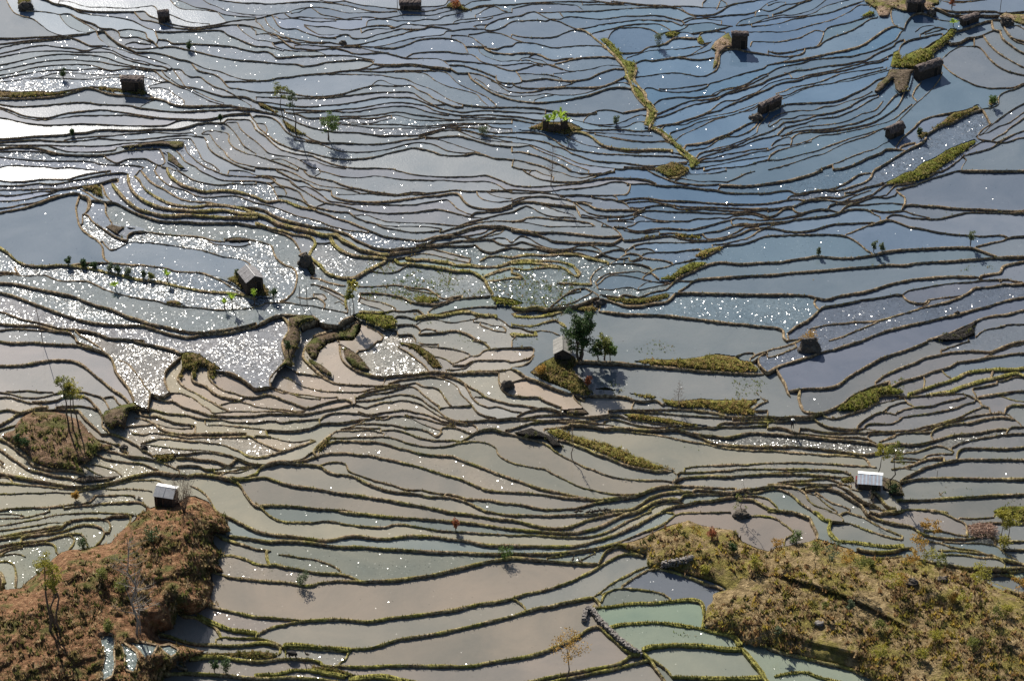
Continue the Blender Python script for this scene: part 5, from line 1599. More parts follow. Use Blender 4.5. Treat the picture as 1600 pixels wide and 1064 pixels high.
    # watery facets: each little clod or wavelet has one tilt of its own
    def mth(op, a, b_=None, c=None, clamp=False):
        n = nd(nt, 'ShaderNodeMath', operation=op); n.use_clamp = clamp
        for i, q in enumerate((a, b_, c)):
            if q is None: continue
            if isinstance(q, (int, float)): n.inputs[i].default_value = q
            else: L.new(q, n.inputs[i])
        return n.outputs[0]
    fv = nd(nt, 'ShaderNodeTexVoronoi', Scale=7.5); L.new(pos, fv.inputs['Vector'])
    wn = nd(nt, 'ShaderNodeTexWhiteNoise'); wn.noise_dimensions = '3D'; L.new(fv.outputs['Color'], wn.inputs['Vector'])
    s1 = nd(nt, 'ShaderNodeSeparateColor'); L.new(fv.outputs['Color'], s1.inputs[0])
    s2 = nd(nt, 'ShaderNodeSeparateColor'); L.new(wn.outputs['Color'], s2.inputs[0])
    tx = mth('SUBTRACT', mth('ADD', s1.outputs[0], s2.outputs[0]), 1.0)
    ty = mth('SUBTRACT', mth('ADD', s1.outputs[1], s2.outputs[1]), 1.0)
    calm = mth('GREATER_THAN', rp.outputs['Fac'], -.001)
    dens = mth('MULTIPLY', mth('ADD', mth('MULTIPLY', ripm.outputs[0], 1.1), .003), calm)
    ruff = mth('MULTIPLY', mth('SUBTRACT', 1.0, calm), mth('ABSOLUTE', rp.outputs['Fac']))
    sel = mth('LESS_THAN', s1.outputs[2], dens)
    amp = mth('MULTIPLY', sel, .42)
    cb = nd(nt, 'ShaderNodeCombineXYZ'); L.new(mth('MULTIPLY', tx, amp), cb.inputs[0]); L.new(mth('MULTIPLY', ty, amp), cb.inputs[1])
    va = nd(nt, 'ShaderNodeVectorMath', operation='ADD'); L.new(bp.outputs[0], va.inputs[0]); L.new(cb.outputs[0], va.inputs[1])
    vn = nd(nt, 'ShaderNodeVectorMath', operation='NORMALIZE'); L.new(va.outputs[0], vn.inputs[0])
    L.new(vn.outputs[0], b.inputs['Normal'])
    L.new(mth('ADD', mth('MULTIPLY', sel, mth('ADD', mth('MULTIPLY', ripm.outputs[0], .1), .08)), mth('ADD', mth('MULTIPLY', ruff, .22), .05)), b.inputs['Roughness'])
    return m

def bank_material():
    m, nt, b = mat('bank_earth')
    L = nt.links
    pos = nt.nodes.new('ShaderNodeNewGeometry').outputs['Position']
    gr = nd(nt, 'ShaderNodeAttribute', attribute_name='green')
    n1 = nd(nt, 'ShaderNodeTexNoise', Scale=2.2, Detail=6, Roughness=.7)
    L.new(pos, n1.inputs['Vector'])
    n2 = nd(nt, 'ShaderNodeTexNoise', Scale=.35, Detail=4)
    L.new(pos, n2.inputs['Vector'])
    dry = ramp(nt, n1.outputs['Fac'], [(.32, (.045, .03, .02)), (.5, (.13, .095, .06)), (.68, (.36, .28, .18))])
    grn = ramp(nt, n1.outputs['Fac'], [(.32, (.04, .04, .012)), (.5, (.12, .11, .03)), (.7, (.30, .27, .08))])
    s = nd(nt, 'ShaderNodeMath', operation='ADD'); L.new(n2.outputs['Fac'], s.inputs[0]); L.new(gr.outputs['Fac'], s.inputs[1])
    mr = nd(nt, 'ShaderNodeMapRange'); mr.inputs['From Min'].default_value = .75; mr.inputs['From Max'].default_value = 1.05
    L.new(s.outputs[0], mr.inputs['Value'])
    mx = nd(nt, 'ShaderNodeMix', data_type='RGBA')
    L.new(mr.outputs[0], mx.inputs[0]); L.new(dry.outputs[0], mx.inputs[6]); L.new(grn.outputs[0], mx.inputs[7])
    L.new(mx.outputs[2], b.inputs['Base Color'])
    dr = nd(nt, 'ShaderNodeAttribute', attribute_name='dry')  # mask: crest painted as sunlit, sides painted as shaded
    crest_shade = ramp(nt, dr.outputs['Fac'], [(.35, (.34, .31, .30)), (.85, (1.5, 1.5, 1.45))])  # sunlit top edge and shaded sides painted into the bank colour
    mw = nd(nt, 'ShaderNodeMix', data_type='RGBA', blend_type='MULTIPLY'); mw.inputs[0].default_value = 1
    L.new(mx.outputs[2], mw.inputs[6]); L.new(crest_shade.outputs[0], mw.inputs[7]); L.new(mw.outputs[2], b.inputs['Base Color'])
    b.inputs['Roughness'].default_value = .95
    b.inputs['Specular IOR Level'].default_value = .1
    n3 = nd(nt, 'ShaderNodeTexNoise', Scale=7, Detail=4)
    L.new(pos, n3.inputs['Vector'])
    bp = nd(nt, 'ShaderNodeBump', Strength=.6, Distance=.12)
    L.new(n3.outputs['Fac'], bp.inputs['Height']); L.new(bp.outputs[0], b.inputs['Normal'])
    return m

M = {}
M['water'] = water_material()
M['bank'] = bank_material()
M['mud'] = noisy('dark_mud', [(.3, (.06, .045, .035)), (.5, (.14, .105, .08)), (.7, (.24, .19, .14))], .9, bump=.8, bscale=3, dist=.3)

# ------------------------------------------------------------------ water sheets
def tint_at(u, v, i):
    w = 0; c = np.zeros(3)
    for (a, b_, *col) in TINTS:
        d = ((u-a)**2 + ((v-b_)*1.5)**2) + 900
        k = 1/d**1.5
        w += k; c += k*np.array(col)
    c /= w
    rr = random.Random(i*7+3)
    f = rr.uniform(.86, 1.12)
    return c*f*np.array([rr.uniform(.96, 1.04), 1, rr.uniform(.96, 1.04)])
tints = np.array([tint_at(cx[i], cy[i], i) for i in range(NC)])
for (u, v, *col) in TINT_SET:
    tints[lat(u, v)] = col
rip = np.zeros(NC)
for i in range(NC):
    rr = random.Random(i*13+5)
    base = np.interp(cx[i], [0, 500, 1000, 1600], [.10, .06, .03, .02])
    rip[i] = base*rr.random()*2 if area[i] < 9000 else 0
for u, v, k in RIPS:
    rip[lat(u, v)] = k

verts = []; faces = []; fl = []
prev_lab = None
for y in range(GH):
    row = lab[y]
    cut = np.where(np.diff(row) != 0)[0] + 1
    s = np.concatenate([[0], cut]); e = np.concatenate([cut, [GW]])
    v0 = y - MY - .5; v1 = v0 + 1
    for a, b in zip(s, e):
        k = int(row[a]); z = hc[k]
        i = len(verts)
        verts += [P(a-MX-.5, v1, z), P(b-MX-.5, v1, z), P(b-MX-.5, v0, z), P(a-MX-.5, v0, z)]
        faces.append((i, i+1, i+2, i+3)); fl.append(k)
wo = new_mesh('water', verts, faces, M['water'])
fl = np.array(fl)
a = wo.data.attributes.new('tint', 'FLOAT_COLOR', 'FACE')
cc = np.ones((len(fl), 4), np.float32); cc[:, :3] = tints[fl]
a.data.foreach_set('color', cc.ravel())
a = wo.data.attributes.new('rip', 'FLOAT', 'FACE')
a.data.foreach_set('value', rip[fl].astype(np.float32))
tag(wo, 'shallow muddy water standing in the terraced rice fields', kind='structure')

# ------------------------------------------------------------------ earth banks between the fields
def smooth1(a, r):
    if len(a) < 3: return a
    r = min(r, (len(a)-1)//2)
    p = np.pad(a, r, mode='edge')
    return np.convolve(p, np.ones(2*r+1)/(2*r+1), 'valid')

bv = []; bf = []; bg = []
for (st, c), (la, lb, nn) in zip(curves, side):
    n = len(c)
    if n < 2: continue
    ha = smooth1(hc[la], 4); hb = smooth1(hc[lb], 4)
    far = c[:, 1].mean()
    fs = float(np.interp(far, [0, 450, 750, 1064], [.66, .76, .82, .88]))
    up = UP[st]*fs
    zt = np.maximum(ha, hb) + up
    seed = R.random()*1000
    pts = []
    for k in range(n):
        j = noise.noise(Vector((seed, k*.35, 0)))
        zt[k] += .07*noise.noise(Vector((seed+50, k*.3, 0))) + .09*noise.noise(Vector((seed+70, k*.05, 4)))
        pts.append(P(c[k, 0] + .25*j, c[k, 1] + .3*j, zt[k]))
    pts = np.array(pts)
    t = np.gradient(pts[:, :2], axis=0); t /= np.maximum(np.linalg.norm(t, axis=1, keepdims=True), 1e-6)
    nr = np.stack([-t[:, 1], t[:, 0]], 1)
    nr[nr[:, 1] < 0] *= -1            # points away from the camera
    # keep the side consistent along the run
    for k in range(1, n):
        if np.dot(nr[k], nr[k-1]) < 0: nr[k] *= -1
    # which side is which level
    if nr[:, 1].mean() < 0: nr *= -1
    sgn = np.sign(np.sum(nr*np.stack([nn[:, 0], -nn[:, 1]], 1), axis=1)); sgn[sgn == 0] = 1
    hf = np.where(sgn > 0, ha, hb); hn = np.where(sgn > 0, hb, ha)
    i0 = len(bv)
    gy = np.interp(far, [0, 400, 700, 1000], [.05, .12, .28, .45]) + (.25 if st == 'g' else 0)
    for k in range(n):
        w = WID[st]*fs*.58*(1 + .45*noise.noise(Vector((seed+9, k*.28, 3))) + .75*noise.noise(Vector((seed+31, k*.045, 7))))
        taper = min(1, .45 + .25*min(k, n-1-k)) 
        w *= taper
        x, y, z = pts[k]; nx, ny = nr[k]
        w2 = w + (.12 if st != 'w' else .35)
        bv.append((x+nx*w2, y+ny*w2, hf[k]-.35))
        bv.append((x+nx*w, y+ny*w, z-.04))
        bv.append((x, y, z+.02))
        bv.append((x-nx*w, y-ny*w, z-.03-.03*R.random()))
        wn = w2 + .08*(z-hn[k]) + .05*noise.noise(Vector((seed+20, k*.4, 8)))
        bv.append((x-nx*wn, y-ny*wn, hn[k]-.35))
        bg += [gy*.6, gy, gy, gy, gy*.2]
        if k:
            a = i0 + (k-1)*5
            for q in range(4):
                bf.append((a+q, a+q+1, a+5+q+1, a+5+q))
    for a in (i0, i0+(n-1)*5):
        bf.append((a, a+1, a+2, a+3, a+4))
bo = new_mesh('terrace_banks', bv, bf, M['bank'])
a = bo.data.attributes.new('green', 'FLOAT', 'POINT')
a.data.foreach_set('value', np.array(bg, np.float32))
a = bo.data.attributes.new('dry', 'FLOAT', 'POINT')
a.data.foreach_set('value', np.tile(np.array([0, 1, 1, 1, 0], np.float32), len(bg)//5))  # crest points get the painted sunlight, skirt points the painted shade
tag(bo, 'low earth banks stepping down between the flooded fields', kind='structure')

# ------------------------------------------------------------------ ground sheet below and around
gv = []; gf = []
xs = np.linspace(-900, 900, 46); ys = np.linspace(60, 2200, 46)
for y in ys:
    for x in xs:
        gv.append((x, y, -9.0))
n = len(xs)
for i in range(len(ys)-1):
    for j in range(n-1):
        a = i*n+j
        gf.append((a, a+1, a+n+1, a+n))
tag(new_mesh('ground', gv, gf, M['mud']), kind='structure')

# ------------------------------------------------------------------ light, sky, camera
SUN_EL = math.radians(36); SUN_AZ = math.radians(-20)      # azimuth from the view axis, left is negative
sd = Vector((math.sin(SUN_AZ)*math.cos(SUN_EL), math.cos(SUN_AZ)*math.cos(SUN_EL), math.sin(SUN_EL)))
li = bpy.data.lights.new('sun', 'SUN'); li.energy = 5; li.angle = math.radians(.5); li.color = (1, .945, .86)
lo = bpy.data.objects.new('sun', li); C.objects.link(lo)
lo.rotation_euler = sd.to_track_quat('Z', 'Y').to_euler(); lo.location = (0, 0, 400)
wd = bpy.data.worlds.new('World'); bpy.context.scene.world = wd; wd.use_nodes = True
nt = wd.node_tree
bgn = nt.nodes['Background']
sky = nt.nodes.new('ShaderNodeTexSky'); sky.sky_type = 'NISHITA'; sky.sun_disc = False
sky.sun_elevation = SUN_EL; sky.sun_rotation = SUN_AZ
sky.altitude = 1500; sky.air_density = 1.1; sky.dust_density = 3.0; sky.ozone_density = 1.5
nt.links.new(sky.outputs[0], bgn.inputs[0]); bgn.inputs[1].default_value = .055
cam = bpy.data.cameras.new('camera'); co = bpy.data.objects.new('camera', cam); C.objects.link(co)
cam.sensor_width = 36; cam.lens = FOC/W0*36; cam.clip_end = 6000; cam.clip_start = 1
co.location = (0, 0, CAMZ); co.rotation_euler = (PI/2 - DEP, 0, 0)
sc = bpy.context.scene; sc.camera = co
sc.view_settings.view_transform = 'Standard'; sc.view_settings.look = 'None'; sc.view_settings.gamma = 1
sc.view_settings.exposure = 0.78
# ------------------------------------------------------------------ dry land: hillsides, verges, earth bluffs
def land_material(name, lo, mid, hi, green, gmix, scale=1.4, bump=1.0):
    m, nt, b = mat(name)
    L = nt.links
    pos = nt.nodes.new('ShaderNodeNewGeometry').outputs['Position']
    n1 = nd(nt, 'ShaderNodeTexNoise', Scale=scale, Detail=9, Roughness=.75)
    n2 = nd(nt, 'ShaderNodeTexNoise', Scale=.28, Detail=5, Roughness=.6)
    L.new(pos, n1.inputs['Vector']); L.new(pos, n2.inputs['Vector'])
    a = ramp(nt, n1.outputs['Fac'], [(.32, lo), (.5, mid), (.68, hi)])
    g = ramp(nt, n1.outputs['Fac'], [(.32, tuple(x*.4 for x in green)), (.55, green), (.7, tuple(min(1, x*1.6) for x in green))])
    mr = nd(nt, 'ShaderNodeMapRange'); mr.inputs['From Min'].default_value = .62-gmix*.45; mr.inputs['From Max'].default_value = .72-gmix*.45
    L.new(n2.outputs['Fac'], mr.inputs['Value'])
    mx = nd(nt, 'ShaderNodeMix', data_type='RGBA')
    L.new(mr.outputs[0], mx.inputs[0]); L.new(a.outputs[0], mx.inputs[6]); L.new(g.outputs[0], mx.inputs[7])
    L.new(mx.outputs[2], b.inputs['Base Color'])
    b.inputs['Roughness'].default_value = .97; b.inputs['Specular IOR Level'].default_value = .08
    n3 = nd(nt, 'ShaderNodeTexNoise', Scale=3.2, Detail=6, Roughness=.7)
    L.new(pos, n3.inputs['Vector'])
    bp = nd(nt, 'ShaderNodeBump', Strength=bump, Distance=.7)
    L.new(n3.outputs['Fac'], bp.inputs['Height']); L.new(bp.outputs[0], b.inputs['Normal'])
    return m
GR = (.20, .20, .05)
LM = {
 'spur': land_material('spur_soil', (.04, .022, .013), (.22, .115, .06), (.46, .29, .165), (.14, .13, .045), .22, 1.3),
 'knoll': land_material('knoll_soil', (.06, .04, .03), (.21, .13, .08), (.38, .27, .18), (.14, .13, .05), .25),
 'slope': land_material('slope_soil', (.06, .04, .02), (.26, .19, .095), (.48, .36, .2), (.24, .2, .06), .3, 1.1),
 'verge': land_material('verge_soil', (.05, .04, .02), (.15, .105, .055), (.34, .26, .14), (.15, .14, .04), .35),
 'lush': land_material('lush_turf', (.08, .07, .02), (.22, .20, .06), (.34, .28, .1), (.17, .18, .04), .6),
 'dry': land_material('dry_turf', (.07, .05, .02), (.24, .17, .07), (.42, .31, .15), (.24, .22, .06), .55),
 'path': land_material('path_soil', (.08, .06, .04), (.26, .21, .13), (.45, .37, .25), (.19, .20, .05), .7),
 'mound': land_material('mound_soil', (.10, .07, .05), (.28, .20, .14), (.45, .34, .25), (.2, .19, .06), .3),
 'mud': land_material('mud_soil', (.04, .03, .02), (.13, .10, .07), (.24, .19, .14), (.13, .12, .05), .25),
 'bank': land_material('bluff_soil', (.04, .03, .02), (.14, .10, .065), (.26, .20, .14), (.12, .13, .04), .3),
 'rock': land_material('loose_rock', (.015, .014, .013), (.07, .062, .055), (.26, .24, .21), (.1, .1, .06), .0, 3.5, 2.2),
 'brush': land_material('brush_soil', (.07, .04, .03), (.26, .17, .12), (.5, .38, .3), (.2, .19, .06), .0, 3),
}
GRASSC = {
 'spur': [(.13, .13, .04), (.27, .2, .1), (.34, .24, .13), (.2, .15, .06), (.4, .3, .17), (.07, .06, .025), (.1, .1, .03)], 'knoll': [(.13, .14, .04), (.2, .16, .07)],
 'slope': [(.30, .25, .05), (.2, .18, .05), (.30, .18, .08), (.38, .27, .06), (.26, .17, .09), (.34, .24, .13), (.09, .09, .03), (.12, .08, .04)], 'verge': [(.17, .17, .045), (.28, .22, .09), (.24, .18, .07), (.13, .12, .04)],
 'lush': [(.19, .21, .04), (.27, .24, .06), (.14, .14, .04), (.3, .26, .1)], 'dry': [(.3, .25, .08), (.24, .22, .06), (.34, .24, .1)],
 'path': [(.2, .21, .05), (.28, .24, .1)], 'mound': [(.26, .2, .1)], 'mud': [(.16, .14, .06)], 'bank': [(.14, .13, .05)],
 'weed': [(.17, .22, .04), (.26, .29, .05), (.12, .16, .04), (.3, .22, .1)], 'rock': [(.12, .12, .05)], 'brush': [(.3, .18, .12), (.45, .34, .25)]}
NAMES = {'spur': 'hillside', 'knoll': 'hillside', 'slope': 'hillside', 'verge': 'verge', 'lush': 'verge', 'dry': 'verge',
         'path': 'path', 'mound': 'earth_mound', 'mud': 'mud_bank', 'bank': 'earth_bluff', 'rock': 'loose_rocks', 'brush': 'brush_pile_ground'}

def edge_dist(poly, X, Y):
    d = np.full(X.shape, 1e9)
    n = len(poly)
    for i in range(n):
        a = poly[i]; b_ = poly[(i+1) % n]
        ab = b_-a; L2 = max(1e-9, ab @ ab)
        t = np.clip(((X-a[0])*ab[0] + (Y-a[1])*ab[1])/L2, 0, 1)
        d = np.minimum(d, np.hypot(X-a[0]-t*ab[0], (Y-a[1]-t*ab[1])*1.25))
    return d

def bilin(A_, u, v):
    x = np.clip(u+MX, 0, GW-2); y = np.clip(v+MY, 0, GH-2)
    x0 = x.astype(int); y0 = y.astype(int); fx = x-x0; fy = y-y0
    return (A_[y0, x0]*(1-fx)*(1-fy) + A_[y0, x0+1]*fx*(1-fy) + A_[y0+1, x0]*(1-fx)*fy + A_[y0+1, x0+1]*fx*fy)

STEP1 = [(1205, 897), (1222, 899), (1247, 908), (1268, 913), (1290, 922), (1310, 928), (1330, 936), (1352, 946), (1374, 958), (1396, 969), (1425, 985)]
STEP2 = [(1205, 985), (1235, 992), (1262, 1003), (1290, 1010), (1330, 1020), (1360, 1030)]
STEP3 = [(1530, 905), (1555, 913), (1580, 925), (1620, 940), (1680, 955)]
pool_levels = []
landz = {}          # height of the land at a picture point, for standing things on it
tufts = {}          # kind -> list of (x, y, z, size)
for pi_, (kind, amp, reach, p) in enumerate(patches):
    big = kind in ('spur', 'slope', 'knoll')
    amp *= {'spur': .55, 'slope': .26, 'knoll': .2, 'bank': .5, 'mud': .4, 'rock': .6}.get(kind, .22)
    reach *= 1.3
    st = 2.4 if big else 1.6
    x0, y0 = p.min(0); x1, y1 = p.max(0)
    x0 = max(x0, -MX+4); y0 = max(y0, -MY+4); x1 = min(x1, W0+MX-4); y1 = min(y1, H0+MY-4)
    us = np.arange(x0-st*2, x1+st*2, st); vs = np.arange(y0-st*2, y1+st*2, st)
    U, V = np.meshgrid(us, vs)
    ins = inside(p, U, V)
    d = edge_dist(p, U, V); d = np.where(ins, d, -d)
    base = bilin(hs, U, V)
    top = np.clip(d/reach, 0, 1); top = 1-(1-top)**2
    nz = np.zeros(U.shape); seed = pi_*17.3
    na = {'rock': .5, 'spur': 1.05, 'slope': .36, 'knoll': .4}.get(kind, .16)
    for i in range(U.shape[0]):
        for j in range(U.shape[1]):
            if d[i, j] < -st*3: continue
            X_, Y_, _ = P(U[i, j], V[i, j], 0)
            q = Vector((X_*.12+seed, Y_*.12, seed))
            n_ = noise.noise(q)*.9 + noise.noise(q*2.6)*.55 + noise.noise(q*6)*.3 + noise.noise(q*14)*.16
            if big:
                # old terrace steps run across the slope
                n_ += .35*abs(noise.noise(Vector((X_*.05+Y_*.09+seed, Y_*.3-X_*.1, 5))))
            nz[i, j] = n_
    d = d + np.where(np.abs(d) < 9, nz*(2.2 if not big else 3.2), 0)
    edge = np.clip((d+2.5)/5, 0, 1)
    Z = base - .7 + edge*(.95 if big else .86) + top*amp + nz*na*np.clip(.25+top, 0, 1)*edge
    if kind == 'slope':
        # an old terrace riser crosses the slope
        for line_, hh_ in ((STEP1, .5), (STEP2, .3), (STEP3, .4)):
            ln_ = np.array(line_, float)
            dl = edge_dist(np.concatenate([ln_, ln_[::-1]]), U, V)
            yl = np.interp(U, ln_[:, 0], ln_[:, 1])
            within = (U > ln_[0, 0]) & (U < ln_[-1, 0])
            sgn = 1/(1+np.exp((V-yl)*1.6))
            Z = Z + np.where(within, hh_*(sgn-.5)*np.exp(-dl/14)*2*np.clip((U-ln_[0, 0])/20, 0, 1)*np.clip((ln_[-1, 0]-U)/20, 0, 1), 0)
    if kind == 'spur':
        # the spur falls away towards the bottom left corner
        Z += top*np.clip((230-U)/200, 0, 1)*1.5
    if kind == 'spur':
        for pl_ in pools:
            ip = inside(pl_, U, V); dp = edge_dist(pl_, U, V)
            zl = float(np.percentile(Z[ip], 60)) if ip.any() else 0
            pool_levels.append(zl)
            k_ = np.clip(1-dp/7, 0, 1)
            Z = np.where(ip, zl-.25, Z*(1-k_) + (zl+.18)*k_)
            d = np.where(ip, .5, d)
    idx = -np.ones(U.shape, int)
    vv = []; ff = []
    keep = d > -st*1.5
    for i, j in zip(*np.where(keep)):
        idx[i, j] = len(vv)
        vv.append(P(U[i, j], V[i, j], Z[i, j]))
    for i in range(U.shape[0]-1):
        for j in range(U.shape[1]-1):
            q = (idx[i+1, j], idx[i+1, j+1], idx[i, j+1], idx[i, j])
            if min(q) >= 0: ff.append(q)
    if not ff: continue
    o = new_mesh(NAMES[kind], vv, ff, LM[kind], smooth=True)
    tag(o, kind='structure')
    landz[pi_] = (p, us, vs, Z, d)
    # tufts
    dens = {'spur': .17, 'slope': .18, 'knoll': .14, 'verge': .3, 'lush': .4, 'dry': .35, 'path': .16, 'mound': .05, 'mud': .03, 'bank': .07, 'rock': .02, 'brush': .2}[kind]
    rr = random.Random(pi_)
    cand = int((x1-x0)*(y1-y0)*dens)
    for _ in range(cand):
        u = rr.uniform(x0, x1); v = rr.uniform(y0, y1)
        i = int((v-vs[0])/st); j = int((u-us[0])/st)
        if i < 0 or j < 0 or i >= len(vs)-1 or j >= len(us)-1: continue
        if d[i, j] < 1.2: continue
        X_, Y_, z_ = P(u, v, Z[i, j])
        if big and noise.noise(Vector((X_*.16, Y_*.16, 9))) < -.2 + .7*(rr.random()-.5): continue
        tufts.setdefault(kind, []).append((X_, Y_, z_-.05, rr.random()))

for pl_, zl in zip(pools, pool_levels):
    po = new_mesh('water', [P(u, v, zl) for u, v in pl_], [tuple(range(len(pl_)))[::-1]], M['water'])
    a = po.data.attributes.new('tint', 'FLOAT_COLOR', 'FACE'); a.data.foreach_set('color', [.16, .19, .18, 1])
    a = po.data.attributes.new('rip', 'FLOAT', 'FACE'); a.data.foreach_set('value', [.45])
    tag(po, kind='structure')
    rv = []; rf = []; m_ = len(pl_)
    for i_ in range(m_):
        x_, y_, _ = P(pl_[i_, 0], pl_[i_, 1], zl)
        q_ = pl_[i_] + (pl_[i_]-pl_.mean(0))/max(1e-6, np.linalg.norm(pl_[i_]-pl_.mean(0)))*3.2
        x2, y2, _ = P(q_[0], q_[1], zl)
        rv += [(x_, y_, zl-.3), (x_, y_, zl+.17), (x2, y2, zl+.2), (x2, y2, zl-.9)]
    for i_ in range(m_):
        for k_ in range(3):
            rf.append((i_*4+k_, i_*4+k_+1, ((i_+1) % m_)*4+k_+1, ((i_+1) % m_)*4+k_))
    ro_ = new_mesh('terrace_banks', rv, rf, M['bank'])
    a = ro_.data.attributes.new('dry', 'FLOAT', 'POINT'); a.data.foreach_set('value', [0, 1, 1, 0]*m_)  # pool rims too: top painted sunlit, sides painted shaded
    tag(ro_, kind='structure')
for (x0, y0, x1, y1, dn) in WEEDS:
    rr = random.Random(int(x0))
    for _ in range(int((x1-x0)*(y1-y0)*dn*.25)):
        u = rr.uniform(x0, x1); v = rr.uniform(y0, y1)
        e = min((u-x0)/(x1-x0), (x1-u)/(x1-x0), (v-y0)/(y1-y0), (y1-v)/(y1-y0))*5
        X_, Y_, z_ = P(u, v, hraw(u, v))
        if noise.noise(Vector((X_*.22, Y_*.22, 3))) + .4*noise.noise(Vector((X_, Y_, 3))) < .12 - .3*min(1, dn) + max(0, 1-e)*.5: continue
        tufts.setdefault('weed', []).append((X_, Y_, z_-.03, rr.random()*.8))

def ground_z(u, v):
    """height of whatever surface shows at the picture point"""
    z = hraw(u, v)
    for p, us, vs, Z, d in landz.values():
        if us[0] <= u <= us[-1] and vs[0] <= v <= vs[-1]:
            j = int((u-us[0])/(us[1]-us[0])); i = int((v-vs[0])/(vs[1]-vs[0]))
            if i < Z.shape[0] and j < Z.shape[1] and d[i, j] > 0: z = max(z, float(Z[i, j]))
    return z

def leaf_mat(name, col, trans=.35):
    m, nt, b = mat(name)
    pos = nt.nodes.new('ShaderNodeNewGeometry').outputs['Position']
    n = nd(nt, 'ShaderNodeTexNoise', Scale=2.5, Detail=3)
    nt.links.new(pos, n.inputs['Vector'])
    r = ramp(nt, n.outputs['Fac'], [(.3, tuple(x*.55 for x in col)), (.7, tuple(min(1, x*1.35) for x in col))])
    nt.links.new(r.outputs[0], b.inputs['Base Color'])
    b.inputs['Roughness'].default_value = .6; b.inputs['Specular IOR Level'].default_value = .25
    out = [n for n in nt.nodes if n.type == 'OUTPUT_MATERIAL'][0]
    t = nt.nodes.new('ShaderNodeBsdfTranslucent'); nt.links.new(r.outputs[0], t.inputs[0])
    mx = nt.nodes.new('ShaderNodeMixShader'); mx.inputs[0].default_value = trans
    nt.links.new(b.outputs[0], mx.inputs[1]); nt.links.new(t.outputs[0], mx.inputs[2]); nt.links.new(mx.outputs[0], out.inputs[0])
    return m

tri_v = []; tri_f = []; tri_m = []; tmats = []; tidx = {}
def tm(col):
    k = tuple(col)
    if k not in tidx:
        tidx[k] = len(tmats); tmats.append(leaf_mat('grass_blades', col, .45))
    return tidx[k]
rr = random.Random(3)
for kind, lst in tufts.items():
    cols = GRASSC[kind]
    for (x, y, z, r0) in lst:
        mi = tm(cols[int(r0*997) % len(cols)])
        big = kind in ('slope', 'spur', 'knoll')
        hgt = (.11+.3*r0**4) if big else (.09+.42*r0**3)
        if big and r0 > .93: hgt *= 1.7
        for k in range(8 if hgt > .3 else 5):
            a = rr.uniform(0, 2*PI); w = hgt*rr.uniform(.16, .34)
            ca, sa = math.cos(a), math.sin(a)
            ox, oy = rr.gauss(0, hgt*.33), rr.gauss(0, hgt*.33)
            lean = rr.uniform(.1, .7)*hgt
            i = len(tri_v)
            tri_v += [(x+ox-sa*w, y+oy+ca*w, z), (x+ox+sa*w, y+oy-ca*w, z),
                      (x+ox+ca*lean, y+oy+sa*lean, z+hgt*rr.uniform(.6, 1.1))]
            tri_f.append((i, i+1, i+2)); tri_m.append(mi)
# grass along the banks
for (st, c), (la, lb, nn) in zip(curves, side):
    if st == 't' and c[:, 1].mean() < 560: continue
    for k in range(2, len(c)-2):
        u, v = c[k]
        pr = {'t': .25, 'm': .35, 'h': .5, 'g': 1.3}.get(st, .3)*np.interp(v, [0, 600, 1000], [.15, .6, 1.3])
        nrep = int(pr + rr.random())
        for _ in range(nrep):
            z = max(hc[la[k]], hc[lb[k]]) + UP[st]
            x, y, z = P(u + rr.uniform(-1, 1), v + rr.uniform(-.6, .5), z-.03)
            hgt = rr.uniform(.1, .24) * (1.25 if st == 'g' else 1)
            mi = tm(rr.choice([(.2, .2, .05), (.27, .25, .06), (.3, .24, .1)]))
            for q in range(3):
                a = rr.uniform(0, 2*PI); w = hgt*.3
                ca, sa = math.cos(a), math.sin(a)
                i = len(tri_v)
                tri_v += [(x-sa*w, y+ca*w, z), (x+sa*w, y-ca*w, z), (x+ca*hgt*.5, y+sa*hgt*.5, z+hgt)]
                tri_f.append((i, i+1, i+2)); tri_m.append(mi)
print('grass faces', len(tri_f))
go = new_mesh('grass', tri_v, tri_f, tmats, midx=tri_m)
tag(go, 'short dry and green grass on the banks and hillsides', 'grass', kind='stuff')
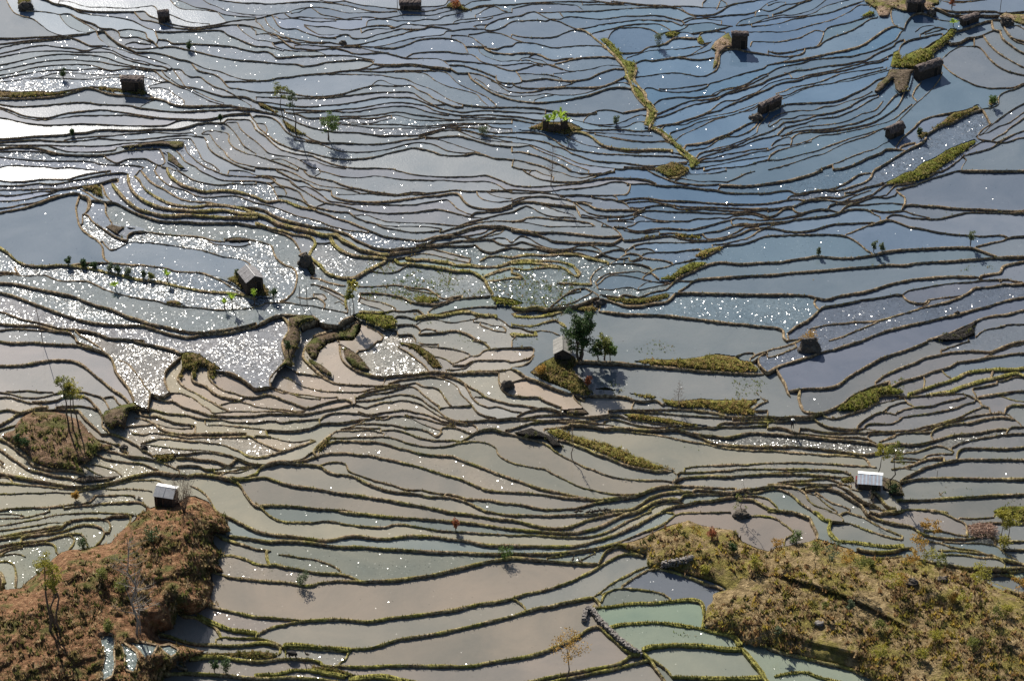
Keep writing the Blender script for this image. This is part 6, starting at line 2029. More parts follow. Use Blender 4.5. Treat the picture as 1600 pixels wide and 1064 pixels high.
# ------------------------------------------------------------------ mesh builder
class MB:
    def __init__(s): s.v = []; s.f = []
    def box(s, x0, x1, y0, y1, z0, z1, j=0.0, rr=None):
        i = len(s.v)
        for z in (z0, z1):
            for x, y in ((x0, y0), (x1, y0), (x1, y1), (x0, y1)):
                s.v.append((x+(rr.uniform(-j, j) if rr else 0), y+(rr.uniform(-j, j) if rr else 0), z+(rr.uniform(-j, j) if rr else 0)))
        for q in ((3, 2, 1, 0), (4, 5, 6, 7), (0, 1, 5, 4), (1, 2, 6, 5), (2, 3, 7, 6), (3, 0, 4, 7)):
            s.f.append(tuple(i+k for k in q))
    def slab(s, a, b, c, d, th):
        """four corners (upper face) and a thickness downwards along the normal"""
        a, b, c, d = map(Vector, (a, b, c, d))
        n = (b-a).cross(d-a).normalized()*th
        i = len(s.v)
        s.v += [tuple(q) for q in (a, b, c, d, a-n, b-n, c-n, d-n)]
        for q in ((0, 1, 2, 3), (7, 6, 5, 4), (0, 4, 5, 1), (1, 5, 6, 2), (2, 6, 7, 3), (3, 7, 4, 0)):
            s.f.append(tuple(i+k for k in q))
    def tube(s, pts, rads, n=6, cap=True):
        i0 = len(s.v)
        pts = [Vector(p) for p in pts]
        for k, (p, r) in enumerate(zip(pts, rads)):
            t = (pts[min(k+1, len(pts)-1)] - pts[max(k-1, 0)]).normalized()
            a = t.orthogonal().normalized() if abs(t.z) < .99 else Vector((1, 0, 0))
            b_ = t.cross(a).normalized(); a = b_.cross(t)
            for q in range(n):
                an = 2*PI*q/n
                s.v.append(tuple(p + a*math.cos(an)*r + b_*math.sin(an)*r))
        for k in range(len(pts)-1):
            for q in range(n):
                s.f.append((i0+k*n+q, i0+k*n+(q+1) % n, i0+(k+1)*n+(q+1) % n, i0+(k+1)*n+q))
        if cap:
            s.f.append(tuple(i0+q for q in range(n))[::-1])
            s.f.append(tuple(i0+(len(pts)-1)*n+q for q in range(n)))
    def blob(s, c, r, sx=1, sy=1, sz=1, seed=0, amp=.25, nu=9, nv=6):
        i0 = len(s.v)
        for a in range(nv+1):
            th = PI*a/nv
            for b_ in range(nu):
                ph = 2*PI*b_/nu
                d = Vector((math.sin(th)*math.cos(ph), math.sin(th)*math.sin(ph), math.cos(th)))
                k = r*(1+amp*noise.noise(d*1.9+Vector((seed, 0, 0)))*1.6)
                s.v.append((c[0]+d.x*k*sx, c[1]+d.y*k*sy, c[2]+d.z*k*sz))
        for a in range(nv):
            for b_ in range(nu):
                s.f.append((i0+a*nu+b_, i0+(a+1)*nu+b_, i0+(a+1)*nu+(b_+1) % nu, i0+a*nu+(b_+1) % nu))
    def build(s, name, m, parent=None, smooth=False):
        return new_mesh(name, s.v, s.f, m, parent, smooth)

MM = {
 'thatch': noisy('thatch', [(.3, (.035, .028, .026)), (.5, (.09, .07, .062)), (.7, (.2, .16, .14))], 2.5, bump=.9, bscale=9, dist=.08),
 'mudwall': noisy('mud_brick', [(.3, (.03, .024, .02)), (.6, (.07, .053, .04)), (.8, (.11, .085, .065))], 2.5, bump=.6, bscale=6, dist=.06),
 'stone': noisy('field_stone', [(.3, (.07, .06, .055)), (.55, (.2, .18, .16)), (.75, (.38, .35, .31))], 3, bump=.8, bscale=7, dist=.06),
 'boulder': noisy('boulder_rock', [(.3, (.03, .026, .022)), (.55, (.09, .075, .06)), (.75, (.2, .165, .13))], 1.5, bump=.8, bscale=4, dist=.12),
 'tile': noisy('grey_tile', [(.3, (.14, .13, .13)), (.55, (.26, .25, .25)), (.75, (.38, .36, .35))], 3.5, bump=.4, bscale=10, dist=.03),
 'ridge': noisy('ridge_mortar', [(.3, (.5, .48, .45)), (.7, (.8, .78, .74))], 5, bump=.2),
 'asbestos': noisy('cement_sheet', [(.3, (.17, .165, .15)), (.6, (.25, .24, .22)), (.8, (.31, .30, .27))], 1.2, bump=.2, bscale=12, dist=.02),
 'wood': noisy('old_wood', [(.3, (.06, .045, .035)), (.6, (.15, .11, .08)), (.8, (.22, .17, .12))], 4, bump=.4),
 'dark': noisy('dark_opening', [(.3, (.01, .01, .01)), (.7, (.03, .025, .02))], 3, bump=0),
 'redcloth': noisy('dark_red_board', [(.3, (.10, .01, .015)), (.7, (.16, .02, .025))], 3, bump=0),
 'bark': noisy('bark', [(.3, (.05, .038, .03)), (.6, (.12, .09, .065)), (.8, (.2, .155, .11))], 5, bump=.4),
 'palebark': noisy('pale_bark', [(.3, (.14, .12, .10)), (.6, (.26, .225, .19)), (.8, (.36, .32, .27))], 5, bump=.3),
 'twig': noisy('dry_twigs', [(.3, (.12, .085, .06)), (.6, (.22, .165, .12)), (.8, (.32, .25, .18))], 4, bump=0),
 'skin': noisy('skin', [(.3, (.35, .2, .13)), (.7, (.42, .26, .17))], 3, bump=0),
 'cloth': noisy('dark_cloth', [(.3, (.012, .012, .016)), (.7, (.03, .03, .04))], 6, bump=.1),
 'hat': noisy('pale_hat', [(.3, (.7, .68, .6)), (.7, (.85, .83, .75))], 6, bump=0),
 'hide': noisy('buffalo_hide', [(.3, (.014, .013, .012)), (.7, (.035, .03, .028))], 4, bump=.2, dist=.02),
 'horn': noisy('horn', [(.3, (.12, .1, .08)), (.7, (.2, .17, .13))], 4, bump=0),
 'feather': noisy('dark_feathers', [(.3, (.03, .026, .022)), (.7, (.09, .07, .05))], 9, bump=0),
 'beak': noisy('beak', [(.3, (.35, .22, .05)), (.7, (.45, .3, .08))], 4, bump=0),
}
def metal(name, rgb, stripe=None):
    m, nt, b = mat(name)
    co = coords(nt)
    n = nd(nt, 'ShaderNodeTexNoise', Scale=1.6, Detail=6, Roughness=.7)
    nt.links.new(co, n.inputs['Vector'])
    r = ramp(nt, n.outputs['Fac'], [(.3, tuple(x*.72 for x in rgb)), (.6, rgb), (.8, tuple(min(1, x*1.12) for x in rgb))])
    src = r.outputs[0]
    if stripe:
        w = nd(nt, 'ShaderNodeTexWave', Scale=.62, Distortion=.3); w.bands_direction = 'X'
        nt.links.new(co, w.inputs['Vector'])
        rs = ramp(nt, w.outputs['Fac'], [(.35, (1, 1, 1)), (.6, stripe)])
        mx = nd(nt, 'ShaderNodeMix', data_type='RGBA', blend_type='MULTIPLY'); mx.inputs[0].default_value = 1
        nt.links.new(src, mx.inputs[6]); nt.links.new(rs.outputs[0], mx.inputs[7]); src = mx.outputs[2]
    nt.links.new(src, b.inputs['Base Color'])
    b.inputs['Metallic'].default_value = .15; b.inputs['Roughness'].default_value = .45
    w2 = nd(nt, 'ShaderNodeTexWave', Scale=2.4); w2.bands_direction = 'X'
    nt.links.new(co, w2.inputs['Vector'])
    bp = nd(nt, 'ShaderNodeBump', Strength=.6, Distance=.03)
    nt.links.new(w2.outputs['Fac'], bp.inputs['Height']); nt.links.new(bp.outputs[0], b.inputs['Normal'])
    return m
MM['tin'] = metal('grey_tin', (.36, .36, .36))
MM['corr'] = metal('blue_corrugated', (.62, .70, .78), (.9, .74, .68))
MM['ridgetin'] = metal('bright_tin', (.85, .85, .83))
LEAF = {k: leaf_mat('leaves_'+k, c, t) for k, c, t in (
    ('green', (.11, .17, .035), .3), ('dark', (.05, .09, .025), .22), ('yellow', (.33, .30, .05), .4), ('olive', (.19, .20, .045), .35),
    ('orange', (.40, .24, .05), .4), ('red', (.30, .10, .04), .35), ('banana', (.30, .42, .05), .5), ('grey', (.14, .17, .09), .3))}

def place(u, v, dz=0.0):
    z = ground_z(u, v) + dz
    return P(u, v, z), ppm(u, v, z)

# ------------------------------------------------------------------ huts
def hut(name, u, v, W, D, h, yaw, roof, label, wall='mudwall', rise=.5, over=.18, group=None, door='front', seed=0):
    """(u, v) is the middle of the wall that faces the camera, at the ground"""
    rr = random.Random(seed)
    (x, y, z), s = place(u, v)
    ya = math.radians(yaw)
    root = empty(name, (x - math.sin(ya)*D/2, y + math.cos(ya)*D/2, z), ya)
    tag(root, label, 'hut', group)
    m = MB(); m.box(-W/2, W/2, -D/2, D/2, -.6, h)
    if roof == 'gable':       # ridge towards the camera: triangles at the front and back
        for yy_ in (-D/2, D/2):
            i = len(m.v)
            m.v += [(-W/2, yy_, h), (W/2, yy_, h), (0, yy_, h+rise-.02)]
            m.f.append((i, i+1, i+2))
    if roof in ('long', 'tinlong', 'corr'):
        for xx_ in (-W/2, W/2):
            i = len(m.v)
            m.v += [(xx_, -D/2, h), (xx_, D/2, h), (xx_, D*.15, h+rise-.02)]
            m.f.append((i, i+1, i+2))
    # rough uneven wall courses standing a little proud
    zc = 0.0
    while zc < h-.25:
        hh = rr.uniform(.22, .34)
        m.box(-W/2-.02-rr.random()*.03, W/2+.02+rr.random()*.03, -D/2-.02-rr.random()*.03, D/2+.02, zc, min(h-.03, zc+hh-.035))
        zc += hh
    wo_ = m.build('wall', MM[wall], root)
    dm = MB(); dx = W*.22*(1 if seed % 2 else -1)
    dm.box(dx-.38, dx+.38, -D/2-.09, -D/2-.055, .02, min(1.7, h-.2))
    d_ = dm.build('door', MM['dark'], root)
    fm = MB()
    for q in (-.43, .38): fm.box(dx+q, dx+q+.06, -D/2-.12, -D/2-.05, .0, min(1.75, h-.12))
    fm.box(dx-.43, dx+.44, -D/2-.115, -D/2-.052, min(1.7, h-.17), min(1.78, h-.1))
    fm.build('frame', MM['wood'], d_)
    o = over
    if roof == 'thatch':
        r = MB(); nx, ny = 14, 8
        top = []
        for j in range(ny+1):
            for i in range(nx+1):
                X = -W/2-o + (W+2*o)*i/nx; Y = -D/2-o + (D+2*o)*j/ny
                f = 1-abs(2*j/ny-1)**2
                Z = h + .12 + rise*f + .10*noise.noise(Vector((X*2.2, Y*2.2, seed))) + .05*rr.uniform(-1, 1)
                edge = min(i, nx-i, j, ny-j) == 0
                r.v.append((X + (rr.uniform(-.07, .07) if edge else 0), Y + (rr.uniform(-.07, .07) if edge else 0), Z - (.1 if edge else 0)))
        for j in range(ny):
            for i in range(nx):
                a = j*(nx+1)+i
                r.f.append((a, a+1, a+nx+2, a+nx+1))
        n0 = len(r.v)
        ring = [i for i in range(nx+1)] + [(nx+1)*(j+1)-1+0 for j in range(1, ny+1)] + [(nx+1)*ny+i for i in range(nx-1, -1, -1)] + [(nx+1)*j for j in range(ny-1, 0, -1)]
        for k in ring:
            X, Y, Z = r.v[k]; r.v.append((X*.97, Y*.97, Z-.28-.1*rr.random()))
        for k in range(len(ring)):
            k2 = (k+1) % len(ring)
            r.f.append((ring[k], n0+k, n0+k2, ring[k2]))
        r.f.append(tuple(n0+k for k in range(len(ring))))
        ro = r.build('roof', MM['thatch'], root)
    elif roof == 'gable':
        mt = MM['asbestos'] if wall != 'tilewall' else MM['tile']
        if 'tiled' in label: mt = MM['tile']
        for sx in (-1, 1):
            r = MB()
            n = 5
            for k in range(n):
                y0 = -D/2-o + (D+2*o)*k/n; y1 = -D/2-o + (D+2*o)*(k+1)/n - .03
                e = (sx*(W/2+o), h-rise*o/(W/2)); lift = .07+.02*(k % 2)+rr.uniform(0, .012)
                a = (0, y0, h+rise+lift); b_ = (e[0], y0, e[1]+lift); c_ = (e[0]+rr.uniform(-.03, .03), y1, e[1]+lift); d2 = (0, y1, h+rise+lift)
                if sx > 0: r.slab(a, b_, c_, d2, .05)
                else: r.slab(a, d2, c_, b_, .05)
            r.build('roof', mt, root)
        r = MB(); r.tube([(0, -D/2-o-.02, h+rise+.1), (0, D/2+o+.02, h+rise+.1)], [.07, .07], 6)
        r.build('ridge', MM['ridge'] if 'tiled' in label else MM['asbestos'], root)
    elif roof in ('tinlong', 'corr'):
        mt = MM['tin'] if roof == 'tinlong' else MM['corr']
        yr = D*.15
        r = MB(); n = 4
        for k in range(n):
            x0 = -W/2-o + (W+2*o)*k/n; x1 = -W/2-o + (W+2*o)*(k+1)/n - .015
            q = rr.uniform(0, .03); lf = .05 + .018*(k % 2)
            zz = h - rise*(o+.1)/(yr+D/2)
            r.slab((x0, -D/2-o-.1-q, zz+lf), (x1, -D/2-o-.1-q, zz+lf), (x1, yr, h+rise+lf), (x0, yr, h+rise+lf), .02)
        r.build('roof', mt, root)
        r = MB()
        r.slab((-W/2-o, yr+.01, h+rise+.09), (W/2+o+.1, yr+.01, h+rise+.09), (W/2+o+.1, D/2+o, h+rise-.1), (-W/2-o, D/2+o, h+rise-.1), .02)
        r.build('rear_roof', MM['ridgetin'], root)
        for px_ in (-W/2+.05, W/2-.05):
            p = MB(); p.tube([(px_, -D/2-o, -.3), (px_, -D/2-o, h-.05)], [.05, .045], 6)
            p.build('post', MM['wood'], root)
        if roof == 'corr':
            q = MB(); q.box(-W/2-o-.26, -W/2-o-.08, -.35, .55, .1, h-.02, .03, rr)
            q.build('side_board', MM['redcloth'], root)
    return root

hut('thatched_hut', 207, 143, 3.55, 1.5, 2.1, -4, 'thatch', 'flat thatched mud hut on the grassy bank at the far left', rise=.2, seed=1)
hut('thatched_hut', 641, 17, 3.5, 1.5, 1.25, 0, 'thatch', 'low long thatched hut at the top edge left of the middle', rise=.35, seed=2)
hut('thatched_hut', 1155, 77, 2.65, .8, 2.9, -3, 'thatch', 'tall narrow dark thatched hut beside a bare earth mound', rise=.15, seed=3)
hut('thatched_hut', 1205, 174, 4.6, .9, 1.75, 40, 'thatch', 'dark slanted hut beside a rock among narrow terraces', rise=.2, seed=4, over=.1)
hut('mud_hut', 1430, 20, 2.9, 2.4, 2.2, 0, 'thatch', 'dark mud hut on brown earth at the top right edge', rise=.3, seed=5)
hut('thatched_hut', 1517, 38, 3.4, .9, 1.3, 31, 'thatch', 'small dark slanted thatched hut near the top right corner', rise=.2, seed=6)
hut('thatched_hut', 1453, 122, 4.9, 1.3, 2.2, 32, 'thatch', 'largest dark hut just below the bright green grass tongue', rise=.5, seed=7)
hut('thatched_hut', 1402, 214, 3.0, 1.3, 1.3, 38, 'thatch', 'small black hut on the thin bank below the largest dark hut', rise=.7, seed=8)
hut('tiled_hut', 399, 455, 2.6, 3.1, 2.1, 28, 'gable', 'grey tiled hut with a pale ridge line beside the glittering field', rise=.75, seed=9, over=.2)
hut('white_roofed_hut', 879, 562, 2.4, 3.2, 1.15, 0, 'gable', 'pale grey cement roofed hut beside the large dark tree', rise=.75, seed=10, over=.2)
hut('corrugated_hut', 1358, 766, 3.1, 1.8, 1.3, -7, 'corr', 'hut with a striped blue corrugated roof and white ridge', rise=.55, seed=11, over=.15)
hut('tin_roofed_hut', 257, 792, 2.7, 1.9, 1.9, -14, 'tinlong', 'tin roofed hut on the spur beside the bushy bare tree', rise=.6, seed=12, over=.12)
hut('ruined_hut', 257, 36, 1.9, 1.6, 1.3, 12, 'thatch', 'small dark ruined hut beside the blinding white field', rise=.7, seed=13, over=.05)

# roofless enclosure with plants
(x, y, z), s = place(868, 205)
root = tag(empty('stone_enclosure', (x, y, z)), 'low dark roofless stone pen with banana plants growing over it', 'pen')
rr = random.Random(21)
for nm_, b_ in (('wall', (-2.1, -1.2, .4, .75, -.4, 1.5)), ('wall', (-1.2, .9, -.2, .1, -.4, 1.1)), ('wall', (.9, 2.0, .1, .5, -.4, 1.7)), ('wall', (-2.1, -1.9, .75, 1.8, -.4, 1.3)), ('wall', (1.8, 2.0, .5, 1.7, -.4, 1.5))):
    m = MB()
    x0, x1, y0, y1, z0, z1 = b_
    zc = z0
    while zc < z1:
        xa = x0
        while xa < x1-.05:
            L_ = min(rr.uniform(.3, .6), x1-xa)
            m.box(xa+.01, xa+L_-.01, y0-rr.uniform(0, .05), y1+rr.uniform(0, .05), zc, zc+.26, .015, rr)
            xa += L_
        zc += .27
    m.build('wall', MM['mudwall'], root)

# ------------------------------------------------------------------ stone walls and boulders
def stone_wall(pts, h, w, label, seed, mat_='stone'):
    rr = random.Random(seed)
    ps = [place(u, v)[0] for u, v in pts]
    root = tag(empty('stone_wall', ps[0]), label, 'wall')
    o = Vector(ps[0])
    m = MB()
    for a, b_ in zip(ps[:-1], ps[1:]):
        a = Vector(a)-o; b_ = Vector(b_)-o
        L_ = (b_-a).length; n = max(2, int(L_/.32))
        for k in range(n):
            for lay in range(int(h/.25)+2):
                for sd_ in (-1, 0, 1):
                    q = a.lerp(b_, (k+rr.random()*.6)/n)
                    t = (b_-a).normalized(); nr = Vector((-t.y, t.x, 0))
                    q = q + nr*sd_*w*.3*rr.uniform(.6, 1.3) + Vector((0, 0, -.2+lay*.24+rr.uniform(-.04, .04)))
                    m.box(q.x-rr.uniform(.08, .2), q.x+rr.uniform(.08, .2), q.y-rr.uniform(.08, .18), q.y+rr.uniform(.08, .18), q.z, q.z+rr.uniform(.14, .24), .05, rr)
    m.build('stones', MM[mat_], root)
    return root
stone_wall([(912, 972), (914, 960), (921, 952), (930, 962), (937, 972), (950, 985), (962, 997), (975, 1008), (990, 1019), (1004, 1025)] , .6, .6, 'loose stone wall running diagonally between the lower brown fields', 31)
stone_wall([(1034, 884), (1048, 882), (1062, 879), (1075, 876), (1084, 874)], .7, .6, 'short mossy stone wall at the foot of the right hillside', 32)

def boulder(u, v, r, label, seed, sz=.7, name='boulder', mt='boulder', group=None, n=3):
    (x, y, z), s = place(u, v)
    m = MB(); rr = random.Random(seed)
    m.blob((0, 0, r*.3), r, 1.15, .9, sz, seed, .35, 12, 8)
    for _ in range(n): 
        a = rr.uniform(0, 2*PI); m.blob((r*math.cos(a), r*.8*math.sin(a), r*.1), r*rr.uniform(.35, .6), 1, 1, .8, rr.random()*50, .3, 8, 6)
    o = m.build(name, MM[mt]); o.location = (x, y, z)
    tag(o, label, 'rock', group)
    return o
boulder(1265, 546, 1.3, 'big dark boulder crowned with dry plants between two blue fields', 41, 1.3)
boulder(40, 13, 1.1, 'round mossy boulder in the top left corner', 42, .9)
boulder(1181, 186, .85, 'brown rock leaning on the dark slanted hut', 43, .8)
boulder(1425, 912, .75, 'dark boulder on the bare patch of the right hillside', 44)
boulder(1280, 975, .55, 'small pale rock low on the right hillside', 45, .6, mt='stone')
boulder(1473, 906, .6, 'dark rock under the saplings on the upper right hillside', 46)
boulder(938, 476, .75, 'dark rock pile at the corner of the blue field', 47, 1.1)
boulder(1456, 22, .7, 'dark rock beside the mud hut at the top edge', 48, .9)
boulder(1573, 38, .9, 'dark bushy boulder near the top right corner', 49, 1)
boulder(193, 700, .5, 'dark rock block beside the left knoll', 50, .9)
boulder(225, 700, .45, 'small square rock on the bank right of the left knoll', 51, .9)
boulder(536, 68, .5, 'round rock on the crowded upper terraces', 52, .8)
boulder(1495, 492, .42, 'small dark cairn on the thin bank across the brown right fields', 53, 1.2)
boulder(478, 412, .9, 'tall brown earth block beside the glittering bend', 54, 1.7)
boulder(792, 606, .8, 'dark earth lump in the hollow between brown fields', 55, 1.3)
boulder(1159, 806, .9, 'small mossy rock island under the lone thin tree', 56, .6)

# ------------------------------------------------------------------ plants
def leaves(mb, c, r, n, size, rr, flat=.8, droop=0):
    for _ in range(n):
        while True:
            d = Vector((rr.uniform(-1, 1), rr.uniform(-1, 1), rr.uniform(-1, 1)))
            if d.length <= 1: break
        q = Vector(c) + Vector((d.x*r, d.y*r, d.z*r*flat))
        a = Vector((rr.uniform(-1, 1), rr.uniform(-1, 1), rr.uniform(-.6, .6))).normalized()
        b_ = a.orthogonal().normalized(); b_.rotate(__import__('mathutils').Quaternion(a, rr.uniform(0, 6.3)))
        sz = size*rr.uniform(.6, 1.35)
        i = len(mb.v)
        mb.v += [tuple(q), tuple(q+a*sz*.5+b_*sz*.34), tuple(q+a*sz), tuple(q+a*sz*.5-b_*sz*.34)]
        mb.f.append((i, i+1, i+2, i+3))

def branchy(tr, base, top, r0, n, spread, rr, tips, twig=0, start=.35):
    base = Vector(base); top = Vector(top)
    H = (top-base).length
    pts = [base]; k = 6
    for i in range(1, k+1):
        q = base.lerp(top, i/k) + Vector((rr.gauss(0, H*.018), rr.gauss(0, H*.018), 0))
        pts.append(q)
    tr.tube(pts, [r0*(1-.8*i/k) for i in range(k+1)], 6)
    for b_ in range(n):
        t = rr.uniform(start, .97)
        f = t*k; i = min(k-1, int(f)); p = pts[i].lerp(pts[i+1], f-i)
        a = rr.uniform(0, 2*PI); L_ = spread*(1.15-.6*t)*rr.uniform(.6, 1.1)
        up_ = rr.uniform(.35, .95)
        e = p + Vector((math.cos(a)*L_, math.sin(a)*L_, L_*up_))
        mid = p.lerp(e, .5) + Vector((0, 0, -.08*L_))
        rb = r0*(1-.75*t)*.55
        tr.tube([p, mid, e], [rb, rb*.65, rb*.25], 4, False)
        tips.append(e)
        for _ in range(twig):
            q = mid.lerp(e, rr.random()); d = Vector((rr.gauss(0, .4), rr.gauss(0, .4), rr.uniform(.1, .7)))*L_*.5
            tr.tube([q, q+d], [max(.012, rb*.35), .006], 3, False)
            tips.append(q+d)

def tree(name, u, v, hpx, kind, leaf, label, wpx=None, cat='tree', group=None, seed=None, bark='bark'):
    (x, y, z), s = place(u, v)
    H = hpx/(s*.79)
    rr = random.Random(seed if seed is not None else int(u*7+v))
    Wd = (wpx/s if wpx else H*.5)
    root = empty(name, (x, y, z)); tag(root, label, cat, group)
    tr = MB(); cr = MB(); tips = []
    if kind == 'round':
        branchy(tr, (0, 0, -.3), (rr.gauss(0, .1), 0, H*.85), max(.06, H*.03), 16, Wd*.6, rr, tips, 2, .25)
        for e in tips[:48]:
            leaves(cr, e, Wd*.17, 26, .22, rr)
        leaves(cr, (0, 0, H*.66), Wd*.42, 260, .22, rr, .9)
    elif kind == 'big':
        for k in range(3):
            branchy(tr, (rr.uniform(-.4, .4), rr.uniform(-.3, .3), -.3), (rr.uniform(-1, 1)*Wd*.25, rr.uniform(-.5, .5), H*rr.uniform(.75, .9)), H*.024, 18, Wd*.48, rr, tips, 2, .2)
        for e in tips[:110]:
            leaves(cr, e, Wd*.12, 40, .28, rr)
        for _ in range(9):
            leaves(cr, (rr.uniform(-.3, .3)*Wd, rr.uniform(-.25, .25)*Wd, H*rr.uniform(.35, .8)), Wd*.2, 150, .26, rr)
    elif kind == 'tall':
        branchy(tr, (0, 0, -.3), (rr.gauss(0, H*.03), 0, H*.93), max(.06, H*.015), 15, Wd*.55, rr, tips, 2, .62)
        for e in tips:
            leaves(cr, e, Wd*.13, 20, .21, rr)
    elif kind == 'sapling':
        branchy(tr, (0, 0, -.3), (rr.gauss(0, H*.03), 0, H*.95), .05, 11, Wd*.55, rr, tips, 1, .55)
        for e in tips:
            leaves(cr, e, Wd*.17, 18, .21, rr, .7)
    elif kind == 'lone':
        branchy(tr, (0, 0, -.2), (0, 0, H*.97), .06, 18, Wd*.5, rr, tips, 1, .15)
        for e in tips:
            if e.z < H*.62: leaves(cr, e, Wd*.11, 9, .17, rr)
    elif kind == 'bare':
        branchy(tr, (0, 0, -.3), (rr.gauss(0, .15), 0, H*.98), max(.045, H*.011), 40, Wd*.55, rr, tips, 5, .22)
    elif kind == 'fan':
        for k in range(20):
            a = rr.uniform(0, 2*PI); rad = Wd*.5*math.sqrt(rr.random())
            branchy(tr, (rr.uniform(-.12, .12), rr.uniform(-.1, .1), -.3), (math.cos(a)*rad, math.sin(a)*rad, H*rr.uniform(.65, 1)), .05, 12, Wd*.17, rr, tips, 4, .3)
    elif kind == 'bush':
        for k in range(9):
            a = rr.uniform(0, 2*PI)
            tr.tube([(0, 0, -.2), (math.cos(a)*Wd*.15, math.sin(a)*Wd*.15, H*.4), (math.cos(a)*Wd*.35, math.sin(a)*Wd*.35, H*.75)], [.03, .02, .008], 4, False)
            c_ = (math.cos(a)*Wd*.28*rr.random()*1.4, math.sin(a)*Wd*.25, H*rr.uniform(.25, .8))
            leaves(cr, c_, Wd*.2, 42, .2, rr, 1)
        leaves(cr, (0, 0, H*.45), Wd*.36, 130, .2, rr, 1.1)
    elif kind == 'banana':
        tr.tube([(0, 0, -.2), (.03, 0, H*.3), (0, 0, H*.55)], [.09, .08, .05], 7)
        for k in range(8):
            a = 2*PI*k/8+rr.uniform(-.3, .3); L_ = Wd*rr.uniform(.4, .6); rise_ = H*rr.uniform(.25, .5)
            d = Vector((math.cos(a), math.sin(a), 0)); sd_ = Vector((-math.sin(a), math.cos(a), 0))
            prev_ = None
            for q in range(6):
                t = q/5
                p = Vector((0, 0, H*.52)) + d*L_*t + Vector((0, 0, rise_*math.sin(t*2.1)))
                w = .20*math.sin(PI*min(1, .12+t*.86))
                pr_ = (p-sd_*w, p-Vector((0, 0, .03)), p+sd_*w)
                i = len(cr.v); cr.v += [tuple(a_) for a_ in pr_]
                if prev_ is not None:
                    cr.f.append((prev_, prev_+1, i+1, i)); cr.f.append((prev_+1, prev_+2, i+2, i+1))
                prev_ = i
    mt = MM['twig'] if kind in ('fan',) else MM[bark]
    tr.build('stem' if kind in ('bush', 'banana') else 'trunk', mt, root)
    if cr.v:
        cr.build('leaves' if kind in ('bush', 'banana') else 'crown', LEAF[leaf], root)
    return root

tree('broadleaf_tree', 513, 219, 40, 'round', 'green', 'small round green tree on a thin trunk over the upper fields', 26)
tree('tall_tree', 443, 186, 52, 'tall', 'olive', 'left of two tall slender trees with a flat green crown', 24, seed=5)
tree('tall_tree', 462, 210, 68, 'tall', 'grey', 'right and nearly bare one of two tall slender trees', 18, seed=9)
tree('broadleaf_tree', 906, 561, 78, 'big', 'dark', 'large dense dark tree beside the pale roofed hut', 46)
tree('broadleaf_tree', 944, 562, 40, 'round', 'olive', 'lighter small tree right of the large dark tree', 24)
tree('broadleaf_tree', 934, 563, 34, 'round', 'dark', 'thin dark tree squeezed between the large dark tree and the lighter one', 14)
tree('broadleaf_tree', 953, 563, 25, 'round', 'green', 'low green tree outermost right of the hut trees', 20)
tree('yellow_green_tree', 552, 493, 52, 'tall', 'yellow', 'slender yellow green tree above the grassy slope in the middle left', 20, seed=3)
tree('yellow_green_tree', 547, 492, 40, 'tall', 'olive', 'shorter stem beside the slender yellow green tree', 14, seed=4)
tree('lone_tree', 1159, 808, 58, 'lone', 'olive', 'thin lone tree with low leaves on a rock island', 26)
tree('bare_tree', 1060, 637, 42, 'bare', 'olive', 'leafless tree on the dry verge right of the dark tree', 18, bark='twig')
tree('bare_tree', 894, 716, 62, 'bare', 'olive', 'tall thin leafless tree in the field beside the long grass strip', 9, bark='twig')
tree('bare_tree', 861, 291, 60, 'bare', 'olive', 'thin leafless tree standing among the upper middle terraces', 20, bark='twig')
tree('bushy_bare_tree', 288, 800, 66, 'fan', 'olive', 'wide brown leafless bushy tree beside the tin roofed hut', 52)
tree('tall_tree', 108, 672, 90, 'tall', 'olive', 'tallest of three slender trees on the left knoll', 26, seed=15)
tree('tall_tree', 114, 670, 72, 'tall', 'grey', 'middle one of three slender trees on the left knoll', 20, seed=16)
tree('tall_tree', 124, 672, 80, 'tall', 'yellow', 'right one of three slender trees on the left knoll', 34, seed=17)
tree('eucalyptus', 78, 986, 132, 'tall', 'yellow', 'left tall tree with a yellow green crown on the spur', 40, seed=18)
tree('eucalyptus', 95, 986, 120, 'tall', 'yellow', 'right tall tree with a yellow green crown on the spur', 38, seed=19)
tree('eucalyptus', 86, 980, 110, 'tall', 'olive', 'thinner tree between the two yellow green ones on the spur', 26, seed=20)
tree('bare_tree', 213, 990, 158, 'bare', 'olive', 'largest grey leafless tree on the spur slope', 78, seed=21, bark='palebark')
tree('bare_tree', 219, 988, 95, 'bare', 'olive', 'small leafless tree touching the largest grey one', 30, seed=22, bark='palebark')
tree('hut_tree', 1373, 742, 48, 'tall', 'yellow', 'sparse yellow leaved tree behind the striped roof hut', 26, seed=23)
tree('hut_tree', 1393, 760, 66, 'tall', 'olive', 'sparse taller tree at the right end of the striped roof hut', 32, seed=24)
tree('bare_tree', 1359, 799, 32, 'bare', 'olive', 'thin leafless tree in front of the striped roof hut', 14, bark='twig')
tree('golden_tree', 887, 1068, 76, 'tall', 'orange', 'golden leaved open tree at the bottom edge', 66, seed=26)
tree('sapling', 1441, 852, 42, 'sapling', 'orange', 'left of a pair of thin saplings standing on the bank above the hillside', 16)
tree('sapling', 1457, 855, 42, 'sapling', 'orange', 'right of a pair of thin saplings standing on the bank above the hillside', 20)
tree('tall_tree', 1563, 852, 52, 'tall', 'yellow', 'left of two tall thin trees near the brush pile at the right edge', 32, seed=29)
tree('tall_tree', 1574, 852, 52, 'tall', 'yellow', 'right of two tall thin trees near the brush pile at the right edge', 32, seed=30)
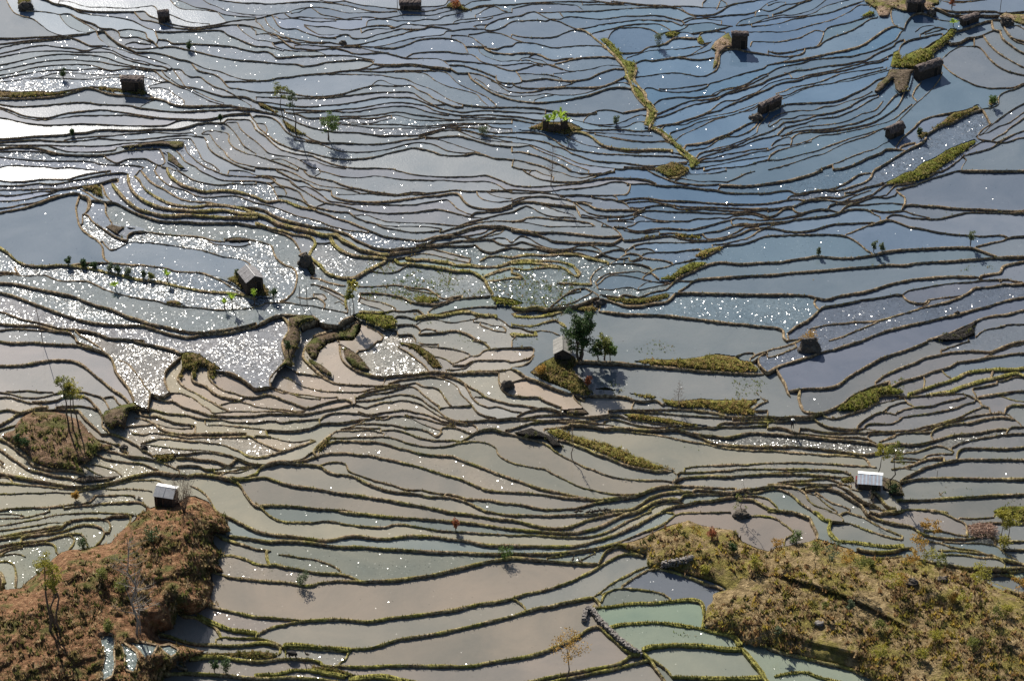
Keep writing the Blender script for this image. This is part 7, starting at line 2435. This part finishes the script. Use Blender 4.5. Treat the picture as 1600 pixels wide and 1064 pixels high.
SAP = [(1273, 888, 44, 22, 'olive', 'leftmost sapling on the top of the right hillside'), (1297, 901, 60, 26, 'grey', 'tall greyish sapling second from the left on the right hillside'),
 (1327, 904, 48, 36, 'orange', 'orange wide sapling third from the left on the right hillside'), (1337, 914, 44, 26, 'olive', 'green sapling behind the orange wide one on the right hillside'),
 (1423, 902, 40, 26, 'orange', 'short orange sapling beside the dark boulder'), (1429, 892, 54, 34, 'orange', 'tall orange sapling just above the dark boulder'),
 (1450, 908, 48, 30, 'yellow', 'bright yellow sapling right of the dark boulder'), (1467, 911, 46, 20, 'olive', 'thin sapling right of the bright yellow one'),
 (1521, 938, 56, 22, 'yellow', 'thin yellow sapling left of the broad one near the right edge'), (1529, 945, 70, 36, 'yellow', 'broad yellow green sapling near the right edge'),
 (1500, 974, 48, 26, 'yellow', 'yellow sapling alone in the middle of the right hillside'), (1392, 930, 34, 34, 'yellow', 'low yellow green sapling below the long broken wall top'),
 (1410, 925, 24, 24, 'orange', 'small orange sapling left of the bare patch'), (1326, 963, 26, 12, 'grey', 'small grey sapling below the broken wall'),
 (1289, 962, 22, 12, 'olive', 'tiny sapling low on the left of the right hillside'), (1590, 935, 34, 26, 'orange', 'orange sapling at the right edge of the picture'),
 (1214, 1005, 30, 12, 'grey', 'thin grey sapling on the lower left rim of the right hillside'), (1372, 1048, 40, 26, 'yellow', 'yellow sapling at the bottom of the right hillside'),
 (1212, 876, 34, 26, 'orange', 'small orange sapling at the upper left of the right hillside'), (1555, 985, 40, 26, 'olive', 'olive sapling low on the right hillside near the edge')]
for i, (u, v, h_, w_, lf, lb_) in enumerate(SAP):
    tree('sapling', u, v, h_, 'sapling', lf, lb_, w_, group='saplings on the right hillside', seed=100+i)

BUSH = [(790, 873, 25, 24, 'green', 'green bush on the bank above the wide brown field'), (712, 828, 22, 13, 'red', 'slim reddish bush on a thin bank'),
 (472, 913, 21, 26, 'grey', 'spreading grey green bush on the lower left bank'), (335, 1049, 24, 14, 'dark', 'left of two dark bushes near the bottom edge'),
 (353, 1051, 24, 22, 'dark', 'right and wider of two dark bushes near the bottom edge'), (1028, 73, 22, 18, 'grey', 'round grey green bush beside the teardrop shaped field'),
 (963, 195, 14, 10, 'grey', 'small pale bush left of the green ridge path'), (296, 79, 15, 11, 'dark', 'dark bush on the thin bank in the upper left field'),
 (99, 124, 18, 11, 'dark', 'small dark bush on glittering water above the grassy bank'), (107, 414, 14, 14, 'dark', 'leftmost round bush below the dark blue pond'),
 (131, 416, 12, 16, 'dark', 'second round bush below the dark blue pond'), (147, 418, 9, 13, 'dark', 'third and smallest bush below the dark blue pond'),
 (172, 424, 13, 14, 'grey', 'bush at the corner where the dark blue pond bank ends'), (185, 427, 13, 12, 'dark', 'dark bush next to the pond corner bush'),
 (200, 430, 12, 16, 'grey', 'reddish grey bush midway along the pond lower bank'), (225, 435, 14, 9, 'grey', 'upright pale bush along the pond lower bank'),
 (236, 437, 12, 12, 'olive', 'yellowish bush at the right end of the pond bush row'), (427, 468, 21, 17, 'dark', 'dark bush right of the grey tiled hut'),
 (371, 434, 16, 10, 'grey', 'small bush against the left wall of the grey tiled hut'), (1279, 401, 16, 7, 'grey', 'thin pale bush alone on the bank left of the two in the large blue field'),
 (1365, 394, 20, 9, 'grey', 'taller of two pale bushes on the bank across the large blue field'), (1378, 394, 14, 10, 'grey', 'shorter of two pale bushes on the bank across the large blue field'),
 (1516, 385, 30, 13, 'grey', 'tall pale bush on the far right bank of the large blue field'), (1437, 213, 15, 10, 'dark', 'dark bush right of the small black hut'),
 (1550, 164, 16, 15, 'green', 'green bush at the end of the long grass bank'), (1242, 851, 24, 20, 'green', 'bright green bush on the corner of the right hillside'),
 (1568, 855, 20, 26, 'yellow', 'yellow bush at the foot of the two trees near the brush pile'), (451, 555, 30, 13, 'dark', 'bush on the dark bluff beside the pale brown field'),
 (40, 697, 14, 16, 'dark', 'dark bush on the left slope of the left knoll'), (27, 690, 12, 13, 'dark', 'small dark bush at the left rim of the left knoll'),
 (118, 780, 16, 14, 'orange', 'small orange bush on the bank below the left knoll'), (113, 212, 10, 9, 'dark', 'tiny green bush on the thin bank at the far left'),
 (345, 193, 18, 7, 'dark', 'narrow dark bush on the bank left of the two tall trees'), (756, 210, 12, 20, 'grey', 'pale reed bush on the upper middle terraces'),
 (1487, 15, 24, 10, 'red', 'brown twiggy bush beside the top right corner field'), (712, 14, 16, 20, 'red', 'reddish bush on the top edge grass patch'),
 (918, 605, 20, 16, 'red', 'reddish bush at the water edge below the dark tree'), (845, 585, 18, 20, 'orange', 'brown bush on the mound left of the dark tree'),
 (1395, 775, 26, 22, 'dark', 'dark bush on the slope right of the striped roof hut'), (240, 850, 30, 30, 'dark', 'dark green bush high on the spur slope'),
 (160, 905, 22, 26, 'olive', 'olive bush on the middle of the spur'), (1266, 533, 12, 34, 'orange', 'dry reddish bush growing on top of the big dark boulder'), (190, 925, 26, 34, 'olive', 'broad olive bush behind the largest grey leafless tree'),
 (130, 855, 16, 22, 'dark', 'dark bush at the foot of the curved terraces'), (170, 985, 18, 22, 'olive', 'olive bush above the glittering small pools'),
 (1113, 842, 18, 20, 'red', 'reddish bush on the crest of the right hillside'), (1145, 862, 16, 18, 'dark', 'dark bush below the crest of the right hillside'),
 (1180, 888, 22, 26, 'yellow', 'yellow bush on the left part of the right hillside'), (1100, 895, 12, 20, 'yellow', 'low yellow bush near the short mossy wall'),
 (1375, 985, 20, 26, 'olive', 'olive bush below the end of the broken wall'), (1460, 1000, 20, 30, 'yellow', 'yellow bush in the lower middle of the right hillside'),
 (1520, 1015, 20, 30, 'olive', 'broad olive bush low on the right hillside'), (1360, 885, 14, 18, 'olive', 'low olive bush between the saplings'),
 (1440, 1030, 18, 26, 'yellow', 'low yellow bush near the bottom of the right hillside'), (1490, 940, 14, 20, 'orange', 'orange bush left of the broad yellow green sapling'),
 (1570, 960, 18, 26, 'yellow', 'yellow bush near the right edge of the hillside')]
for i, (u, v, h_, w_, lf, lb_) in enumerate(BUSH):
    tree('bush', u, v, h_, 'bush', lf, lb_, w_, cat='bush', seed=300+i)
BAN = [(363, 483, 24, 16, 'tallest of two banana plants in glittering water left of the tiled hut'), (351, 483, 15, 12, 'shorter of two banana plants in glittering water left of the tiled hut'),
 (180, 453, 11, 17, 'small bright banana plant on the long glittering bank'), (262, 441, 17, 14, 'banana plant on the bank right of the pond bush row'),
 (398, 478, 26, 12, 'banana plant in front of the tiled hut'), (865, 200, 20, 20, 'left banana plant in the low stone pen'),
 (876, 202, 28, 24, 'tallest banana plant in the low stone pen'), (857, 200, 16, 18, 'outermost left small banana plant at the stone pen'),
 (884, 200, 16, 16, 'right banana plant at the stone pen'), (1489, 42, 9, 16, 'bright banana plant beside the small slanted hut')]
for i, (u, v, h_, w_, lb_) in enumerate(BAN):
    tree('banana_plant', u, v, h_, 'banana', 'banana', lb_, w_, cat='banana plant', seed=500+i)

# ------------------------------------------------------------------ poles
def pole(u, v, hpx, label, lean=0.0, r=.06):
    (x, y, z), s = place(u, v)
    H = hpx/(s*.79)
    m = MB(); m.tube([(0, 0, -.4), (lean*.4, 0, H*.5), (lean, 0, H)], [r, r*.9, r*.75], 7)
    o = m.build('wooden_pole', MM['wood']); o.location = (x, y, z)
    tag(o, label, 'pole')
pole(1562, 23, 26, 'dark upright pole near the top right corner')
pole(67, 535, 58, 'leaning thin pole in the left glittering fields', -.45)
pole(469, 474, 26, 'left of two thin poles below the tall earth block')
pole(480, 478, 30, 'right of two thin poles below the tall earth block')
pole(621, 15, 18, 'short pole at the left end of the low long thatched hut')
pole(1277, 125, 14, 'thin bare stick standing on the upper right terraces', 0, .03)
pole(1464, 745, 10, 'short stake on the bank at the right', 0, .04)
pole(476, 1036, 8, 'short dark stake in the water near the buffalo', 0, .08)

# ------------------------------------------------------------------ brush pile
(x, y, z), s = place(1536, 829)
m = MB(); rr = random.Random(8)
for _ in range(420):
    a = rr.uniform(0, 2*PI); r_ = 1.9*math.sqrt(rr.random()); h_ = 1.25*(1-(r_/1.9)**2)*rr.random()
    p = Vector((r_*math.cos(a)*1.1, r_*math.sin(a)*.8, h_)); d = Vector((rr.gauss(0, .5), rr.gauss(0, .4), rr.gauss(0, .22)))
    m.tube([p-d*.6, p+d*.6], [.028, .012], 3, False)
o = m.build('brush_pile', noisy('cut_brush', [(.3, (.2, .11, .08)), (.55, (.4, .27, .2)), (.75, (.62, .52, .43))], 2, bump=0)); o.location = (x, y, z)
tag(o, 'heap of cut reddish brushwood beside the two trees at right', 'brushwood')

# ------------------------------------------------------------------ the farmer
def skin_body(name, joints, edges, radii, m, parent=None, sub=2):
    me = bpy.data.meshes.new(name); me.from_pydata(joints, edges, []); me.materials.append(m)
    o = bpy.data.objects.new(name, me); C.objects.link(o)
    if parent is not None: o.parent = parent
    o.modifiers.new('skin', 'SKIN'); sb = o.modifiers.new('sub', 'SUBSURF'); sb.levels = sub; sb.render_levels = sub
    for i, r_ in enumerate(radii): me.skin_vertices[0].data[i].radius = (r_, r_) if not isinstance(r_, tuple) else r_
    me.skin_vertices[0].data[0].use_root = True
    return o
(x, y, z), s = place(1237.5, 671)
z += .15
root = tag(empty('person', (x, y, z), math.radians(8)), 'farmer in dark clothes and a pale hat standing on a bank, one arm held out', 'person')
J = [(0, 0, .95), (0, 0, 1.12), (0, .01, 1.32), (0, .01, 1.43), (0, .0, 1.5), (0, -.015, 1.62),
     (-.1, 0, .9), (-.12, -.02, .5), (-.13, .02, .09), (-.13, -.13, .04),
     (.1, 0, .9), (.15, -.03, .5), (.2, .04, .09), (.22, -.1, .04),
     (-.19, .01, 1.38), (-.25, .02, 1.1), (-.24, -.06, .86),
     (.19, .01, 1.38), (.3, 0, 1.13), (.46, -.08, .98)]
E_ = [(0, 1), (1, 2), (2, 3), (3, 4), (4, 5), (0, 6), (6, 7), (7, 8), (8, 9), (0, 10), (10, 11), (11, 12), (12, 13), (3, 14), (14, 15), (15, 16), (3, 17), (17, 18), (18, 19)]
Rr = [.13, .12, .15, .09, .055, .095, .1, .07, .045, .04, .1, .07, .045, .04, .065, .05, .035, .065, .05, .035]
skin_body('body', J, E_, Rr, MM['cloth'], root)
f = MB(); f.blob((0, -.02, 1.63), .1, .85, .95, 1.15, 1, .03, 12, 9)
f.blob((0, -.115, 1.62), .018, 1, 1, 1.3, 2, 0, 6, 4)
for q in (-1, 1): f.blob((q*.09, -.01, 1.62), .022, .5, 1, 1.3, 3, 0, 6, 4)
face = f.build('face', MM['skin'], root, True)
for q in (-1, 1):
    e = MB(); e.blob((q*.035, -.108, 1.645), .011, 1, 1, 1, 2, 0, 6, 4); e.build('eye', MM['dark'], face)
for q, c_ in ((-1, (-.235, -.08, .81)), (1, (.5, -.1, .95))):
    hnd = MB(); hnd.blob(c_, .042, .8, .6, 1.1, 4, .05, 8, 6)
    for k in range(4):
        dx = (k-1.5)*.018
        if q < 0: hnd.tube([(c_[0]+dx, c_[1], c_[2]-.03), (c_[0]+dx, c_[1]-.01, c_[2]-.07), (c_[0]+dx, c_[1]-.03, c_[2]-.1+abs(k-1.5)*.008)], [.009, .008, .007], 5)
        else: hnd.tube([(c_[0]+.03, c_[1]+dx, c_[2]-.01), (c_[0]+.07, c_[1]+dx, c_[2]-.03), (c_[0]+.09, c_[1]+dx, c_[2]-.06+abs(k-1.5)*.008)], [.009, .008, .007], 5)
    hnd.tube([(c_[0], c_[1]-.03, c_[2]), (c_[0]+.02, c_[1]-.06, c_[2]-.03)], [.01, .008], 5)
    hnd.build('hand', MM['skin'], root, True)
hm = MB()
n = 16
for rad, zz in ((.24, 1.665), (.13, 1.70), (.115, 1.76), (.05, 1.80)):
    for k in range(n): hm.v.append((rad*math.cos(2*PI*k/n), -.02+rad*math.sin(2*PI*k/n), zz))
for r_ in range(3):
    for k in range(n): hm.f.append((r_*n+k, r_*n+(k+1) % n, (r_+1)*n+(k+1) % n, (r_+1)*n+k))
hm.f.append(tuple(3*n+k for k in range(n)))
hm.build('hat', MM['hat'], root, True)

# ------------------------------------------------------------------ water buffalo
(x, y, z), s = place(457, 1029)
root = tag(empty('water_buffalo', (x, y, z+.1), math.radians(-6)), 'dark water buffalo with its head low on the bank at lower left', 'buffalo')
J = [(.45, 0, .95), (.1, 0, .92), (-.3, 0, .98), (-.52, 0, .98), (-.72, 0, .78), (-.86, 0, .6),
     (.5, -.16, .75), (.44, -.17, .55), (.56, -.17, .32), (.53, -.17, .05),
     (.5, .16, .75), (.38, .17, .55), (.48, .17, .32), (.44, .17, .05),
     (-.4, -.15, .72), (-.42, -.16, .4), (-.4, -.16, .05), (-.4, .15, .72), (-.36, .16, .4), (-.33, .16, .05), (.62, 0, .9), (.7, 0, .5)]
E_ = [(0, 1), (1, 2), (2, 3), (3, 4), (4, 5), (0, 6), (6, 7), (7, 8), (8, 9), (0, 10), (10, 11), (11, 12), (12, 13), (2, 14), (14, 15), (15, 16), (2, 17), (17, 18), (18, 19), (0, 20), (20, 21)]
Rr = [.27, .32, .3, .2, .15, .09, .17, .1, .06, .055, .17, .1, .06, .055, .13, .07, .055, .13, .07, .055, .05, .02]
bb = skin_body('body', J, E_, Rr, MM['hide'], root)
bb.scale = (1, 1, 1)
for q in (-1, 1):
    hn = MB(); hn.tube([(-.66, q*.1, .86), (-.6, q*.27, .93), (-.5, q*.3, 1.04)], [.04, .03, .01], 6); hn.build('horn', MM['horn'], root)
    er = MB(); er.blob((-.64, q*.2, .8), .07, .5, 1.1, .5, 2, 0, 7, 5); er.build('ear', MM['hide'], root)

# ------------------------------------------------------------------ ducks
def duck(u, v, ang, label, group, sc_=1.0):
    (x, y, z), s = place(u, v)
    root = empty('duck', (x, y, z+UP['h']-.1), ang); tag(root, label, 'duck', group); root.scale = (sc_,)*3
    b_ = MB(); b_.blob((0, 0, .22), .17, 1.55, .8, .8, 3, .03, 12, 8)
    b_.tube([(.2, 0, .26), (.27, 0, .38), (.29, 0, .46)], [.07, .045, .04], 7); b_.blob((.31, 0, .49), .06, 1.1, .9, .95, 5, 0, 8, 6)
    b_.tube([(-.22, 0, .26), (-.36, 0, .33)], [.08, .02], 6)
    b_.build('body', MM['feather'], root, True)
    k = MB(); k.tube([(.36, 0, .48), (.43, 0, .465)], [.022, .014], 5); k.build('beak', MM['beak'], root)
    for q in (-1, 1):
        l_ = MB(); l_.tube([(0, q*.06, .12), (0, q*.06, -.04)], [.015, .012], 4); l_.build('leg', MM['beak'], root)
DN = ['first duck from the left', 'second duck', 'third duck', 'fourth duck', 'fifth duck', 'sixth duck', 'seventh duck', 'eighth duck', 'last duck']
for i, (u, v) in enumerate([(900.5, 802.5), (907, 801.5), (918.5, 803), (925, 803), (929, 801.8), (933.5, 801.5), (939, 800.5), (944, 800), (949, 799.5)]):
    duck(u, v, (.3, 2.9, .5, .1, 3.3, .4, 2.7, .2, 3.1)[i], DN[i] + (' from the left' if i not in (0, 8) else '') + ' of the dark row on the thin bank', 'ducks in a row on the bank', 1.25)
duck(895, 877, 1.2, 'left of two ducks on the bank between the brown fields', 'pair of ducks', 1.3)
duck(906, 880, 2.2, 'right of two ducks on the bank between the brown fields', 'pair of ducks', 1.3)
duck(480, 1025, 2.6, 'small dark duck in the water right of the buffalo', None, 1.2)
